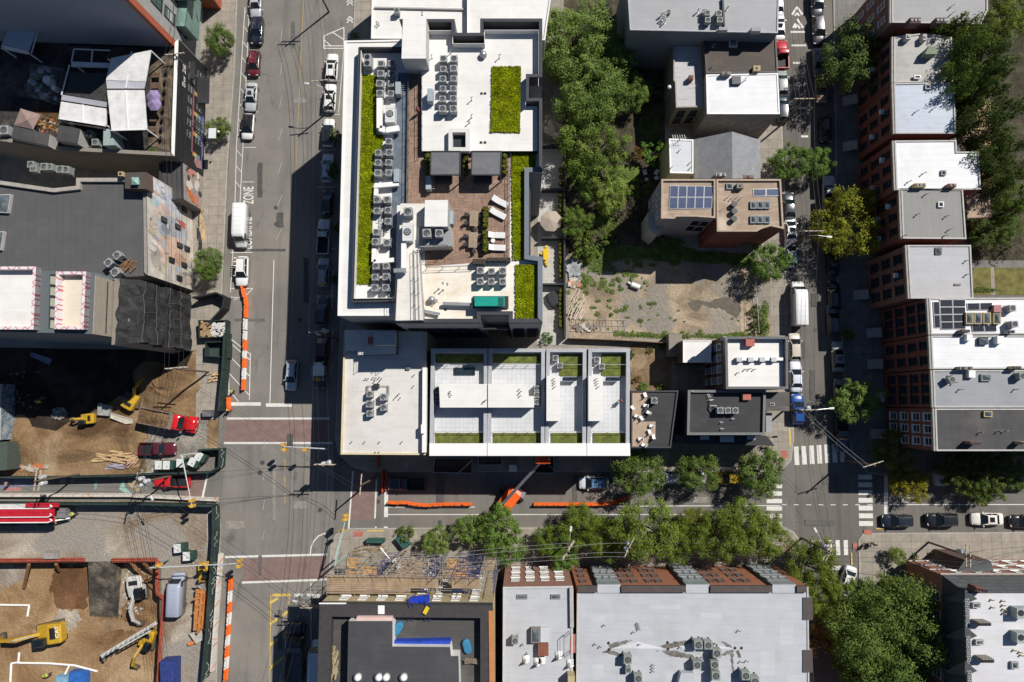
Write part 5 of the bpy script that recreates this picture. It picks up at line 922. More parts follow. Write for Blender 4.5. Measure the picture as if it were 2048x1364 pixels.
fr=[(p.x,p.y)for p in PP([(228,556),(262,562),(256,682),(222,690)],16.5)];mb=MB();mb.prism(fr,KB,16.4);mb.build('front_wall',wtaupe,con)
sc=thing('netted_scaffold',P(385,640),'scaffold wrapped in torn black netting on the half-built block','scaffold');q=random.Random(3);nb=MB();X0=P(262,562,16.4);X1=P(256,682,16.4);Y0=P(240,557,16.6);Y1=P(228,690,16.6);B0=P(386,592,.3);B1=P(388,702,.3);C0=P(300,570,2);gridp=[]
for i in range(13):
    u=i/12;rowp=[]
    for j in range(17):
        v_=j/16;top=Y0+(Y1-Y0)*u;mid=X0+(X1-X0)*u+Vector((1.4,0,0));bot=B0+(B1-B0)*u;bot.z=1.0
        s=top+(mid-top)*(v_/.2)if v_<.2 else mid+(bot-mid)*((v_-.2)/.8);rowp.append(s+Vector((q.uniform(-.22,.25),q.uniform(-.15,.15),q.uniform(-.15,.15))))
    gridp.append(rowp)
for i in range(12):
    for j in range(16):nb.quad(gridp[i][j],gridp[i+1][j],gridp[i+1][j+1],gridp[i][j+1])
for r0 in(gridp[0],gridp[-1]):
    for j in range(3,16):nb.quad(r0[j],r0[j+1],r0[j+1]-Vector((2.0+.25*(16-j),0,0)),r0[j]-Vector((2.0+.25*(16-j),0,0)))
metald2=M('netting pole',(.16,.16,.16),.5,.2);nb.build('netting',M_mesh('black netting',(.055,.055,.055),3.0,.36),sc)
for i in range(0,13,3):mb=MB();[mb.tube([gridp[i][j]+Vector((.05,0,.05)),gridp[i][j+1]+Vector((.05,0,.05))],.025)for j in range(3,16)];mb.build('pole',metald2,sc)
for j in range(4,16,3):mb=MB();[mb.tube([gridp[i][j]+Vector((.06,0,.05)),gridp[i+1][j]+Vector((.06,0,.05))],.025)for i in range(12)];mb.build('rail',metald2,sc)

# scaffold with blue frames along the north front of the building under repair
sf=thing('scaffold',P(830,1150),'blue-framed scaffold with weathered plank decks on the tan north front','scaffold');bluem=M('blue steel',(.065,.075,.19),.5,.2);plank=M_brick('scaffold planks',(.44,.30,.17),(.36,.27,.19),(.12,.09,.06),3,.24,.02,wall=False,var=.4)
fy=bkp[0][1];q0,q1=Vector(bkp[0]),Vector(bkp[1]);lv=[2.0,4.6,7.2,9.8,12.4,14.8]
for i in range(13):
    u=i/12;p=q0+(q1-q0)*u;mb=MB()
    for oy in(1.2,3.0):
        if i>8 or i%2==0 or oy<2:mb.tube([Vector((p.x,p.y+oy,KB)),Vector((p.x,p.y+oy,17.2 if i>6 else 14.4))],.05)
    for z in lv:
        mb.tube([Vector((p.x,p.y+.1,z)),Vector((p.x,p.y+3.0,z))],.035)
        if i<12:r_=q0+(q1-q0)*(i+1)/12;[mb.tube([Vector((p.x,p.y+oy,z+dz)),Vector((r_.x,r_.y+oy,z+dz))],.03)for oy in(1.2,3.0)for dz in(0,1.0)];mb.tube([Vector((p.x,p.y+3,z)),Vector((r_.x,r_.y+3,z+2))],.03)
    mb.build('frame',bluem if i in(3,7,9,10,12)else M('rusty tube',(.34,.30,.26),.6,.25),sf)
for k,z in enumerate(lv[1:]):
    for i in range(12):
        if(i*7+k*5)%11<(9 if k==4 else 3):p,r_=q0+(q1-q0)*i/12,q0+(q1-q0)*(i+1)/12;mb=MB();mb.hexa([Vector((p.x,p.y+1.25,z)),Vector((r_.x,r_.y+1.25,z)),Vector((r_.x,r_.y+2.7,z)),Vector((p.x,p.y+2.7,z)),Vector((p.x,p.y+1.25,z+.08)),Vector((r_.x,r_.y+1.25,z+.08)),Vector((r_.x,r_.y+2.7,z+.08)),Vector((p.x,p.y+2.7,z+.08))]);mb.build('plank_deck',M('orange planks',(.5,.28,.1),.8,.2)if(i+k)%4==0 else plank,sf)
for i in range(0,6):p,r_=q0+(q1-q0)*i/12,q0+(q1-q0)*(i+1)/12;z=14.9;mb=MB();mb.hexa([Vector((p.x,p.y+.5,z)),Vector((r_.x,r_.y+.5,z)),Vector((r_.x,r_.y+2.9,z)),Vector((p.x,p.y+2.9,z)),Vector((p.x,p.y+.5,z+.08)),Vector((r_.x,r_.y+.5,z+.08)),Vector((r_.x,r_.y+2.9,z+.08)),Vector((p.x,p.y+2.9,z+.08))]);mb.build('plank_deck',plank,sf)
tr_=thing('hoist_tarp',P(840,1200,16.3),'bright blue tarpaulin bundle with a yellow bag on the scaffold','tarpaulin');pl=[(p.x,p.y)for p in PP([(818,1196),(858,1192),(858,1206),(816,1207)],17.2)];mb=MB();mb.prism(pl,16.35,17.2);mb.build('sheet',M('blue tarp',(.015,.05,.45),.4,.3,2),tr_,bevel=.2);mb=MB();c=P(852,1221,18.3);mb.box((c.x,c.y,18.2),(.5,.9,.3),-.5);mb.build('bag',M('yellow bag',(.7,.5,.02),.6),tr_)
lad=thing('ladder',P(843,1225,18),'pair of blue ladders leaning over the black parapet','ladder');[[(lambda m:([m.beam(P(x,1195,18.9),P(x-3,1243,16.9),.05,.08),m.beam(P(x+9,1195,18.9),P(x+7,1243,16.9),.05,.08)],[m.beam(P(x,1195+5*k,18.9-.2*k),P(x+9,1195+5*k,18.9-.2*k),.04,.04)for k in range(1,10)],m.build('rung_frame',bluem,lad)))(MB())]for x in(819,853)]
# ---------------------------------------------------------------- trees and shrubs
bark=M('bark',(.13,.10,.075),.9,.3,3,bmp=.5)
LF=dict(dense=M_leaf('dense leaves',(.068,.118,.022),(.20,.268,.066)),loose=M_leaf('loose leaves',(.085,.14,.028),(.255,.335,.088)),feather=M_leaf('feathery leaves',(.075,.125,.016),(.23,.295,.05),scale=1.4),
gold=M_leaf('golden leaves',(.10,.14,.014),(.38,.37,.035),scale=.55),dark=M_leaf('dark leaves',(.055,.098,.022),(.18,.24,.062)),rust=M_leaf('rusty leaves',(.10,.06,.015),(.30,.17,.04)),bright=M_leaf('bright leaves',(.08,.13,.02),(.22,.30,.06)),brown=M_leaf('brown twigs',(.06,.05,.035),(.16,.14,.10)))
def tree_proto(nm,kind,r=4.0,hgt=8.0,nclump=60,nleaf=5000,ls=.32,flat=.75,gap=.5,seed=1,asp=.55,lobes=5):
    """tapered trunk with limbs, and a crown of leaf-sized faces held in clumps with gaps between them"""
    q=random.Random(seed);root=thing(nm,(0,0,0),'tree','tree');zc=hgt-r*flat
    lob=[(q.uniform(.35,.62)*r,i*6.283/lobes+q.uniform(-.4,.4),q.uniform(.42,.62)*r)for i in range(lobes)]
    def inside(v):
        if(Vector((v.x,v.y,(v.z)/flat))).length<.58*r:return True
        return any((v-Vector((d*math.cos(a),d*math.sin(a),-.1*r))).length<rr for d,a,rr in lob)
    cl=[]
    while len(cl)<nclump:
        v=Vector((q.uniform(-1,1),q.uniform(-1,1),q.uniform(-.75,1)*flat))*r*1.05
        if inside(v)and(v.length>.35*r or q.random()<.3):cl.append((v,q.uniform(.10,.22)*r*(1.2-gap*.4)))
    mb=MB();top=Vector((0,0,zc-.2*r));mb.cyl((0,0,0),top*.55,.16*r/4+.06,.12*r/4+.05,7);mb.cyl(top*.55,top,.12*r/4+.05,.08*r/4+.03,7)
    for v,cr in cl[:14]:m_=top*.6+Vector((v.x*.45,v.y*.45,(zc+v.z-top.z*.6)*.5));mb.cyl(top*.58,m_,.06*r/4+.02,.04*r/4+.015,5);mb.cyl(m_,Vector((v.x,v.y,zc+v.z)),.04*r/4+.015,.015,4)
    mb.build('trunk',bark,root)
    vs,fs=[],[]
    for i in range(nleaf):
        v,cr=cl[i%nclump];d=Vector((q.gauss(0,1),q.gauss(0,1),q.gauss(.35,1))).normalized();p=v+d*cr*(q.random()**.45)*1.15;p.z=p.z*1.0+zc
        n=(d*1.0+Vector((q.gauss(0,.42),q.gauss(0,.42),.35+q.gauss(0,.35)))).normalized();t=n.orthogonal().normalized();t=(Matrix.Rotation(q.uniform(0,6.28),3,n)@t)*ls*q.uniform(.6,1.25);b=n.cross(t)*asp
        o=len(vs);vs+=[p-t*.5,p+b*.5,p+t*.5,p-b*.5];fs.append((o,o+1,o+2,o+3))
    me=bpy.data.meshes.new('crown');me.from_pydata(vs,[],fs);me.materials.append(LF[kind]);me.update();c=bpy.data.objects.new('crown',me);COL.objects.link(c);c.parent=root;KIDS.setdefault(root.name,[]).append(c);OFF[c.name]=Vector()
    return Proto(root)
TP={}
def TREE(key):
    if key not in TP:
        k,s=key.split('_');s=int(s)
        TP[key]={'street':lambda:tree_proto('street_tree','dense',4,8,120,13000,.26,.7,.1,10+s,lobes=6),'loose':lambda:tree_proto('street_tree','loose',4,8,85,9500,.29,.8,.45,20+s,lobes=5),'feather':lambda:tree_proto('street_tree','feather',4,8.5,130,15000,.28,.75,.25,30+s,.42,lobes=7),
'big':lambda:tree_proto('garden_tree','loose',7,12,200,26000,.34,.65,.6,40+s,.6,lobes=8),'gold':lambda:tree_proto('street_tree','gold',5,9,110,12000,.33,.75,.5,50+s,.45,lobes=7),'dark':lambda:tree_proto('garden_tree','dark',5.5,10,110,13000,.33,.7,.7,60+s,lobes=6),
'giant':lambda:tree_proto('garden_tree','dark',8,14,260,32000,.34,.65,.45,70+s,.5,lobes=9),'rust':lambda:tree_proto('street_tree','rust',4,8,50,3600,.36,.75,.9,80+s),'bush':lambda:tree_proto('shrub','bright',2,2.8,34,2200,.26,.8,.6,90+s),'brown':lambda:tree_proto('shrub','brown',3,5,44,3200,.2,.8,.8,95+s,.25),'green':lambda:tree_proto('shrub','dense',2,2.8,36,2600,.22,.8,.4,97+s)}[k]()
        TP[key].rad={'street':4,'loose':4,'feather':4,'big':7,'gold':5,'dark':5.5,'giant':8,'rust':4,'bush':2,'brown':3,'green':2}[k];TP[key].hgt={'street':8,'loose':8,'feather':8.5,'big':12,'gold':9,'dark':10,'giant':14,'rust':8,'bush':2.8,'brown':5,'green':2.8}[k]
    return TP[key]
HST={}
def plant(key,x,y,rpx,label,tint=None,group=None,base=KB,hs=1.0,cat=None):
    pr=TREE(key);s=rpx*SL*.93/pr.rad;hc=base+pr.hgt*s*hs*.72;p=P(x,y,hc);s*=(H-hc)/H
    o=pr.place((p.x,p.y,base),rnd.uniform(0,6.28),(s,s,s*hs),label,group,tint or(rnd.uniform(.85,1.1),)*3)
    if cat:o['category']=cat
    return o
T1='street trees';
for a in(('street_1',437,78,36,'round green street tree beside the pole below the tall grey wall'),('street_2',434,255,27,'small street tree next to the square white street lamp of the black building',(1.1,1.1,.9)),('street_3',412,526,36,'round street tree in front of the painted mural wall',(.9,1,.85)),
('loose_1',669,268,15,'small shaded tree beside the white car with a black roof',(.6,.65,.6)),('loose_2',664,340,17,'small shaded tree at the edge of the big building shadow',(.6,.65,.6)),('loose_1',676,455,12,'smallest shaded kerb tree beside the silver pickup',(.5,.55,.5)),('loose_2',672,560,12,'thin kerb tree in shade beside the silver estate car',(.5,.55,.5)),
('street_1',1275,950,54,'broad street tree at the south-east end of the white row houses'),('street_2',1400,943,45,'round street tree in the middle of three before the black roof',(.95,.95,.9)),('street_3',1527,946,53,'street tree at the corner before the black roof',(.95,1,.9)),
('loose_1',872,1084,33,'ragged tree beside the three pole transformers near the scaffold'),('loose_2',940,1062,38,'ragged tree next to the scaffold corner, on the south pavement',(.95,1,.9)),('loose_3',1003,1060,48,'leafy tree directly south of the orange boom lift',(.9,1,.85)),('loose_2',1012,1100,42,'lower tree hiding the gap beside the salmon brick front',(.85,.95,.8)),
('feather_1',1103,1085,38,'dark feathery tree by the street lamp over the salmon brick front',(.8,.9,.7)),('loose_3',1130,1118,32,'tree brushing the salmon brick wall',(.85,1,.75)),('feather_2',1165,1058,45,'feathery tree west of the double transformer pole',(.95,.95,.85)),('feather_3',1215,1080,45,'feathery tree behind the double transformer pole',(.95,.95,.85)),('feather_1',1292,1062,72,'largest feathery tree of the south pavement'),('feather_2',1360,1090,42,'feathery tree against the dark recess of the orange brick block',(.85,.9,.75)),
('feather_3',1392,1052,36,'yellowish feathery tree leaning over the white lane line',(1.15,1.0,.8)),('feather_2',1440,1080,54,'feathery tree before the middle bay front'),('feather_1',1497,1058,58,'feathery tree on the kerb east of the middle bay front',(1,1,.9)),('feather_3',1536,1075,48,'feathery tree at the crossing end of the south pavement',(1.05,1,.85)),
('loose_1',1545,520,47,'street tree shading the vacant lot corner',(.85,1.0,.85)),('loose_2',1590,318,46,'street tree between the gable house and the wires',(.8,.95,.75)),('loose_3',1640,318,40,'street tree overhanging the middle of the narrow street',(.8,.95,.75)),('dark_1',1722,108,82,'tall dark street tree before the stained white roof'),('gold_1',1716,440,76,'large yellow-green street tree by the dull grey felt roof'),('loose_2',1724,800,52,'open-crowned tree over the parked cars by the brick terraces',(.95,1.0,.95)),
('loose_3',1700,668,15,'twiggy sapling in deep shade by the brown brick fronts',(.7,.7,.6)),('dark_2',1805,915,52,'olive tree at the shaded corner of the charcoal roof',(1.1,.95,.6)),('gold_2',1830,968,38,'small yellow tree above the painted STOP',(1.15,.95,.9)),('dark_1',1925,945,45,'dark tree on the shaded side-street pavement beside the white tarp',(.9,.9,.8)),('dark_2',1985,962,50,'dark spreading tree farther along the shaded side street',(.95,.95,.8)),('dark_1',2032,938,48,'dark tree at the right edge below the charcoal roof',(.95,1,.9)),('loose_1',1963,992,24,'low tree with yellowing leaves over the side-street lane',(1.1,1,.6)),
('feather_2',1630,1140,56,'street tree beside the grey bay front at the corner',(.95,.9,.75)),('feather_3',1652,1202,48,'street tree above the orange autumn tree',(.95,.9,.75)),('rust_1',1640,1285,42,'thin orange autumn tree beside the silver roof'),('street_3',1797,1112,19,'small round tree with pale blossoms on the corner pavement',(1.5,1.4,1.1))):plant(*a[:5],tint=a[5]if len(a)>5 else None,group=T1)
G1='garden trees'
TALL={1955:2.4,2010:2.2,1948:2.6,2015:2.2,2020:2.2,2022:1.6}
for a in(('big_1',1150,62,92,'huge garden tree beside the white-roofed shop'),('big_2',1215,105,68,'huge tree against the slate blue warehouse wall',(.95,1,.9)),('big_3',1185,178,80,'broad middle tree of the north garden',(.95,1,.95)),('big_1',1255,178,45,'tree at the east edge of the north garden',(.95,1,.9)),('big_2',1120,120,45,'tree pressing against the tall white-roofed apartment building',(.95,1,.9)),('dark_2',1196,288,78,'dark garden tree over the patio wall',(1.2,1.2,.9)),('loose_1',1290,178,22,'small tree in the dark yard west of the stained annex',(.9,1,.9)),
('loose_3',1222,380,46,'pale green garden tree on the lawn',(1.25,1.2,1.0)),('brown_1',1248,418,42,'bare brownish shrub-like tree on the lawn'),('loose_2',1178,372,30,'large-leaved tree beside the patio wall',(1.1,1.2,1.1)),('dark_1',1152,440,36,'dark round tree beside the parasol patio',(1.2,1.25,.9)),
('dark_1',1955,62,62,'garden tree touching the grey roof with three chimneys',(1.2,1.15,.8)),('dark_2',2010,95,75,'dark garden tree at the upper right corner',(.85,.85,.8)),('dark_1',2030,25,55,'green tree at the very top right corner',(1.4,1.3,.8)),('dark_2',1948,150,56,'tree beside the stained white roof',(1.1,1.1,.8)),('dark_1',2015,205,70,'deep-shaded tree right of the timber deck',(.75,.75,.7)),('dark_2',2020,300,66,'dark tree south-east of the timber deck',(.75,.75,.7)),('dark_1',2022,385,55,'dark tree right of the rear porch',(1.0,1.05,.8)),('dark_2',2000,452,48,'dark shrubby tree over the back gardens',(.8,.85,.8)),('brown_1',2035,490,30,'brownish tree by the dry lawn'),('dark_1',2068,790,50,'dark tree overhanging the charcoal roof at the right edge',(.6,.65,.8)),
('giant_1',1792,1290,112,'giant tree filling the lower right corner',(1.15,1.15,1.0)),('dark_2',1738,1215,58,'green tree left of the giant tree',(1.25,1.25,.9)),('dark_1',1790,1195,44,'green tree touching the slate gables',(1.3,1.25,.9)),('dark_2',1850,1330,60,'tree between the giant tree and the rooftop vents',(1.25,1.2,.7)),('dark_1',1725,1335,55,'tree at the bottom edge left of the giant tree',(1.1,1.2,.9)),('big_3',1790,1385,90,'tree cut off by the bottom edge',(.7,.8,.7))):plant(*a[:5],tint=a[5]if len(a)>5 else None,group=G1,hs=TALL.get(a[1],1.0))
G2='garden shrubs'
for a in(('bush_1',1165,487,34,'yellow-green shrub at the north-west corner of the vacant lot'),('bush_2',1195,478,28,'bright shrub right of the yellow-green one'),('bush_1',1218,477,20,'pale flowering shrub above the vacant lot',(1,.95,.9)),('bush_2',1308,300,30,'bright green shrub beside the flat white roof',(.9,1.2,.9)),('rust_1',1276,306,18,'orange-tinged shrub above the lawn'),('bush_1',1278,196,14,'yellow palm-like shrub in the dark yard',(1.9,1.3,.5)),('bush_2',1283,372,24,'light shrub on the east side of the lawn',(1,.95,.9)),('green_1',1522,648,20,'shrub at the street corner of the vacant lot'),('green_2',1518,622,16,'shrub along the street side of the vacant lot'),('green_1',1095,676,15,'shrub at the south end of the patios',(.8,1,.9)),('green_2',1286,772,12,'round shrub under the deck house in the sandy garden',(1,1.4,.8)),('green_1',1321,773,9,'small round shrub by the paved path of the sandy garden',(1.2,1.4,.8)),('green_2',1323,693,9,'small round shrub by the brick annex',(1,1.3,.8)),('bush_1',1265,710,9,'thin weedy shrub beside the sand oval',(.9,.9,.8)),('green_1',810,1068,20,'shrub beside the teal skip-like bin at the scaffold',(.9,.9,.7)),('green_2',708,68,10,'street shrub at the top by the white-roofed shop'),('green_1',303,300,9,'green shrub on the roof bar floor',(1,1.3,.7)),('green_2',1832,1113,8,'round shrub in the planter of the corner block'),('green_1',1868,1113,9,'second round shrub before the corner block'),('green_2',1815,600,6,'tiny shrub')[:4]+('tiny shrub by the brick stoops',),('bush_2',1300,700,8,'sparse shrub in the middle of the sandy garden',(.8,.7,.5)),('rust_1',1277,757,9,'reddish shrub beside the sand oval')):plant(*a[:5],tint=a[5]if len(a)>5 else None,group=G2,base=BZ-1 if a[1]==303 else KB,cat='shrub')
# weeds: loose tufts over the lot and along the edges
def weeds(nm,spots,seed,mat,n=900,ls=.35):
    q=random.Random(seed);vs,fs=[],[]
    for x,y,rx,ry in spots:
        for i in range(int(n*rx*ry/400)):
            a=q.uniform(0,6.283);d=q.random()**.6;p=P(x+rx*d*math.cos(a),y+ry*d*math.sin(a),KB);p.z=KB+.02+q.uniform(0,.35)*(1.1-d);n_=Vector((q.gauss(0,.6),q.gauss(0,.6),1)).normalized();t=(Matrix.Rotation(q.uniform(0,6.28),3,n_)@n_.orthogonal().normalized())*ls*q.uniform(.5,1.2);b=n_.cross(t)*.35;o=len(vs);vs+=[p-t*.5,p+b*.5,p+t*.5,p-b*.5];fs.append((o,o+1,o+2,o+3))
    me=bpy.data.meshes.new(nm);me.from_pydata(vs,[],fs);me.materials.append(mat);me.update();o=bpy.data.objects.new(nm,me);COL.objects.link(o);OFF[o.name]=Vector();o.color=(1,1,1,1);return tag(o,kind='stuff')
wq=random.Random(15)
weeds('weeds',[(wq.gauss(1215,45),wq.gauss(570,36),wq.uniform(2,7),wq.uniform(2,6))for i in range(70)]+[(wq.uniform(1140,1500),wq.gauss(518,8),wq.uniform(4,12),wq.uniform(3,8))for i in range(40)]+[(wq.uniform(1230,1500),wq.gauss(668,4),wq.uniform(3,9),3)for i in range(30)]+[(wq.uniform(1240,1480),wq.uniform(540,660),wq.uniform(1,4),wq.uniform(1,3))for i in range(30)]+[(1195,525,26,22),(1206,566,9,12),(1216,580,7,6),(1225,584,6,5),(1232,545,6,5),(1256,546,9,7),(1270,551,8,5),(1290,565,5,4),(1247,620,7,5),(1303,607,12,4),(1194,628,6,6),(1150,620,14,9),(1175,560,12,10),(1270,669,45,6),(1330,672,60,5),(1440,672,60,5),(1525,655,14,22),(1530,620,8,20),(1160,520,12,12),(1222,630,6,5)],5,LF['loose'])
weeds('undergrowth',[(1250,505,60,14),(1340,508,60,16),(1420,515,60,12),(1480,520,30,14),(1175,505,30,16),(1215,445,25,20),(1330,485,40,10),(1145,330,12,40),(1140,250,12,40),(1250,350,18,10)],6,LF['loose'],1500,.4)
weeds('leaf_litter',[(1950,420,40,40),(1980,330,40,50),(2010,450,40,30),(1930,560,10,25),(1960,580,40,6),(1300,250,20,40)],8,LF['dark'],700,.4)
q=random.Random(4)
ball=thing('topiary',(0,0,0),'ball','shrub');mb=MB();mb.cyl((0,0,0),(0,0,.3),.22,.26,8);mb.build('pot',metald,ball)
vs,fs=[],[]
for i in range(420):
    d=Vector((q.gauss(0,1),q.gauss(0,1),q.gauss(0,1))).normalized();p=d*q.uniform(.24,.36)+Vector((0,0,.6));n_=(d+Vector((q.gauss(0,.5),q.gauss(0,.5),q.gauss(0,.5)))).normalized();t=n_.orthogonal().normalized()*.13;b=n_.cross(t)*.8;o=len(vs);vs+=[p-t,p+b,p+t,p-b];fs.append((o,o+1,o+2,o+3))
me=bpy.data.meshes.new('foliage');me.from_pydata(vs,[],fs);me.materials.append(M_leaf('topiary leaves',(.06,.075,.012),(.22,.22,.035),scale=3));me.update();o=bpy.data.objects.new('foliage',me);COL.objects.link(o);o.parent=ball;KIDS[ball.name].append(o);BALL=Proto(ball)
for nm,x,y0,y1,n in(('north patio wall',1122,340,368,3),('parasol patio wall',1121,392,452,7),('wall behind the yellow patio table',1121,488,552,8),('wall beside the covered barbecue',1121,582,652,9)):
    for k in range(n):p=P(x,y0+(y1-y0)*k/(n-1),1.0);BALL.place((p.x,p.y,KB+.3),q.uniform(0,6),q.uniform(.9,1.15),'%s ball shrub from the north along the %s'%(ORD[k],nm),'ball shrubs along the patio wall',(q.uniform(.85,1.1),)*3)
for nm,x,y0,y1,n in(('west of the sun loungers, northern box',971,418,450,6),('west of the sun loungers, southern box',970,466,500,6),('left of the first pergola',855,312,342,4),('between the two pergolas',931,312,344,4),('right of the second pergola',1009,312,344,4)):
    pl=[(p.x,p.y)for p in PP(rect(x-4,y0-5,x+4,y1+5),ZT+.5)];solo('planter_box',MB().prism(pl,ZT+.03,ZT+.5),metald,'dark planter box on the paved terrace, %s'%nm,'planter','planter boxes of the roof terrace')
    for k in range(n):p=P(x,y0+(y1-y0)*k/(n-1),ZT+1.0);BALL.place((p.x,p.y,ZT+.3),q.uniform(0,6),q.uniform(.85,1.1),'%s shrub from the north in the planter %s'%(ORD[k],nm),'shrubs in the roof planters',(.9,1.0,.8))
# ---------------------------------------------------------------- vehicles
paint=M_tint('car paint',.25,.0,.5,.8,.05);rubber=M('tyre rubber',(.02,.02,.02),.9,.2);rimm=M('wheel rim',(.3,.3,.31),.35,.1,metal=.7);cglass=M_glass('car glass',(.012,.016,.018),.05)
lampw=M('headlight glass',(.6,.6,.58),.2,.05);lampr=M('tail light',(.3,.015,.012),.3,.1);plast=M('black plastic',(.02,.02,.022),.6,.2)
def loft(mb,st,mi=0):
    """hull through stations (y, half width, sill height, shoulder height)"""
    rows=[]
    for y,hw,z0,z1 in st:k=min(.16,(z1-z0)*.3);rows.append([(-hw,y,z0),(-hw*1.0,y,z1-k),(-hw*.9,y,z1-k*.25),(-hw*.5,y,z1),(hw*.5,y,z1),(hw*.9,y,z1-k*.25),(hw,y,z1-k),(hw,y,z0)])
    n=8;vs=[v for r_ in rows for v in r_];fs=[(i*n+j,i*n+(j+1)%n,(i+1)*n+(j+1)%n,(i+1)*n+j)for i in range(len(rows)-1)for j in range(n)]+[tuple(range(n-1,-1,-1)),tuple(range((len(rows)-1)*n,len(rows)*n))]
    mb.add(vs,fs,mi)
def wheels(root,xs,ys,r=.33,wd=.24):
    for y in ys:
        for x in xs:mb=MB();s=1 if x>0 else-1;mb.cyl((x-s*wd/2,y,r),(x+s*wd/2,y,r),r,r,14,0);mb.cyl((x+s*wd/2,y,r),(x+s*(wd/2+.015),y,r),r*.62,r*.5,10,1);mb.build('wheel',[rubber,rimm],root)
def lights(root,yf,yr,xf,xr,zf,zr):
    for s in(-1,1):
        mb=MB();mb.box((s*xf,yf,zf),(.34,.2,.16),-s*.25);mb.build('headlight',lampw,root);mb=MB();mb.box((s*xr,yr,zr),(.3,.14,.2),s*.15);mb.build('tail_light',lampr,root)
def cabin(root,yb,yrb,yrf,yf,zb,zr,wb,wr,sun=False,rails=False):
    p=[(-wb,yb,zb),(wb,yb,zb),(wb,yf,zb),(-wb,yf,zb),(-wr,yrb,zr),(wr,yrb,zr),(wr,yrf,zr),(-wr,yrf,zr)];mb=MB();mb.hexa(p);mb.build('windows',cglass,root)
    mb=MB();k=.035;n=6
    xs=[-1.02,-.75,-.3,.3,.75,1.02];vs,fs=[],[]
    for i in range(6):
        t=i/5;y=yrb-.06+(yrf-yrb+.1)*t;z=zr+.015+.07*math.sin(math.pi*(.12+.76*t))
        vs+=[(wr*x,y,z-(.05 if abs(x)>1 else .012 if abs(x)>.5 else 0))for x in xs]
    for i in range(5):fs+=[(i*6+j,i*6+j+1,(i+1)*6+j+1,(i+1)*6+j)for j in range(5)]
    mb.add(vs,fs)
    for a,b in((0,4),(1,5),(2,6),(3,7)):mb.beam(Vector(p[a])*1.005,Vector(p[b])+Vector((0,0,.02)),.09,.07)
    for s in(-1,1):mb.beam(Vector((s*(wb+wr)/2*1.01,(yrb+yrf)/2,(zb+zr)/2))-Vector((-s*(wb-wr)/2,0,(zr-zb)/2)),Vector((s*wr,(yrb+yrf)/2,zr)),.07,.1)
    ro=mb.build('roof',paint,root,True)
    if sun:mb=MB();mb.box((0,yrf-.55,zr+.098),(wr*1.15,.7,.02));mb.build('sunroof',cglass,ro)
    if rails:
        for s in(-1,1):mb=MB();mb.beam((s*wr*.9,yrb,zr+.13),(s*wr*.9,yrf-.2,zr+.13),.05,.05);mb.build('roof_rail',metald,ro)
    for s in(-1,1):mb=MB();mb.box((s*(wb+.2),yf-.35,zb+.08),(.22,.14,.16));mb.build('mirror',paint,root)
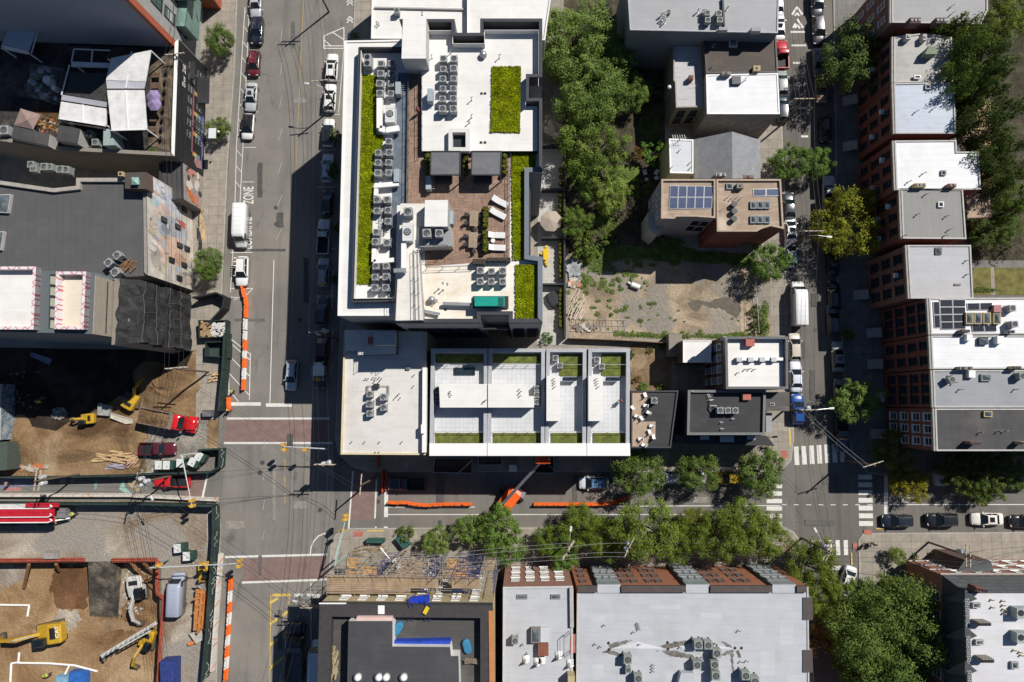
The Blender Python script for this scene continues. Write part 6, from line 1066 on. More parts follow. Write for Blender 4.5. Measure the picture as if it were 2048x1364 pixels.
def car(style,sun=False):
    nm={'sedan':'parked_car','suv':'parked_car','hatch':'parked_car','wagon':'parked_car','pickup':'pickup_truck','van':'delivery_van'}[style]
    root=thing(nm,(0,0,0),'car',{'pickup':'pickup truck','van':'van'}.get(style,'car'));mb=MB()
    if style in('sedan','hatch','wagon','suv'):
        hi=.12 if style=='suv' else 0;L={'sedan':2.4,'hatch':2.15,'wagon':2.35,'suv':2.35}[style];w_=.96 if style=='suv' else .92
        loft(mb,[(-L,w_*.74,.45,.80+hi),(-L+.1,w_*.9,.35,.93+hi),(-L+.5,w_*.98,.22,1.0+hi),(-.4,w_,.2,1.0+hi),(.95,w_,.2,.98+hi),(1.45,w_*.985,.22,.95+hi),(L-.35,w_*.93,.25,.86+hi),(L-.08,w_*.78,.3,.72+hi),(L,w_*.6,.4,.62+hi)])
        mb.build('body',paint,root,True);z=.97+hi
        if style=='sedan':cabin(root,-1.72,-1.0,.22,1.12,z,1.42,.82,.64,sun)
        elif style=='suv':cabin(root,-2.12,-1.75,.2,1.1,z,1.68,.86,.70,sun,True)
        elif style=='wagon':cabin(root,-2.2,-1.7,.2,1.15,z,1.5,.82,.66,sun,True)
        else:cabin(root,-1.98,-1.5,.3,1.2,z,1.5,.82,.64,sun)
        mb=MB();mb.box((0,L-.06,.42),(1.3,.12,.2));mb.build('grille',plast,root)
        lights(root,L-.22,-L+.14,w_*.7,w_*.68,.68+hi,.8+hi);wheels(root,(-.8,.8),(-1.4,1.4))
    elif style=='pickup':
        loft(mb,[(.0,.98,.35,1.1),(1.1,.98,.3,1.1),(2.3,.95,.35,1.05),(2.75,.85,.4,.95),(2.85,.7,.5,.8)]);mb.build('body',paint,root,True);cabin(root,-.45,-.2,.55,1.2,1.08,1.78,.88,.72)
        bd=MB();o_=[(-.98,-2.85),(.98,-2.85),(.98,-.02),(-.98,-.02)];ring(bd,o_,.12,.62,1.12);bd.face([(x*.9,y*.985-.02,.64)for x,y in o_],1);bd.prism(o_,.38,.62);bd.build('cargo_bed',[paint,plast],root)
        lights(root,2.72,-2.86,.68,.84,.8,.85);wheels(root,(-.84,.84),(-1.75,1.85),.39,.28)
    else:
        loft(mb,[(-3.4,.92,.4,2.55),(-3.25,.99,.35,2.68),(1.35,.99,.35,2.68),(1.9,.96,.35,2.45),(2.35,.96,.35,1.62),(2.5,.95,.35,1.35),(3.15,.90,.4,1.12),(3.3,.72,.45,.95)]);mb.build('body',paint,root,True)
        mb=MB();mb.hexa([(-.82,2.38,1.66),(.82,2.38,1.66),(.82,2.46,1.6),(-.82,2.46,1.6),(-.76,1.9,2.46),(.76,1.9,2.46),(.76,1.99,2.48),(-.76,1.99,2.48)]);mb.build('windscreen',cglass,root)
        for s in(-1,1):mb=MB();mb.box((s*.985,1.75,1.85),(.05,.9,.6));mb.build('side_window',cglass,root);mb=MB();mb.box((s*1.12,2.15,1.6),(.22,.16,.3));mb.build('mirror',plast,root)
        mb=MB();[mb.box((0,y,2.69),(1.5,.04,.03))for y in(-2.6,-1.9,-1.2,-.5,.2,.9)];mb.build('roof_ribs',paint,root)
        lights(root,3.08,-3.4,.68,.8,.95,1.3);wheels(root,(-.86,.86),(-2.0,2.15),.36,.26)
    pr=Proto(root);pr.hc={'sedan':1.2,'suv':1.4,'hatch':1.3,'wagon':1.3,'pickup':1.2,'van':2.0}[style];return pr
CP={}
def put(style,x,y,head,col,label,group=None,L=1.0,roof=None,base=.02,nm=None,win=None):
    k=style+('s' if L=='sun' else '');L=1.0 if L=='sun' else L
    if k not in CP:CP[k]=car(style,k.endswith('s')and style!='bus')
    p=P(x,y,CP[k].hc+base);o=CP[k].place((p.x,p.y,base),R(-head),(1,L,1),label,group,col)
    if roof:
        for c in KIDS[o.name]:
            if c.name.startswith('roof'):c.color=c4(roof)
    return o
WH,SI,BK,DK=(.74,.74,.72),(.42,.44,.46),(.012,.013,.016),(.05,.055,.065);G='cars parked along the avenue'
for a in(('sedan',509,3,178,SI,'silver car cut by the top edge, first in the west row of the avenue'),('suv',511,57,181,(.008,.012,.03),'glossy black car behind the cut-off silver car'),('hatch',505,123,182,(.12,.012,.018),'maroon car parked on the avenue'),('sedan',500,191,182,SI,'silver saloon between the maroon and the black-roofed white car','sun'),('hatch',493,250,183,WH,'white car with a black roof on the west side of the avenue',1.0,BK),
('suv',662,131,2,WH,'white car with an open-looking glass roof, north end of the east row','sun'),('suv',658,192,2,WH,'white car next to the pole shadow, second in the east row','sun'),('wagon',655,262,2,WH,'white car with a black roof on the east side of the avenue',1.0,BK),('wagon',653,333,2,(.55,.6,.66),'pale blue-white car at the edge of the big shadow'),
('hatch',652,404,2,BK,'black car in shadow north of the silver pickup'),('wagon',645,543,2,(.35,.36,.38),'silver estate car in the big shadow'),('suv',642,621,2,DK,'dark boxy car in the big shadow'),('suv',643,690,2,(.05,.012,.02),'dark maroon car beside the corner building')):put(*a[:6],G,*a[6:])
put('pickup',646,472,2,(.5,.52,.55),'silver pickup with a black cargo bed in the big shadow',G);put('wagon',581,750,182,(.42,.47,.55),'pale blue car driving down the avenue',None,1.02)
put('van',478,450,180,(.78,.78,.78),'long white van over the LOADING lettering',None,1.02);sv=put('suv',481,541,180,(.76,.76,.76),'white car with a red and white ladder on its roof',None,1.02,WH)
for k in range(6):mb=MB();mb.box((.75,-1.9+.3*k,1.86),(.42,.14,.06));o=mb.build('ladder_rung',[redpave if k%2 else copw],None);o.parent=sv;KIDS[sv.name].append(o)
put('suv',637,748,180,(.02,.022,.03),'dark car with a ribbed white roof box beside the corner building',None,1.0,WH);c=P(637,741,2.1);mb=MB();mb.box((c.x,c.y,1.98),(1.75,1.6,.3));[mb.box((c.x-.75+.25*k,c.y,2.14),(.05,1.55,.03))for k in range(7)];solo('roof_box',mb,copw,'ribbed white box on the roof of the dark car by the corner building','roof box',bevel=.05)
G='cars parked along the narrow street'
for a in(('sedan',1557,2,0,WH,'white car cut by the top edge on the narrow street'),('sedan',1560,49,0,WH,'white saloon just north of the red pickup','sun'),('hatch',1566,163,0,(.3,.33,.34),'grey-silver hatchback south of the red pickup'),('wagon',1568,213,0,(.03,.05,.07),'dark blue-grey car by the bright white roof'),('sedan',1580,412,0,DK,'dark car half under the street tree beside the skylights'),('sedan',1583,456,0,WH,'small white car right below the street tree','sun'),('hatch',1584,507,0,(.3,.38,.45),'bluish car mottled by leaf shadow'),
('hatch',1592,693,0,(.55,.51,.42),'cream car beside the white flat-roofed house'),('sedan',1594,753,0,(.62,.66,.72),'white saloon parked diagonally between the cream and the blue car'),('suv',1598,818,0,(.012,.075,.30),'bright blue car beside the bay of the black roof','sun'),
('suv',1640,57,180,(.06,.055,.07),'dark car with a shiny roof at the north of the shaded row'),('sedan',1640,122,180,(.13,.14,.16),'grey car half covered by the tall dark tree'),('wagon',1645,174,180,(.3,.2,.13),'bronze car almost hidden by the tall dark tree'),('hatch',1654,256,180,BK,'black car with one bright window in the shaded row'),('sedan',1668,520,0,BK,'black car south of the yellow-green tree'),('wagon',1671,590,0,BK,'black car with a glinting windscreen under the wires'),('suv',1670,640,0,DK,'very dark car next to the shaded sapling'),('sedan',1679,713,0,(.28,.28,.28),'grey saloon in the shaded row opposite the cream car','sun'),('hatch',1683,785,0,(.16,.16,.17),'grey car partly under the open-crowned tree')):put(*a[:6],G,*a[6:])
put('pickup',1566,107,0,(.42,.02,.03),'red pickup parked beside the brown felt roof',G,.82);put('pickup',1661,385,0,(.55,.58,.62),'pale pickup north of the yellow-green tree',G);put('pickup',1687,865,180,(.04,.06,.09),'dark pickup standing right before the zebra crossing',G)
for k,(x,y)in enumerate(((1637,3),)):put('suv',x,y,180,DK,'dark car cut by the top edge in the shaded row',G)
put('van',1601,605,1,(.80,.80,.80),'big white van double-parked on the narrow street',None,1.05);put('sedan',1697,1165,200,WH,'white car half under trees south of the lower zebra crossing')
G='cars parked along the side street'
for a in(('wagon',1799,1043,270,(.012,.018,.03),'navy car nearest the east zebra crossing'),('suv',1889,1041,270,BK,'black car in leaf shadow on the side street'),('sedan',1978,1039,270,(.72,.7,.64),'white saloon with a sunroof on the side street','sun'),('sedan',2056,1044,270,BK,'black car cut by the right edge')):put(*a[:6],G,*a[6:])
G='cars parked along the cross street'
for a in(('hatch',1188,967,270,(.62,.66,.7),'white car with a sky-blue glass roof in half shadow',1.05,(.10,.2,.34)),('suv',1335,956,270,(.45,.5,.55),'pale car peeking between the first two street trees'),('sedan',1382,956,270,SI,'silver car under the middle street tree'),('hatch',1463,957,270,(.55,.36,.02),'yellow car between the second and third street tree')):put(*a[:6],G,*a[6:])
put('pickup',812,968,270,(.02,.025,.04),'dark pickup with red boxes in its bed on the shaded cross street');put('pickup',313,898,90,(.10,.012,.02),'maroon pickup with a grey bed cover on the gravel',None,1.0,None,.14);put('pickup',341,962,270,(.55,.015,.02),'red pickup on the painted street under the pole transformers');put('van',349,1190,0,(.34,.38,.46),'grey-blue van inside the fenced yard',None,.92,None,.14);put('van',630,1330,0,(.55,.6,.68),'white van in the shade of the building under repair',None,1.0)
def truck(name,px,head,label,cab,bed,base=.02,load=None,Lb=5.0):
    """dump truck: bonnet, cab, open tipper body, ten wheels"""
    p=P(px[0],px[1],1.8);r_=thing(name,(0,0,0),label,'truck');mb=MB();loft(mb,[(1.9,.9,.7,1.9),(3.3,.85,.6,1.75),(3.75,.75,.6,1.5)]);mb.build('bonnet',paint,r_,True)
    mb=MB();loft(mb,[(.2,1.1,.7,2.6),(.35,1.15,.6,2.75),(1.4,1.15,.6,2.75),(1.95,1.1,.6,1.95)]);mb.build('cab',paint,r_,True);mb=MB();mb.hexa([(-.95,1.78,2.0),(.95,1.78,2.0),(.95,2.0,2.0),(-.95,2.0,2.0),(-.9,1.35,2.66),(.9,1.35,2.66),(.9,1.5,2.7),(-.9,1.5,2.7)]);mb.build('windscreen',cglass,r_)
    mb=MB();o_=[(-1.22,-Lb),(1.22,-Lb),(1.22,.05),(-1.22,.05)];mb.prism(o_,1.0,1.15);ring(mb,o_,.1,1.15,2.5);[mb.box((s*1.25,-Lb+.5+.8*k,1.8),(.1,.14,1.3))for s in(-1,1)for k in range(6)];mb.box((0,.3,2.75),(2.4,.6,.1));mb.build('tipper_body',bed,r_)
    if load:
        mb=MB();q=random.Random(2);g_=[[Vector((-1.1+2.2*i/8,-Lb+.12+(Lb-.2)*j/14,2.0+.35*math.sin(math.pi*i/8)+q.uniform(-.08,.12)))for j in range(15)]for i in range(9)]
        [mb.quad(g_[i][j],g_[i+1][j],g_[i+1][j+1],g_[i][j+1])for i in range(8)for j in range(14)];mb.build('soil_load',load,r_,True)
    for s in(-1,1):mb=MB();mb.box((s*1.35,1.95,2.2),(.3,.12,.5));mb.build('mirror',metal,r_);mb=MB();mb.cyl((s*1.0,.1,1),(s*1.0,.1,3.2),.08);mb.build('exhaust',metal,r_);mb=MB();loft(mb,[(2.3,.3,.8,1.3),(3.6,.3,.6,1.2)]);o=mb.build('mudguard',paint,r_);o.location.x=s*.95
    wheels(r_,(-1.0,1.0),(-4.0,-2.8,2.9),.5,.4);lights(r_,3.7,-Lb-.02,.6,.9,1.15,1.05);pr=Proto(r_);pr.place((p.x,p.y,base),R(-head),1,label,None,cab);return r_
truck('dump_truck',(344,842),101,'red dump truck with a load of brown soil at the site gate',(.55,.012,.015),M('truck body steel',(.22,.16,.13),.6,.2),.1,soil);truck('dump_truck',(589,1300),0,'grey dump truck with an empty body parked over the yellow hatching',(.03,.03,.035),M('grey truck body',(.16,.165,.17),.6,.2),.02,None,6.2)
# concrete pump with folded red booms
p=P(70,1035,3.0);r_=thing('concrete_pump',(p.x,p.y,.03),'concrete pump truck with folded red booms and white pipes, at the left edge','truck');rd=M('boom red',(.48,.02,.035),.4,.15)
mb=MB();a,b=P(-80,1034,1.2),P(105,1032,1.2);mb.beam(a,b,2.4,.5);mb.build('chassis',plast,r_);mb=MB();a,b=P(-90,1014,2.6),P(104,1012,2.6);mb.beam(a,b,.8,1.0);mb.build('tank',M('pump white',(.6,.6,.58)),r_);mb=MB();a,b=P(52,1010,3.3),P(118,1010,3.3);mb.beam(a,b,.6,.3);mb.build('boom',rd,r_)
for y,z in((1022,3.6),(1030,3.7),(1041,3.5)):mb=MB();mb.beam(P(-90,y,z),P(108,y-1,z),.55,.5);[mb.beam(P(x,y-2,z+.3),P(x+2,y+2,z+.3),.1,.1)for x in range(-20,100,22)];mb.build('boom',rd,r_)
for y in(1018,1035,1046):mb=MB();mb.tube([P(-90,y,3.9),P(96,y-1,3.9),P(104,y-5,3.9),P(100,y-8,3.9)],.09);mb.build('delivery_pipe',copw,r_)
mb=MB();c=P(122,1026,2.0);mb.box((c.x,c.y,1.4),(1.3,1.5,1.2));mb.build('hopper',metal,r_);mb=MB();mb.beam(P(105,1042,1.8),P(140,1036,1.2),.2,.2);mb.build('chute',copw,r_);wheels(r_,(0,),(),.5)
for x in(-40,10,30,85):c=P(x,1034,.5);mb=MB();mb.cyl((c.x,c.y-1.2,.55),(c.x,c.y+1.2,.55),.5,n=14);mb.build('wheel',rubber,r_)
# excavators: tracks, house, cab, boom, stick, bucket
yel=M('machine yellow',(.50,.30,.025),.45,.15);track=M('track steel',(.10,.085,.065),.7,.3)
def digger(px,head,sc,label,base,swing=0,reach=1.0,mark=None,nm='excavator',body=None):
    p=P(px[0],px[1],base+2*sc);r_=thing(nm,(0,0,0),label,'excavator');yl=body or yel
    for s in(-1,1):mb=MB();loft(mb,[(-2.1,.3,.3,.6),(-1.9,.32,.05,.95),(1.9,.32,.05,.95),(2.1,.3,.3,.6)]);mb.v=[Matrix.Rotation(swing,4,'Z')@(v+Vector((s*1.15,0,0)))for v in mb.v];mb.build('track',track,r_)
    mb=MB();loft(mb,[(-2.5,1.1,1.0,2.1),(-2.3,1.4,1.0,2.3),(-.6,1.45,1.0,2.3),(1.2,1.4,1.0,1.9)]);h_=mb.build('house',yl,r_);mb=MB();mb.box((.1,-1.3,2.33),(1.6,.8,.1));mb.build('engine_grille',plast,h_)
    mb=MB();loft(mb,[(-.4,.55,1.3,3.0),(.0,.58,1.2,3.1),(1.4,.58,1.2,3.0),(1.7,.5,1.2,2.4)]);mb.v=[v+Vector((-.85,0,0))for v in mb.v];mb.build('cab',cglass,r_)
    f=reach;mb=MB();mb.beam((.25,.8,1.9),(.25,.8+2.3*f,3.6),.45,.6);mb.beam((.25,.8+2.3*f,3.6),(.25,.8+4.6*f,2.9),.42,.5);mb.build('boom',yl,r_);mb=MB();mb.beam((.25,.6+4.6*f,3.1),(.25,.6+6.0*f,1.1),.35,.45);mb.build('stick',yl,r_);mb=MB();mb.beam((.25,1.2,2.6),(.25,.8+2.4*f,4.0),.14,.14);mb.build('ram',metal,r_);mb=MB();y=.6+6.0*f;mb.hexa([(-.35,y-.3,.3),(.85,y-.3,.3),(.85,y+.3,.2),(-.35,y+.3,.2),(-.35,y-.6,1.1),(.85,y-.6,1.1),(.85,y+.35,1.1),(-.35,y+.35,1.1)]);mb.build('bucket',track,r_)
    if mark:lettering(mark,(0,0),.55,1.7,0,copw,M4=Matrix.Translation((.3,-2.0,2.345)),name='body_lettering',parent=r_)
    Proto(r_).place((p.x,p.y,base),R(-head),sc,label)
digger((90,1270),262,1.05,'large yellow tracked digger lettered CAT in the pit',PZ,.1,1.1,'CAT');digger((290,1284),200,.72,'smaller yellow digger beside the red shoring beam',PZ,.2,.9);digger((262,798),28,.68,'yellow digger half in shadow on the soil heap',.15,.3,.9);digger((170,838),265,.55,'small yellow digger with a grey cab at the shadow edge',.15,.1,.6);digger((406,1144),180,.55,'compact yellow machine squeezed against the green fence',.15,0,.35,None,'compact_loader')
digger((270,1180),172,.85,'white tracked drill with a long white leader boom',PZ,0,.95,None,'drill_rig',M('rig white',(.55,.54,.5),.5,.2));mb=MB();mb.beam(P(312,1246,1.2),P(204,1312,.2),.5,.45);mb.beam(P(300,1262,1.6),P(240,1296,1.2),.2,.5);r_=thing('drill_mast',P(260,1280,0),'long white lattice drill mast laid across the pit','drill mast');mb.build('mast',M('rig white',(.55,.54,.5)),r_);mb=MB();[mb.beam(P(304-10*k,1251+6*k,1.5),P(296-10*k,1262+6*k,1.5),.1,.1)for k in range(10)];mb.build('braces',metal,r_);mb=MB();mb.beam(P(204,1306,.2),P(208,1322,-1),.25,.25);mb.build('head',metal,r_)
orm=M('rust orange machine',(.48,.19,.06),.55,.25);r_=thing('tracked_drill',P(397,1218,0),'long rust-orange machine parked along the green fence','drill');a,b=P(404,1176,1.0),P(398,1258,1.0)
for s,w_,z,nm in((-.7,.6,.6,'track'),(.7,.6,.6,'track'),(-.35,.5,1.5,'boom'),(.45,.35,1.7,'mast'),(.1,.4,1.25,'frame')):mb=MB();mb.beam(Vector((a.x+s,a.y,z)),Vector((b.x+s*.8,b.y,z)),w_,.55);mb.build(nm,orm,r_)
mb=MB();[mb.box((a.x+.2*(-1)**k,a.y-.9*k-.4,1.8),(1.3,.3,.3),.2*k)for k in range(7)];mb.build('fittings',orm,r_);mb=MB();[mb.beam(P(388,1170,1.6+.1*k),P(412,1172+2*k,1.6),.06,.06)for k in range(6)];mb.build('guard',metal,r_)
# boom lift on the cross street
bo=M('lift orange',(.75,.11,.015),.4,.1);r_=thing('boom_lift',P(1022,995,0),'orange boom lift reaching up to the white terrace','boom lift');c=P(1022,993,1.0)
mb=MB();loft(mb,[(-2.3,.8,.9,1.9),(-2.0,1.15,.8,2.1),(1.0,1.15,.8,2.0),(1.5,.9,.9,1.8)]);mb.v=[Matrix.Translation((c.x,c.y,0))@(Matrix.Rotation(R(-38),4,'Z')@v)for v in mb.v];mb.build('turret',bo,r_)
for x,y in((1010,1003),(1042,998),(1004,985),(1030,978)):q=P(x,y,.5);mb=MB();mb.cyl(q+Vector((-.18,-.12,0)),q+Vector((.18,.12,0)),.48,n=14);mb.build('wheel',rubber,r_)
mb=MB();mb.box((P(1040,985,.8).x,P(1040,985,.8).y,.8),(1.6,1.0,.4),-.6);mb.build('chassis',metal,r_);k0,k1,k2=P(1006,1007,2.2),P(1071,936,8.2),P(1082,924,9.4)
mb=MB();mb.beam(k0,k1,.42,.5);mb.build('boom',M('boom grey',(.30,.31,.33),.5,.15),r_);mb=MB();mb.beam(k0+Vector((.3,.3,.5)),k0.lerp(k1,.8)+Vector((.2,.2,.4)),.2,.2);mb.build('boom_hose',metal,r_);mb=MB();mb.beam(k1,k2,.3,.35);mb.build('jib',metal,r_);c=P(1086,919,9.6);mb=MB();mb.box((c.x,c.y,9.3),(2.0,.9,.1));[mb.beam(Vector((c.x+x,c.y+y,9.3)),Vector((c.x+x,c.y+y,10.3)),.06,.06)for x in(-1,0,1)for y in(-.45,.45)];[mb.beam(Vector((c.x-1,c.y+y,z)),Vector((c.x+1,c.y+y,z)),.07,.07)for y in(-.45,.45)for z in(9.8,10.3)];mb.box((c.x,c.y-.45,9.8),(.9,.3,.7));mb.build('basket',bo,r_)
# ---------------------------------------------------------------- condensers on the roofs
acm=M('condenser grey',(.30,.31,.315),.5,.12,2,stain=.2);acg=M('condenser green grey',(.25,.28,.25),.5,.12,2)
def condenser(body,s=.86,ht=.9,leg=.3,nm='air_conditioner',big=False):
    r_=thing(nm,(0,0,0),'ac','air conditioner');h=s/2;mb=MB();mb.prism([(-h,-h),(h,-h),(h,h),(-h,h)],leg,leg+ht,0,False);n=20;rr=h*.78;z=leg+ht
    cir=[(rr*math.cos(6.2832*i/n+.785),rr*math.sin(6.2832*i/n+.785),z)for i in range(n)];sqr=[(h*x,h*y,z)for i in range(n)for x,y in[(math.cos(6.2832*i/n+.785),math.sin(6.2832*i/n+.785))]for x,y in[(x/max(abs(x),abs(y)),y/max(abs(x),abs(y)))]]
    mb.add(cir+sqr,[(i,(i+1)%n,n+(i+1)%n,n+i)for i in range(n)]);mb.build('casing',body,r_)
    mb=MB();mb.cyl((0,0,z-.3),(0,0,z-.28),rr,rr,n);mb.cyl((0,0,z-.28),(0,0,z),rr,rr,n,caps=False);mb.build('fan_well',metald,r_)
    mb=MB();mb.cyl((0,0,z-.14),(0,0,z-.04),rr*.26,n=10)
    for k in range(5):a=k*1.2566;b=a+.75;mb.quad((rr*.2*math.cos(a),rr*.2*math.sin(a),z-.08),(rr*.93*math.cos(a),rr*.93*math.sin(a),z-.06),(rr*.93*math.cos(b),rr*.93*math.sin(b),z-.16),(rr*.2*math.cos(b),rr*.2*math.sin(b),z-.14))
    mb.build('fan',M('fan blade',(.13,.135,.14),.4,.1),r_);mb=MB()
    for q in(1,.66,.33):[mb.beam((rr*q*math.cos(6.2832*i/14),rr*q*math.sin(6.2832*i/14),z+.01),(rr*q*math.cos(6.2832*(i+1)/14),rr*q*math.sin(6.2832*(i+1)/14),z+.01),.022,.015)for i in range(14)]
    mb.build('fan_guard',M('fan guard',(.3,.31,.32),.4,.1),r_);mb=MB();[mb.box((x*h*.8,0,leg/2),(.08,s*1.25,.08))for x in(-1,1)];[mb.box((x*h*.8,y*h,leg/2),(.07,.07,leg))for x in(-1,1)for y in(-1,1)];mb.build('stand',metal,r_);pr=Proto(r_);pr.top=leg+ht;return pr
AC,AG=condenser(acm),condenser(acg)
def acs(pr,pts,z,lab,grp=None,sc=1.0,rz=0.0):
    for i,(x,y)in enumerate(pts):
        p=P(x,y,z+pr.top*sc);pr.place((p.x,p.y,z),rz+rnd.uniform(-.06,.06),sc*rnd.uniform(.93,1.05),lab%ORD[i]if '%s' in lab else lab,grp)
def z1(l,ox=500,oy=0):return[(ox+a*.25654,oy+b*.25654)for a,b in l]
GA='condensers west of the brick walkway'
acs(AC,z1([(1020,495),(1018,572),(1010,650),(1012,727)]),ZT,'%s condenser from the north, left column above the white duct',GA);acs(AC,z1([(1098,492),(1097,570),(1097,648),(1097,727)]),ZT,'%s condenser from the north, right column above the white duct',GA)
acs(AC,z1([(1080,1100)]),ZT,'single condenser just below the white duct',GA);acs(AC,z1([(997,1187),(997,1265),(997,1343)]),ZT,'%s condenser down the left column below the single one',GA);acs(AC,z1([(1085,1187),(1080,1265),(1080,1343)]),ZT,'%s condenser down the right column below the single one',GA)
acs(AC,z1([(998,62),(988,270),(988,355),(983,522),(977,597)],500,330),ZT,'%s condenser from the north, middle stretch, column beside the green strip',GA);acs(AC,z1([(1080,62),(1067,268),(1075,352),(1075,438),(1067,605)],500,330),ZT,'%s condenser from the north, middle stretch, column beside the dark walkway',GA)
acs(AC,z1([(980,787),(973,873),(972,957)],500,330),ZT,'%s condenser from the north, southern stretch, beside the green strip',GA);acs(AC,z1([(1060,787),(1060,872),(1058,955)],500,330),ZT,'%s condenser from the north, southern stretch, beside the stair roof',GA)
GB='condensers on the upper white roof'
acs(AC,z1([(1507,457),(1507,535),(1503,612),(1503,688),(1500,768),(1500,847)]),21.0,'%s condenser from the north, left column on the upper white roof',GB);acs(AC,z1([(1590,457),(1587,533),(1588,610),(1585,688),(1585,768),(1585,847)]),21.0,'%s condenser from the north, right column on the upper white roof',GB)
acs(AC,z1([(1795,822),(1882,827),(1970,825)],500,330),ZT,'%s condenser from the left, upper row above the teal generator','condensers by the generator');acs(AC,z1([(1795,907),(1882,907),(1970,907)],500,330),ZT,'%s condenser from the left, lower row above the teal generator','condensers by the generator')
acs(AC,z1([(1378,530),(1473,530)],500,330),22.3,'%s condenser from the left on the small hut south of the white square top','condensers on the hut',1.15);acs(AC,z1([(1230,362)],500,330),22.0,'lone large condenser on the north end of the stair roof',None,1.2)
acs(AC,[(739,788),(739,808),(739,827)],cz,'%s condenser from the north, left column on the corner building','condensers on the corner building',1.05);acs(AC,[(767,794),(767,815)],cz,'%s condenser from the north, right column on the corner building','condensers on the corner building',1.05)
for k,l in enumerate(([(876,779),(877,790),(875,806)],[(1074,777),(1074,790),(1074,804)],[(1111,716),(1120,731)],[(1194,719),(1204,733)])):acs(AC,l,th[k][1],'%s condenser from the north '+('beside the wide roof hut at its corner end','beside the wide roof hut at its far end','on the turf of the third row house','on the turf of the end row house')[k],'condensers on the row houses',.95)
acs(AC,[(1441,821),(1456,821),(1471,821)],bz,'%s condenser from the left on the black roof','condensers on the black roof');acs(AC,[(1309,801)],dkz,'lone condenser beside the pale wooden roof deck')
GS='condensers on the silver roof'
for i,(x,y,lb_)in enumerate(((1256,1320,'north one of the western group'),(1257,1341,'small one in the western group'),(1277,1358,'one cut off at the bottom of the western group'),(1397,1290,'north-west one of the large eastern cluster'),(1417,1291,'north-east one of the large eastern cluster'),(1434,1307,'round-topped one right of the eastern cluster'),(1395,1331,'one left of the middle in the eastern cluster'),(1430,1330,'middle one of the eastern cluster'),(1432,1352,'southern one of the eastern cluster'),(1492,1352,'one to the right, away from the eastern cluster'),(1510,1363,'last one at the bottom right'))):acs(AG,[(x,y)],sgz,'grey-green condenser on the silver roof, '+lb_,GS,1.25 if i!=1 else .9)
acs(AG,[(1030,1282)],lz,'small grey condenser left of the brown hatch');acs(AG,[(1905,759)],e9[2],'tilted condenser on the smooth mid-grey roof',None,1.0,.5);acs(AG,[(2046,752)],e9[2],'condenser at the right edge of the mid-grey roof',None,1.0);acs(AC,[(2026,616),(2030,648)],e7[2],'%s white condenser from the north beside the pyramid skylights','condensers by the skylights',1.0)
acs(AC,[(8,260)],BZ-1,'pale condenser at the left edge of the roof bar',None,1.5);acs(AG,[(178,267),(190,284)],BZ-1,'%s loose condenser from the north beside the dark roof sheds','condensers on the roof bar',1.1);acs(AG,[(221,73)],BZ-1,'shaded condenser under the tall grey wall',None,1.2)
acs(AG,[(60,328),(65,336),(88,333),(97,333),(120,338),(131,339)],9.0,'%s fan unit from the left in the dark gap north of the mural roof','fan units in the dark gap',1.2)
for i,(x,y)in enumerate(((233,510),(216,525),(230,544))):acs(AC,[(x,y)],MZ-.2,'%s white condenser from the north beside the rusty roof stair'%ORD[i],'condensers by the roof stair',1.2,.7)
acs(AG,[(1338,22)],gz,'small vent fan at the left of the grey warehouse roof',None,.6);acs(AG,[(1415,25),(1416,39),(1438,26),(1440,39)],gz,'%s round fan from the left on the grey warehouse roof','warehouse roof fans',.95);acs(AC,[(793,20)],nz1,'single condenser on the white-roofed shop',None,1.0)
def airhandler(px,z,sz,label):
    p=P(px[0],px[1],z+sz[2]);r_=thing('air_handler',(p.x,p.y,z),label,'air handler');mb=MB();mb.box((p.x,p.y,z+sz[2]/2+.1),(sz[0],sz[1],sz[2]));[mb.box((p.x,p.y+sz[1]*t,z+sz[2]+.11),(sz[0]*.96,.04,.04))for t in(-.3,.3)];mb.build('casing',M('air handler white',(.62,.62,.60),.5,.05),r_,bevel=.03)
    c=Vector((p.x,p.y,z+sz[2]+.1));rr=min(sz[0],sz[1])*.38;mb=MB();mb.cyl(c,c+Vector((0,0,.06)),rr,n=18);mb.build('fan_well',metald,r_);mb=MB();[mb.box((c.x,c.y,c.z+.08),(rr*1.7,rr*.35,.02),k*.785)for k in range(4)];mb.cyl(c+Vector((0,0,.06)),c+Vector((0,0,.16)),rr*.25,n=10);mb.build('fan',metal,r_)
airhandler((780,228),ZT,(1.25,2.3,1.5),'large white air handler with a dark fan beside the white duct');airhandler((815,464),22.0,(1.25,2.3,1.2),'large white air handler with a dark fan on the stair roof')
p=P(734,119,21.7);r_=thing('twin_condenser',(p.x,p.y,ZT),'tall pale condenser with two fans at the north end of the green strip','air conditioner');mb=MB();mb.box((p.x,p.y,ZT+.8),(.95,1.7,1.6));mb.build('casing',acm,r_,bevel=.03)
for s in(-.42,.42):mb=MB();c=Vector((p.x,p.y+s,ZT+1.6));mb.cyl(c,c+Vector((0,0,.04)),.34,n=14);[mb.box((c.x,c.y,c.z+.05),(.6,.1,.02),k*1.05)for k in range(3)];mb.build('fan',metald,r_)
for px,z,nm in(((857,366),ZT,'at the top of the white square bulkhead'),((901,435),ZT,'on the east side of the white square bulkhead'),((796,176),ZT,'beside the dark walkway'),((860,190),21.0,'west of the double condenser column'),((793,351),ZT,'under the dark walkway bend')):
    p=P(px[0],px[1],z+1.2);mb=MB();mb.box((p.x,p.y,z+.7),(.7,1.7,1.2));[mb.box((p.x+.55,p.y-.7+.28*k,z+1.0),(.5,.06,.06))for k in range(6)];solo('switch_cabinet',mb,M('cabinet blue grey',(.33,.38,.41),.45,.1),'blue-grey electrical cabinet '+nm,'cabinet','roof cabinets',bevel=.02)
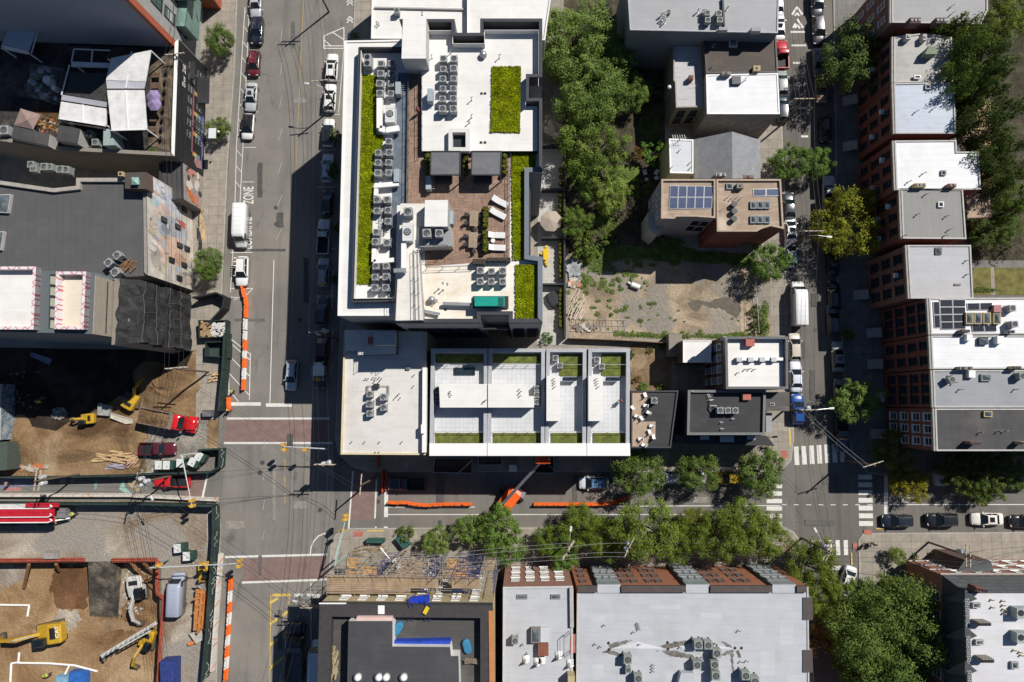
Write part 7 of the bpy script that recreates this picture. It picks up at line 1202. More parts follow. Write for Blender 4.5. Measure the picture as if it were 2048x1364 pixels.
teal=M('teal enamel',(.015,.30,.235),.35,.12);a,b=P(979,603,21.9),P(979,603,ZT);r_=thing('generator',(a.x,a.y,ZT),'teal generator housing with rust stains around it on the cream roof','generator');mb=MB();pl=[(q.x,q.y)for q in PP(rect(949,593,1009,612),21.9)];mb.prism(pl,ZT+.45,21.9);mb.build('housing',teal,r_,bevel=.04);mb=MB();pl2=[(q.x,q.y)for q in PP(rect(997,595,1007,611),21.93)];mb.prism(pl2,21.9,21.95);mb.build('louvre',M('dark teal',(.01,.10,.085),.5),r_);mb=MB();mb.prism([(q.x,q.y)for q in PP(rect(946,592,1017,616),20.4)],ZT,20.4);mb.build('base_frame',metald,r_)
# terrace furniture
gm=M('pergola slat',(.17,.175,.185),.5,.1)
for i,px in enumerate(([(862,303),(921,303),(920,350),(861,350)],[(944,303),(1003,303),(1001,350),(943,350)])):
    p=PP(px,ZT+2.6);r_=thing('pergola',(p[0].x,p[0].y,ZT),('west','east')[i]+' one of the two grey slatted pergolas on the paved terrace','pergola','terrace pergolas');mb=MB();[mb.beam(q,p[(k+1)%4],.14,.2)for k,q in enumerate(p)];mb.build('frame',metald,r_);mb=MB()
    for k in range(26):t=(k+.5)/26;u,v_=p[0]+(p[3]-p[0])*t,p[1]+(p[2]-p[1])*t;mb.beam(u,v_,.10,.03)
    mb.build('slats',gm,r_);mb=MB();[mb.box((q.x,q.y,ZT+1.3),(.14,.14,2.6))for q in p];mb.build('post',metald,r_)
    m_=(p[2]+p[3])/2;mb=MB();mb.box((m_.x-.5,m_.y+.2,ZT+.35),(2.4,.9,.5));mb.box((m_.x-.5,m_.y+.7,ZT+.7),(2.4,.2,.5));solo('sofa',mb,metald,'dark sofa under the %s pergola'%('west','east')[i],'sofa','pergola sofas',bevel=.05)
def mini(nm,label,cat,group,parts,loc,rz=0.0):
    r_=thing(nm,(0,0,0),label,cat,group)
    for n_,f,m in parts:mb=MB();f(mb);mb.build(n_,m,r_,bevel=.015 if n_ in('cushion','seat')else 0)
    return Proto(r_)
cush=M('white cushion',(.66,.66,.65),.9,.05)
LOU=mini('sun_lounger','','sun lounger',None,[('frame',lambda m:[m.beam((s*.33,-1.0,.28),(s*.33,1.0,.28),.06,.06)for s in(-1,1)]+[m.box((s*.33,y,.14),(.06,.06,.28))for s in(-1,1)for y in(-.9,.9)],metal),('cushion',lambda m:m.box((0,-.3,.36),(.7,1.4,.12)),cush),('backrest',lambda m:m.hexa([(-.35,.4,.32),(.35,.4,.32),(.35,1.0,.68),(-.35,1.0,.68),(-.35,.38,.44),(.35,.38,.44),(.35,.95,.8),(-.35,.95,.8)]),cush)],None)
for x,y,h,lb_ in((1000,403,62,'northernmost white sun lounger, set at a slant'),(996,427,62,'slanted white sun lounger next to the northernmost one'),(993,470,88,'straight white sun lounger beside the little round table'),(994,495,88,'southernmost white sun lounger')):p=P(x,y,ZT+.5);LOU.place((p.x,p.y,ZT+.04),R(h),1.1,lb_,'sun loungers on the terrace')
tbw=M_brick('teak slats',(.40,.32,.23),(.36,.285,.2),(.15,.12,.09),4,.12,.015,wall=False)
TAB=mini('dining_table','','table',None,[('table_top',lambda m:m.box((0,0,.74),(1.1,2.0,.05)),tbw)]+[('leg',lambda m,x=x,y=y:m.box((x,y,.36),(.08,.08,.72)),tbw)for x in(-.45,.45)for y in(-.85,.85)],None)
CHA=mini('chair','','chair',None,[('seat',lambda m:m.box((0,0,.44),(.48,.48,.06)),metald),('backrest',lambda m:m.box((0,-.24,.7),(.48,.05,.45)),metald)]+[('leg',lambda m,x=x,y=y:m.box((x,y,.21),(.04,.04,.42)),metald)for x in(-.2,.2)for y in(-.2,.2)],None)
CHW=mini('chair','','chair',None,[('seat',lambda m:m.box((0,0,.44),(.5,.5,.07)),copw),('backrest',lambda m:m.box((0,-.26,.72),(.5,.06,.5)),copw)]+[('leg',lambda m,x=x,y=y:m.box((x,y,.21),(.05,.05,.42)),copw)for x in(-.2,.2)for y in(-.2,.2)],None)
for i,(x,y)in enumerate(((948,437),(946,480))):
    p=P(x,y,ZT+.75);TAB.place((p.x,p.y,ZT+.03),R(-2),1.0,('north','south')[i]+' one of the two slatted teak tables on the terrace','teak tables')
    for k,(dx,dy,a)in enumerate(((-.95,.6,-90),(-.95,-.5,-80),(.9,.5,90),(.9,-.5,100),(.1,-1.4,10))):CHA.place((p.x+dx,p.y+dy,ZT+.04),R(a),1.0,'%s dark chair around the %s teak table'%(('upper left','lower left','upper right','lower right','bottom')[k],('north','south')[i]),'dark terrace chairs')
mb=MB();p=P(986,481,ZT+.5);mb.cyl((p.x,p.y,ZT+.04),(p.x,p.y,ZT+.45),.05);mb.cyl((p.x,p.y,ZT+.45),(p.x,p.y,ZT+.5),.28,n=14);solo('side_table',mb,copw,'little round white table between two straight sun loungers','table')
for i,(x,y,a,w_)in enumerate(((1290,789,20,'by the north rail'),(1291,811,80,'left of the lone condenser'),(1265,815,40,'at the west edge'),(1273,832,70,'in the middle, left'),(1283,836,30,'in the middle, right'),(1297,825,60,'partly on black felt'),(1303,852,70,'east part, upper'),(1299,863,20,'east part, middle'),(1307,873,10,'east part, lower'),(1281,878,85,'south part, left'),(1287,890,70,'at the south edge'))):p=P(x,y,dkz+.5);CHW.place((p.x,p.y,dkz+.02),R(a),(.85,1.2,1),'white deck chair on the pale wooden roof deck, '+w_,'white chairs on the roof deck')
for i,(x,y)in enumerate(((1290,346),(1312,346),(1293,360),(1313,356))):p=P(x,y,.6);CHW.place((p.x,p.y,KB),R((200,150,330,30)[i]),1.2,'%s white garden chair in the shade of the yellowed house'%('upper left','upper right','lower left','lower right')[i],'white garden chairs')
for i in range(8):p=P(330-1.6*i,143+19*i,BZ-.3);CHA.place((p.x,p.y,BZ-.92),R(90),1.0,'%s bar stool from the north along the roof bar front'%ORD[i],'roof bar stools')
def umb(nm,px,zt,rad,n,col,label,base):
    p=P(px[0],px[1],zt);r_=thing(nm,(p.x,p.y,base),label,'parasol');mb=MB();e=[(p.x+rad*math.cos(6.2832*i/n+.3),p.y+rad*math.sin(6.2832*i/n+.3),zt-.55)for i in range(n)];[mb.face([e[i],e[(i+1)%n],(p.x,p.y,zt)])for i in range(n)];mb.build('canopy',M('canvas %d'%(col[0]*999),col,.9,.08),r_);mb=MB();mb.cyl((p.x,p.y,base),(p.x,p.y,zt),.04);mb.build('pole',metal,r_);mb=MB();[mb.beam((p.x,p.y,zt-.1),Vector(q)-Vector((0,0,.05)),.03,.03)for q in e];mb.build('ribs',metal,r_);mb=MB();mb.cyl((p.x,p.y,base),(p.x,p.y,base+.12),.35,n=12);mb.build('foot',metald,r_)
umb('parasol',(1102,440),2.9,1.75,8,(.40,.34,.28),'beige octagonal parasol on the small patio',KB+.07);umb('parasol',(1108,255),2.9,1.7,4,(.40,.36,.31),'square pale parasol in leaf shadow at the north patio',KB+.07)
ym=M('bright yellow',(.72,.47,.01),.5,.08);p=P(1092,508,.9);r_=thing('picnic_table',(p.x,p.y,KB),'bright yellow patio table with yellow stools','table');mb=MB();mb.box((p.x,p.y,.8),(.85,1.8,.06));mb.build('table_top',ym,r_);[(lambda m:(m.box((p.x+.0,p.y+y,.5),(.1,.1,.6)),m.build('leg',ym,r_)))(MB())for y in(-.7,.7)]
for i,(dx,dy)in enumerate(((.1,1.25),(.0,-1.25),(-.65,.2),(.2,-1.6))):mb=MB();c=Vector((p.x+dx,p.y+dy,KB+.45));mb.cyl(c-Vector((0,0,.4)),c,.12,.2,10);mb.box((c.x,c.y,c.z+.03),(.38,.38,.06));solo('stool',mb,ym,'yellow stool %s the yellow patio table'%('north of','close south of','west of','far south of')[i],'stool','yellow stools')
p=P(1107,598,1.0);mb=MB();loft(mb,[(-1.3,.5,.1,.7),(-.9,.9,.1,.95),(.3,.95,.1,1.05),(1.2,.7,.1,.8)]);mb.v=[Matrix.Translation((p.x,p.y,KB))@Matrix.Rotation(.5,4,'Z')@v for v in mb.v];solo('covered_barbecue',mb,M('black cover',(.03,.032,.036),.7,.3,3,bmp=.6),'barbecue under a wrinkled black cover on the southern patio','barbecue')

# ---------------------------------------------------------------- building sites: barriers, fences, bins, timber, people
def barrier():
    r_=thing('water_barrier',(0,0,0),'','barrier');mb=MB();pr_=[(-.28,0),(.28,0),(.28,.18),(.13,.5),(.10,1.0),(-.10,1.0),(-.13,.5),(-.28,.18)];n=8;mb.add([(x,y,z)for y in(-.88,.88)for x,z in pr_],[(i,(i+1)%n,n+(i+1)%n,n+i)for i in range(n)]+[tuple(range(n-1,-1,-1)),tuple(range(n,2*n))]);mb.build('body',M_tint('barrier plastic',.45,0,.4,0,.15),r_,bevel=.03)
    mb=MB();[mb.cyl((0,y,1.0),(0,y,1.03),.07,n=8)for y in(-.5,.5)];mb.build('filler_cap',plast,r_);return Proto(r_)
BA=barrier();OR,WB=(.80,.135,.012),(.66,.65,.62)
def bline(pts,cols,where,z=.02):
    for i,((x,y,a),c)in enumerate(zip(pts,cols)):p=P(x,y,.9);BA.place((p.x,p.y,z),R(a),1.0,'%s %s water barrier from the %s'%(ORD[i],'orange' if c is OR else 'white',where),'water-filled barriers',c)
bline([(484,583,12),(489,603,8),(489,624,2),(487.5,648,0),(487,672,-1),(486.7,690,0),(486,708,0),(485.6,727,0),(485,747,0),(484,769,0)],[OR,OR,OR,WB,WB,OR,WB,OR,WB,OR],'north on the avenue, beside the upper site');bline([(454,806,3)],[OR],'crosswalk end of the green hoarding')
bline([(458,1170,-2),(456.7,1195,-2),(456,1217,-2),(455,1239,-3),(453.5,1263,-3),(452,1284,-3),(451,1305,-3),(450,1328,-3),(448.5,1351,-3)],[OR,WB]*4+[OR],'north on the avenue, beside the pit')
bline([(786,1007,86),(807,1007,88),(828,1010,84),(850,1012,88),(872,1011,91),(894,1010,90),(916,1010,90),(932,1010,90)],[OR]*8,'west in the western orange row of the cross street');bline([(1079,1010,90),(1101,1010,90),(1123,1010,90),(1145,1010,90),(1167,1010,91),(1189,1010,92),(1210,1009,96),(1230,1006,104),(1247,999,118)],[OR]*9,'west in the eastern orange row of the cross street')
fgreen=M('hoarding green',(.025,.045,.04),.6,.25,1.2,stain=.4,stain_col=(.09,.1,.09));hw=M('hoarding scribble',(.45,.47,.45),.8,.2)
def hoard(label,px,ht=2.4,th=.12,base=KB,scr=0,m=None):
    p=PP(px,base);r_=thing('site_fence',p[0],label,'fence','green site hoardings');q=random.Random(len(label));i=0
    for a,b in zip(p,p[1:]):
        L=(b-a).length;n=max(1,round(L/2.4));d=(b-a)/n;nr=Vector((-d.y,d.x,0)).normalized()
        for k in range(n):
            u,v_=a+d*k,a+d*(k+.985);mb=MB();mb.beam(Vector((u.x,u.y,base+ht/2)),Vector((v_.x,v_.y,base+ht/2)),th,ht+q.uniform(-.05,.05));mb.beam(Vector((u.x,u.y,base+ht+.04)),Vector((v_.x,v_.y,base+ht+.04)),.22,.06);mb.build('fence_panel',m or fgreen,r_)
            if scr and k%2==0:
                mb=MB();s=nr*(.08 if(nr.x>0)else-.08);pts_=[u+d*(t/9)+s+Vector((0,0,ht*(.5+q.uniform(-.32,.32))))for t in range(10)];mb.tube(pts_,.035,4);mb.build('spray_line',hw,r_)
    return r_
hoard('green hoarding with white spray lines between the pit yard and the avenue',[(439,1010),(440,1060),(434,1150),(427,1250),(418,1352)],2.4,.12,KB,1);hoard('green hoarding behind the striped white barriers, north of the dusty yard',[(-60,1002),(150,1004),(290,1004),(438,1008)],2.4);hoard('green hoarding along the south edge of the upper dig',[(-60,952),(110,952),(285,948)],2.2,.12,.02);hoard('pointed corner of green hoarding sheltering the white-topped tanks',[(290,946),(430,942),(450,932),(452,896),(408,898)],2.2,.12,.02,1);hoard('dark green hoarding between the upper dig and the avenue',[(462,668),(458,740),(450,822)],2.4,.3,KB);hoard('black hoarding around the foot of the netted scaffold',[(398,600),(446,590),(462,598),(458,620),(430,650)],2.4,.14,KB,0,M('black hoarding',(.03,.032,.035),.6,.3))
for i,px in enumerate(([(396,640),(452,640),(452,674),(398,676)],[(410,684),(456,682),(455,716),(410,712)])):
    pl=[(q.x,q.y)for q in PP(px,1.8)];r_=thing('skip',(pl[0][0],pl[0][1],KB),('open green skip heaped with white and brown rubble','empty dark green skip below the heaped one')[i],'skip','skips by the avenue');mb=MB();mb.prism(pl,KB,.4);ring(mb,pl,.12,.4,1.8);[mb.beam(Vector((*pl[k],1.0)),Vector((*pl[(k+1)%4],1.0)),.2,.15)for k in range(4)];mb.build('container',fgreen,r_)
    if i==0:
        q=random.Random(1);mb=MB()
        for k in range(70):t,u=q.random(),q.random();a=Vector(pl[0])+(Vector(pl[1])-Vector(pl[0]))*(.1+.8*t)+(Vector(pl[3])-Vector(pl[0]))*(.1+.8*u);mb.box((a.x,a.y,1.2+q.uniform(0,.5)),(q.uniform(.2,.9),q.uniform(.15,.6),q.uniform(.1,.4)),q.uniform(0,3),0 if t>.35 else 1)
        solo('rubble_heap',mb,[M('white rubble',(.55,.53,.5),.9,.2),M('brown rubble',(.33,.22,.12),.9,.2)],'white and brown rubble heaped in the green skip','rubble')
GE=mini('site_tank','','tank',None,[('body',lambda m:m.box((0,0,.65),(1.5,1.2,1.3)),M('tank green',(.03,.07,.055),.5,.2)),('lid',lambda m:m.box((-.25,0,1.34),(1.0,1.24,.1)),M('tank lid white',(.62,.63,.60),.6,.12)),('cap',lambda m:m.cyl((-.1,-.2,1.38),(-.1,-.2,1.46),.07),metald)],None)
for x,y,a,lb_ in((321,930,0,'first white-topped tank from the left behind the hoarding corner'),(337,930,0,'second white-topped tank from the left behind the hoarding corner'),(364,926,0,'third white-topped tank from the left behind the hoarding corner'),(388,925,-25,'fourth white-topped tank, set askew behind the hoarding corner'),(401,914,-30,'tilted grey-topped tank in the point of the hoarding'),(359,1096,5,'white-topped green tank in the dusty yard, upper one'),(377,1112,3,'white-topped green tank in the dusty yard, lower one')):p=P(x,y,1.4);GE.place((p.x,p.y,.15),R(a),1.05,lb_,'white-topped green tanks')
GJ=M_brick('striped white barrier',(.60,.57,.52),(.58,.55,.5),(.62,.3,.16),1.4,9,.07,wall=False,rot=.5,off=0)
def jersey(pts,where,n):
    p=PP(pts,.4);L=[(p[i],p[i+1])for i in range(len(p)-1)];tot=sum((b-a).length for a,b in L);
    for k in range(n):
        t=tot*(k+.5)/n;j=0
        while t>(L[j][1]-L[j][0]).length:t-=(L[j][1]-L[j][0]).length;j+=1
        a,b=L[j];d=(b-a).normalized();c=a+d*t;h=d*(tot/n/2-.03);nr=Vector((-d.y,d.x,0));mb=MB();A_,B_=Vector((c.x,c.y,0))-h,Vector((c.x,c.y,0))+h;u=Vector((0,0,1));mb.hexa([A_-nr*.33,A_+nr*.33,B_+nr*.33,B_-nr*.33,A_-nr*.15+u*.85,A_+nr*.15+u*.85,B_+nr*.15+u*.85,B_-nr*.15+u*.85]);solo('concrete_barrier',mb,GJ,'%s striped white concrete barrier from the %s'%(ORD[k],where),'barrier','striped concrete barriers')
jersey([(-40,991),(250,991),(436,1000)],'left, south of the painted street',14);jersey([(441,1106),(432,1230),(424,1342)],'north, along the spray-marked hoarding',9)
# shoring beams round the pit
shm=M('shoring red',(.36,.085,.05),.7,.25);PB=[('red shoring beam north of the pit, left stretch',[(-40,1122),(170,1120)]),('red shoring beam north of the pit, beside the gravel ramp',[(224,1121),(314,1120)]),('long red shoring beam along the east side of the pit',[(314,1120),(314,1185),(328,1198),(320,1300),(314,1400)])]
for lb_,px in PB:p=PP(px,.35);r_=thing('shoring_beam',p[0],lb_,'shoring','red shoring beams');mb=MB();[(mb.beam(a,b,.55,.12),mb.beam(a+Vector((0,0,.2)),b+Vector((0,0,.2)),.14,.25),mb.beam(a+Vector((0,.3,.1)),b+Vector((0,.3,.1)),.1,.35))for a,b in zip(p,p[1:])];mb.build('beam',shm,r_);mb=MB();[mb.beam(a+(b-a)*t+Vector((0,0,-.4)),a+(b-a)*t+Vector((0,0,-2.9)),.2,.3)for a,b in zip(p,p[1:])for t in(.1,.35,.6,.85)];mb.build('piles',M('rust brown',(.2,.09,.05),.8,.3),r_)
for i,(a,b)in enumerate((((260,1122),(306,1176)),((288,1126),(306,1146)),((58,1128),(48,1175)),((112,1128),(118,1142)))):mb=MB();mb.beam(P(*a,0),P(*b,-2),.35,.35);solo('raking_strut',mb,M('strut brown',(.24,.12,.05)if i<2 else(.2,.19,.17),.8,.3),('long rusty raking strut in the north-east corner of the pit','short rusty raking strut in the north-east corner of the pit','left grey raking strut under the north beam','right grey raking strut under the north beam')[i],'strut','raking struts')
for i,px in enumerate(([(-20,1209),(60,1210),(56,1232)],[(22,1364),(24,1326),(38,1324),(40,1304)],[(38,1325),(100,1326),(150,1330),(196,1342)],[(140,1330),(130,1350),(125,1364)])):mb=MB();mb.tube([v+Vector((0,0,.15))for v in PP(px,PZ)],.16,8);solo('drain_pipe',mb,copw,('white pipe elbow at the left of the pit','white pipe running up beside the large digger','longest white pipe across the pit floor','short white branch pipe by the blue crates')[i],'pipe','white drain pipes')
for i,(px,c,lb_,z0,zt)in enumerate(((rect(138,1344,170,1380),(.03,.13,.42),'blue crate at the bottom of the pit',PZ,PZ+1.3),(rect(112,1352,135,1385),(.2,.36,.5),'paler blue crate beside the blue one in the pit',PZ,PZ+1.0),([(320,1322),(350,1320),(349,1400),(320,1400)],(.03,.05,.2),'blue container with a dark green top at the bottom of the yard',KB,2.0),(rect(404,820,422,833),(.14,.14,.14),'grey box cabinet next to the site gate',KB,1.2),(rect(88,1103,114,1118),(.3,.28,.25),'concrete block at the north rim of the pit',0,.9),([(378,1268),(398,1260),(408,1278),(392,1288)],(.42,.40,.36),'tilted open box of white scraps in the yard',KB,.9),([(196,806),(222,812),(216,832),(194,830)],(.3,.31,.3),'pale concrete tub beside the small yellow digger',KB,.9),([(222,826),(262,838),(264,847),(250,848),(220,836)],(.5,.46,.38),'long pale trough on the soil below the yellow digger',KB,.7),([(62,704),(104,718),(98,730),(60,712)],(.24,.26,.32),'pale-framed panel lying in deep shadow',KB,.35))):mb=MB();pl=[(q_.x,q_.y)for q_ in PP(px,zt)];mb.prism(pl,z0,zt-.12,0);ring(mb,pl,.1,zt-.12,zt);solo('site_box',mb,M('box %d'%i,c,.6,.25,1.5),lb_,'container')
q=random.Random(12)
def planks(nm,label,cx,cy,n,ln,rot,z0,mat,spread=(1,1),cat='timber'):
    r_=thing(nm,P(cx,cy,z0),label,cat)
    for k in range(n):p=P(cx+q.uniform(-1,1)*14*spread[0],cy+q.uniform(-1,1)*8*spread[1],z0);mb=MB();mb.box((p.x,p.y,z0+.06+.03*(k%14)),(q.uniform(.5,1)*ln,q.choice((.1,.16,.24)),.07),rot+q.uniform(-.25,.25));mb.build('plank',mat,r_)
tm=M('raw timber',(.52,.36,.19),.9,.25);planks('timber_stack','stack of raw timber beside the maroon pickup',226,912,34,3.2,0,.15,tm,(2,1.3));planks('timber_stack','broken boards piled next to the timber stack',268,925,26,1.0,.8,.15,M('broken boards',(.50,.33,.22),.9,.25),(.7,1.2));planks('timber_stack','white-topped stack of blocks near the pole shadow',356,770,14,1.6,.3,.3,M('pale block',(.55,.51,.44),.9,.15),(.7,1.2));planks('timber_stack','splintered poles beside the vacant lot wall',1152,612,30,2.6,1.1,KB,M('bleached poles',(.50,.42,.34),.9,.25),(1,3));planks('timber_stack','pallet boards by the dark green hoarding',428,755,12,1.2,.2,KB,tm,(.7,1.2));planks('timber_stack','boards at the foot of the scaffold',738,1098,22,2.4,.1,KB,M('brown boards',(.26,.19,.125),.9,.3),(2.2,1.6));planks('timber_stack','boards leaning on the rusty roof stair',262,530,16,1.8,.8,MZ-.35,M('rusty boards',(.24,.13,.06),.8,.3),(1,1.5))
planks('pallet','pallet of silver-wrapped boards behind the south hoarding',232,932,12,2.8,0,.15,M('wrapped boards',(.36,.33,.40),.5,.12),(.6,.5),'pallet');planks('stair','rusty stair down the street side beside the painted shed',407,445,14,2.0,1.57,2.2,tm,(.3,4),'stair')
planks('bench','weathered wooden bench on the wet dark roof',949,1322,10,3.2,0,bkz+.3,M('grey wood',(.2,.165,.12),.9,.2),(.15,.6),'bench');planks('plank_heap','pale planks lying inside the west parapet of the building under repair',668,1330,22,1.6,1.3,bkz+.05,M('straw boards',(.34,.28,.17),.9,.25),(.45,3.5),'planks')
for i,(x,y)in enumerate(((796,1257),(934,1293))):p=P(x,y,17.2);mb=MB();loft(mb,[(-.8,.25,.1,.5),(-.5,.45,.05,.55),(.5,.45,.05,.55),(.8,.2,.1,.5)]);mb.v=[Matrix.Translation((p.x,p.y,bkz))@Matrix.Rotation((-.5,.3)[i],4,'Z')@(v_*1.1)for v_ in mb.v];solo('debris_cart',mb,M('cart blue',(.04,.2,.34),.5,.15),('blue cart beside the pink board on the wet dark roof','blue cart near the wooden bench')[i],'cart','blue carts')
def rubble(label,x,y,rx,ry,n,cols,z0,nm='debris_pile',sz=(.15,.7)):
    mb=MB();
    for k in range(n):a,d=q.uniform(0,6.28),q.random()**.6;p=P(x+rx*d*math.cos(a),y+ry*d*math.sin(a),z0);s=q.uniform(*sz);mb.box((p.x,p.y,z0+s*.25),(s,s*q.uniform(.4,1),s*.5),q.uniform(0,3),q.randrange(len(cols)))
    tag(mb.build(nm,[M('debris %s'%str(c),c,.85,.25)for c in cols]),label,'debris',None,'stuff')
rubble('',1147,535,14,20,90,[(.34,.35,.36),(.42,.42,.42),(.26,.27,.28)],KB);rubble('',1148,566,12,10,40,[(.5,.49,.46),(.6,.2,.08),(.35,.3,.25)],KB);rubble('',300,945,20,8,40,[(.4,.36,.3),(.25,.2,.15)],KB);rubble('',60,935,40,6,60,[(.42,.38,.3),(.3,.27,.24),(.5,.15,.05)],.1);rubble('',120,828,14,12,50,[(.3,.28,.27),(.42,.42,.44),(.2,.17,.12)],KB);rubble('',60,780,60,40,90,[(.10,.085,.07),(.16,.13,.1)],KB,sz=(.1,.5));rubble('',270,1170,25,60,90,[(.45,.42,.38),(.3,.2,.12),(.55,.52,.48)],PZ,sz=(.08,.4));rubble('',190,60,90,22,60,[(.05,.06,.05),(.2,.22,.26),(.08,.07,.05)],BZ-1);rubble('',90,250,40,20,70,[(.4,.1,.03),(.3,.2,.1),(.1,.08,.06),(.35,.35,.33)],BZ-1,sz=(.1,.5));rubble('',85,165,28,30,34,[(.4,.4,.38),(.2,.19,.16),(.5,.5,.46)],BZ-1,sz=(.3,1.2));rubble('',1290,180,30,60,60,[(.06,.055,.045),(.12,.11,.09),(.03,.03,.03)],KB);rubble('',840,1130,110,18,200,[(.3,.24,.16),(.36,.34,.31),(.15,.12,.09)],2.1,sz=(.1,.5));rubble('',1170,655,25,8,50,[(.4,.33,.26),(.2,.18,.16),(.5,.46,.4)],KB)

p=P(1272,572,.8);mb=MB();mb.cyl((p.x-.7,p.y+.3,.55),(p.x+.6,p.y-.2,.55),.42,n=12);mb.cyl((p.x-1.2,p.y+.7,.5),(p.x-.7,p.y+.3,.5),.15,n=8);solo('tank',mb,copw,'white cylindrical tank lying on the vacant lot','tank')
# soil heaps
def heap(px,r_,ht,mat,seed):
    p=P(px[0],px[1],0);qq=random.Random(seed);n,m_=22,9;vs=[Vector((p.x,p.y,KB+ht))];fs=[]
    for j in range(1,m_+1):
        for i in range(n):a=6.2832*i/n;k=j/m_;d=k*(1+.2*math.sin(3*a+seed));vs.append(Vector((p.x+r_[0]*d*math.cos(a),p.y+r_[1]*d*math.sin(a),KB-.02+ht*(math.cos(k*3.1416)*.5+.5)*qq.uniform(.8,1.15))))
    fs+=[(0,1+i,1+(i+1)%n)for i in range(n)]+[(1+j*n+i,1+(j+1)*n+i,1+(j+1)*n+(i+1)%n,1+j*n+(i+1)%n)for j in range(m_-1)for i in range(n)]
    mb=MB();mb.add(vs,fs);tag(mb.build('soil_heap',mat,smooth=True),kind='structure')
heap((325,775),(5.5,4.5),2.0,soil,1);heap((150,900),(9,2.6),.8,soil,2);heap((40,880),(4,4),.7,soil,3);heap((110,770),(7,4),.8,MATS['shade tinted soil'],4);heap((250,860),(5,2.5),.5,soil,5)  # fourth heap shares the soil colour darkened to imitate the block's shadow
mb=MB();mb.prism([(p.x,p.y)for p in PP([(-60,765),(3,768),(1,880),(-60,884)],3)],KB,3.0,0,True,False,1);solo('spray_painted_wall',mb,[M_dirt('blue spray paint',(.05,.12,.2),(.28,.34,.38),(.5,.52,.54),1.2),wlight],'wall covered in pale blue spray paint at the left edge of the dig','wall');mb=MB();mb.prism([(p.x,p.y)for p in PP([(-60,884),(15,884),(14,940),(-60,944)],3)],KB,3.0);solo('site_shed',mb,M('shed green',(.07,.09,.075),.7,.15),'dull green shed roof at the left edge, under the spray-painted wall','shed')
# people
def person(px,label,top,legs,head,h0=0.0,rz=0.0,bend=0.0,helmet=None):
    p=P(px[0],px[1],h0+1.2);r_=thing('person',(0,0,0),label,'person');skin_=M('skin',(.38,.22,.15),.6,.1)
    J=[(0,0,.95),(0,.02+bend*.3,1.25),(0,.03+bend*.6,1.45),(0,.04+bend*.7,1.54),(0,.06+bend*.85,1.66),(0,.06+bend*.9,1.76),(.2,.02+bend*.6,1.42),(.27,.1+bend,1.15),(.25,.28+bend,1.02),(-.2,.02+bend*.6,1.42),(-.28,.0+bend,1.14),(-.26,.12+bend,.92),(.1,0,.88),(.12,.12,.5),(.12,.06,.08),(.13,.2,.04),(-.1,0,.88),(-.12,-.06,.5),(-.13,-.2,.1),(-.13,-.06,.04)]
    E=[(0,1),(1,2),(2,3),(3,4),(4,5),(2,6),(6,7),(7,8),(2,9),(9,10),(10,11),(0,12),(12,13),(13,14),(14,15),(0,16),(16,17),(17,18),(18,19)]
    RR=[.15,.15,.16,.06,.10,.085,.075,.055,.045,.075,.055,.045,.1,.075,.055,.05,.1,.075,.055,.05]
    def skinned(nm,keep,grow,mat,par):
        idx={k:i for i,k in enumerate(keep)};me=bpy.data.meshes.new(nm);me.from_pydata([J[k]for k in keep],[(idx[a],idx[b])for a,b in E if a in idx and b in idx],[]);me.materials.append(mat);o=bpy.data.objects.new(nm,me);COL.objects.link(o);o.parent=par;KIDS.setdefault(par.name,[]).append(o);OFF[o.name]=Vector()
        o.modifiers.new('skin','SKIN');me.skin_vertices.new()if not me.skin_vertices else None
        for k in keep:me.skin_vertices[0].data[idx[k]].radius=(RR[k]*grow,RR[k]*grow)
        me.skin_vertices[0].data[0].use_root=True;s=o.modifiers.new('sub','SUBSURF');s.levels=s.render_levels=1;return o
    skinned('body',list(range(20)),1.0,skin_,r_);skinned('shirt',[0,1,2,6,7,9,10],1.18,M('cloth '+str(top),top,.9,.12),r_);skinned('trousers',[0,12,13,14,16,17,18],1.18,M('cloth '+str(legs),legs,.9,.12),r_)
    mb=MB();c=Vector(J[5])+Vector((0,-.01,-.03));mb.ball(c,.125 if helmet else .112,8,None,.9);mb.build('helmet' if helmet else 'hair',M('head %s'%str(helmet or head),helmet or head,.5,.1),r_,True);Proto(r_).place((p.x,p.y,h0),rz,1.0,label)
HV,NV,DH=(.55,.72,.05),(.03,.035,.06),(.03,.02,.015)
person((835,219),'person in a red top walking on the brick walkway',(.35,.02,.05),(.3,.16,.12),DH,ZT+.04,.6);person((1243,801),'person in dark clothes with an orange cap on the white row-house terrace',(.12,.04,.05),NV,(.4,.12,.05),th[3][1]+.02,2.2);person((146,1028),'worker in a neon jacket at the rear of the concrete pump',HV,NV,DH,.05,1.6,.1,HV);person((94,1352),'worker in a neon vest bending beside the white pipes in the pit',HV,NV,DH,PZ,1,.3,HV);person((80,804),'worker in a neon jacket in the shadow of the dig',HV,NV,DH,.3,1.3,.35,HV);person((463,783),'worker in a neon vest on the striped parking area',HV,NV,DH,.03,.8,0,(.7,.7,.65));person((457,819),'worker in orange with a yellow hat at the end of the hoarding',(.75,.13,.02),(.6,.12,.02),DH,.03,2.6,.1,(.7,.6,.12));person((11,968),'person in a pale top walking on the painted street',(.5,.42,.42),NV,DH,.03,4.4);person((1099,917),'worker with a yellow helmet in the boom lift basket',(.5,.08,.03),NV,DH,9.36,1.5,0,(.75,.55,.03));person((1738,1090),'person in dark clothes beside another on the corner pavement',(.05,.05,.06),(.08,.08,.1),DH,KB,2.2);person((1750,1089),'person in white carrying bags on the corner pavement',(.62,.6,.58),(.25,.2,.15),DH,KB,5.2)

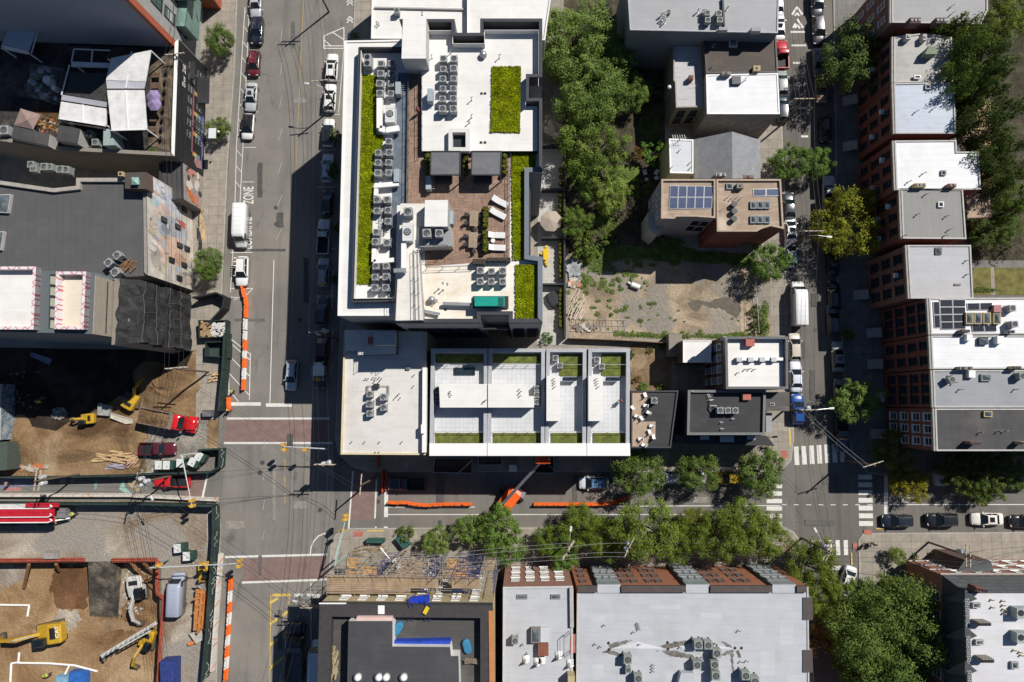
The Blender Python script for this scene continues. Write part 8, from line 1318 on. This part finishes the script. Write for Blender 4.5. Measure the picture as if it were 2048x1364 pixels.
# ---------------------------------------------------------------- poles, wires, lamps, signals
wood=M('pole wood',(.16,.12,.085),.9,.25,3);woodp=M('bleached crossarm',(.5,.42,.32),.9,.2,3);TOPS={}
def pole(key,px,ht,label,arms=1,rot=0.0,trans=0,lamp=None):
    p=P(px[0],px[1],0);b=Vector((p.x,p.y,0));r_=thing('utility_pole',b,label,'utility pole','utility poles');mb=MB();mb.cyl(b,b+Vector((0,0,ht)),.17,.11,8);mb.build('pole',wood,r_);d=Vector((math.cos(rot),math.sin(rot),0));n=Vector((-d.y,d.x,0));TOPS[key]=[]
    for k in range(arms):
        c=b+Vector((0,0,ht-.4-.9*k));o=(mb:=MB());mb.beam(c-d*1.5+n*.14,c+d*1.5+n*.14,.12,.14);mb.build('crossarm',woodp,r_);mb=MB()
        for t in(-1.35,-.7,.7,1.35):mb.cyl(c+d*t+n*.14,c+d*t+n*.14+Vector((0,0,.26)),.05,.035,6);TOPS[key].append(c+d*t+n*.14+Vector((0,0,.27)))
        mb.build('insulators',copw,r_)
    for k in range(trans):a=rot+2.1*k+.8;c=b+Vector((math.cos(a),math.sin(a),0))*.52+Vector((0,0,ht-2.6));mb=MB();mb.cyl(c,c+Vector((0,0,1.0)),.32,n=12);mb.cyl(c+Vector((0,0,1.0)),c+Vector((0,0,1.12)),.32,.2,12);mb.cyl(c+Vector((0,0,1.1)),c+Vector((.08,0,1.35)),.05);mb.build('transformer',M('transformer grey',(.55,.57,.58),.4,.06),r_)
    if lamp:e=b+Vector((lamp[0],lamp[1],ht-2));s=b+Vector((0,0,ht-2.6));mb=MB();mb.tube([s,s.lerp(e,.5)+Vector((0,0,.35)),e],.05);mb.build('lamp_arm',metal,r_);mb=MB();dd=(e-s);dd.z=0;dd.normalize();mb.beam(e,e+dd*.75,.3,.14);mb.build('lamp_head',M('lamp head',(.62,.62,.6),.4,.05),r_,bevel=.05)
    return TOPS[key]
pole('A',(436,18),11,'utility pole at the upper left beside the tall grey wall',1,.1,0,(1.6,-1.8));pole('B',(412,172),10.5,'utility pole by the awnings of the black building',1,.1);pole('C',(418,744),11,'utility pole with long crossarms beside the dig',2,.1,0);pole('D',(350,950),11,'utility pole with three transformers above the red pickup',1,1.4,3,(1.2,-2));pole('E',(160,948),10,'utility pole with transformers over the painted street',2,1.5,2);pole('F',(658,24),10.5,'utility pole at the top of the avenue by the white hatching',2,0);pole('G',(672,212),9,'utility pole beside the second white car',1,.1,0,(-2.2,.4));pole('H',(676,678),10.5,'utility pole with transformers at the north edge of the corner building',1,.1,2)
pole('I',(684,920),10,'utility pole with double crossarm and transformers at the crossing',2,0,2);pole('J',(750,956),9,'utility pole with an upright crossarm over the brick crosswalk',1,1.5);pole('K',(812,1102),11,'utility pole with three transformers before the scaffold',2,.9,3,(-1.6,1.8));pole('L',(1130,1074),10.5,'utility pole with twin slanted arms before the salmon brick',2,1.0,0,(.3,2.4));pole('M',(1240,1068),10.5,'utility pole with two transformers among the feathery trees',1,1.1,2);pole('N',(660,1180),10,'utility pole at the scaffold corner over the avenue',2,.0,0,(-2.3,.5));pole('O',(1603,1076),10.5,'utility pole bristling with fittings at the lower zebra crossing',2,1.05,1,(-1.2,2.4));pole('P',(1856,1084),10.5,'utility pole cluttered with fittings before the slate bay',2,1.5,1);pole('Q',(1568,820),10,'utility pole by the blue car with one round transformer',1,.0,1,(3.4,.3));pole('R',(1576,494),10,'utility pole shading the narrow street by the skylights',1,0,0,(2.6,-.3));pole('S',(1560,252),10,'utility pole at the south-east corner of the bright white roof',1,0);pole('T',(1690,920),9,'thin utility pole at the shaded corner',1,.3)
TOPS['top']=[P(395+12*i,-60,10)for i in range(4)];TOPS['btm']=[P(335+6*i,1480,10)for i in range(4)];TOPS['ctop']=[P(632+8*i,-70,10)for i in range(4)];TOPS['cbtm']=[P(520+18*i,1480,10)for i in range(4)];TOPS['rtop']=[P(1572+6*i,-70,10)for i in range(4)];TOPS['e']=[P(2150,1080+5*i,10)for i in range(4)];TOPS['w']=[P(-100,945+6*i,10)for i in range(4)]
wirem=M('cable',(.03,.03,.032),.6,.2);wirel=M('bright cable',(.32,.32,.33),.4,.2)
def wires(a,b,label,n=3,sag=.7,m=None,r=.017):
    mb=MB()
    for i in range(n):
        p,q_=TOPS[a][i%len(TOPS[a])],TOPS[b][i%len(TOPS[b])];pts_=[p.lerp(q_,t/12)-Vector((0,0,sag*(1+.15*i)*4*(t/12)*(1-t/12)))for t in range(13)];mb.tube(pts_,r,4)
    solo('overhead_wires',mb,m or wirem,label,'wires','overhead wires')
for a,b,lb_,n in(('top','A','wires entering at the top left',4),('A','B','wires between the tall grey wall and the awnings',3),('B','C','long wires past the painted mural',4),('C','D','wires from the dig to the red pickup',4),('D','btm','wires over the dusty yard to the bottom edge',4),('D','E','wires over the painted street',3),('E','w','wires leaving over the left edge',3),('ctop','F','wires entering at the top of the avenue',4),('F','G','wires over the first white cars',4),('G','H','wires along the tall apartment building',4),('H','I','wires along the corner building',3),('I','N','wires over the south half of the crossing',4),('N','cbtm','fan of wires over the yellow hatching',4),('C','I','diagonal wires across the avenue',2),('D','I','wires across the crossing from the red pickup',3),('I','J','short wires to the upright crossarm',2),('D','N','slanting wires over the south crosswalk',3),('N','K','wires along the scaffold',3),('K','L','wires through the ragged trees',4),('L','M','wires between the lamp pole and the double transformer',3),('M','O','wires through the feathery trees',4),('O','P','wires before the corner block',3),('P','e','wires leaving over the right edge',3),('rtop','S','wires entering the narrow street',4),('S','R','wires past the gable house',4),('R','Q','wires over the big white van',3),('Q','O','wires over the upper zebra crossing',3),('Q','T','bright wires slanting to the shaded corner',2)):wires(a,b,lb_,n,.7,wirel if b in('T','L','M')else None,.014 if b=='T' else .022)
amber=M('signal amber',(.66,.38,.06),.5,.1)
def signal(px,ht,arm,label,heads,post=None):
    b=P(px[0],px[1],0);r_=thing('traffic_signal',b,label,'traffic signal','traffic signals');mb=MB();mb.cyl((b.x,b.y,0),(b.x,b.y,ht),.13,.1,8);mb.build('mast',post or metal,r_);e=P(arm[0],arm[1],ht);mb=MB();mb.cyl((b.x,b.y,ht-.3),e,.1,.07,8);mb.build('mast_arm',post or M('arm steel',(.52,.54,.55),.4,.06),r_)
    for t,o in heads:c=Vector((b.x,b.y,ht-.3)).lerp(e,t)+Vector((0,o,0));mb=MB();mb.box((c.x,c.y,c.z-.25),(.42,.42,1.15));[mb.box((c.x-.3,c.y,c.z-.62+.36*k),(.3,.3,.05))for k in range(3)];mb.build('signal_head',amber,r_,bevel=.03)
signal((676,893),6,(566,893),'amber-headed traffic signal arm over the north half of the crossing',((1,.3),(.97,-.45),(.5,-.3)));signal((340,1118),6,(478,1127),'long traffic signal arm over the south-west crosswalk',((1,.35),(1,-.4),(.1,.3),(.62,.2)));signal((400,905),6,(384,1012),'traffic signal arm hanging over the painted street',((1,0),(.95,.4)),M('arm white',(.55,.55,.52),.4));signal((691,1112),6.2,(692,1034),'teal-poled traffic signal arm at the scaffold corner',((1,.2),(1,-.3),(.9,.3)),M('teal pole',(.35,.52,.47),.4,.1));signal((686,1106),5,(684,1062),'short amber traffic signal beside the teal-poled one',((1,0),));
b=P(418,268,0);r_=thing('street_lamp',b,'street lamp with a square white panel before the black building','street lamp');mb=MB();mb.cyl((b.x,b.y,0),(b.x,b.y,5.4),.07);mb.build('pole',metal,r_);e=P(424,266,5.6);mb=MB();mb.box((e.x,e.y,5.5),(1.15,1.6,.08));mb.build('panel',M('lamp panel',(.62,.66,.68),.3,.04),r_);mb=MB();mb.ball((e.x+.9,e.y+.3,5.4),.2,8);mb.build('lamp',copw,r_)
for i,(px,w_,lb_)in enumerate((((757,912),(.5,9),'red plastic netting fence beside the corner building, north piece'),((766,962),(1.6,.2),'red plastic barrier at the head of the dark pickup'))):p=P(px[0],px[1],.6);mb=MB();mb.box((p.x,p.y,.6),(.16,3.4,1.1));mb.box((p.x+.5,p.y,.5),(.16,3.0,.9))if i else None;solo('safety_netting',mb,M('safety red',(.45,.06,.02),.8,.3),lb_,'barrier','red safety netting')
# railed areas with planters before the white row houses, timber braces, big bins
for i,(px,c,lb_)in enumerate((([(869,915),(945,915),(945,947),(866,945)],(.09,.06,.045),'brown-soiled front yard behind a low frame, before the first row houses'),([(1072,912),(1108,912),(1108,947),(1066,946)],(.03,.035,.03),'dark front yard under the boom lift basket'),([(955,912),(1005,912),(1004,930),(957,930)],(.14,.105,.08),'brown boarded front yard between two stoops'))):mb=MB();pl=[(q_.x,q_.y)for q_ in PP(px,.5)];mb.prism(pl,KB,.3,1);ring(mb,pl,.1,.3,.8,0);solo('front_yard',mb,[metal,M('yard %d'%i,c,.95,.3)],lb_,'yard')
for i,(a,b)in enumerate((((915,947),(944,921)),((948,927),(973,950)),((1015,918),(1046,944)),((1093,925),(1108,941)))):mb=MB();mb.beam(P(*a,.5),P(*b,3.0),.14,.14);solo('timber_brace',mb,M('brace grey',(.35,.33,.3),.9,.2),'%s slanted brace from the left before the white row houses'%ORD[i],'brace','slanted braces')
mb=MB();p=P(1026,936,.8);mb.box((p.x,p.y,.6),(1.2,1.1,1.0));solo('white_crate',mb,copw,'white crate in shadow west of the boom lift basket','crate',bevel=.05)
for i,(px,lb_)in enumerate(((rect(733,1078,768,1086),'long green bin beside the yellow kerb'),([(790,1078),(802,1072),(822,1090),(806,1098)],'slanted teal-green bin before the transformer pole'))):mb=MB();pl=[(q_.x,q_.y)for q_ in PP(px,1.3)];mb.prism(pl,KB,1.2);ring(mb,pl,.1,1.2,1.35);solo('bin',mb,M('bin green',(.03,.10,.085),.5,.2),lb_,'bin','green bins',bevel=.03)
rd_=MB();p=P(1881,956,1);loft(rd_,[(-1.2,.5,.1,.9),(-.6,.85,.1,1.1),(.6,.9,.1,1.2),(1.3,.6,.1,.8)]);rd_.v=[Matrix.Translation((p.x,p.y,KB))@v for v in rd_.v];solo('tarp',rd_,M('white tarp',(.55,.57,.62),.7,.08),'white tarpaulin over a heap on the shaded side street','tarpaulin')
mb=MB();p=P(381,1289,.6);mb.cyl((p.x-.4,p.y,.45),(p.x+.5,p.y+.25,.45),.3,.22,10);solo('traffic_drum',mb,M('drum orange',(.65,.2,.06),.6,.15),'orange and white traffic drum lying in the yard','traffic drum')

fw=MB();pp=PP([(1136,676),(1240,680),(1340,686)],1.6);[fw.beam(a-Vector((0,0,.75)),b-Vector((0,0,.75)),.1,1.5)for a,b in zip(pp,pp[1:])];solo('board_fence',fw,M('fence boards',(.22,.14,.09),.9,.25),'brown board fence between the vacant lot and the sandy garden','fence')
cf=thing('chain_link_fence',P(1510,640,0),'chain-link fence along the street side of the vacant lot','fence');mb=MB();a0=P(1503,560,0);b0_=P(1510,668,0);[mb.cyl(a0.lerp(b0_,t/6),a0.lerp(b0_,t/6)+Vector((0,0,2)),.04)for t in range(7)];[mb.beam(a0+Vector((0,0,z)),b0_+Vector((0,0,z)),.03,.03)for z in(.3,2)];mb.build('posts',metal,cf)
cl_=thing('wire_cage',P(1180,647,0),'fallen wire fence panels at the south-west corner of the vacant lot','fence panels');mb=MB();[mb.beam(P(1140+12*k,638,.3),P(1142+12*k,662,.25),.04,.04)for k in range(10)];[mb.beam(P(1138,y,.3),P(1254,y+2,.3),.04,.04)for y in(638,650,662)];mb.build('panel',metal,cl_)
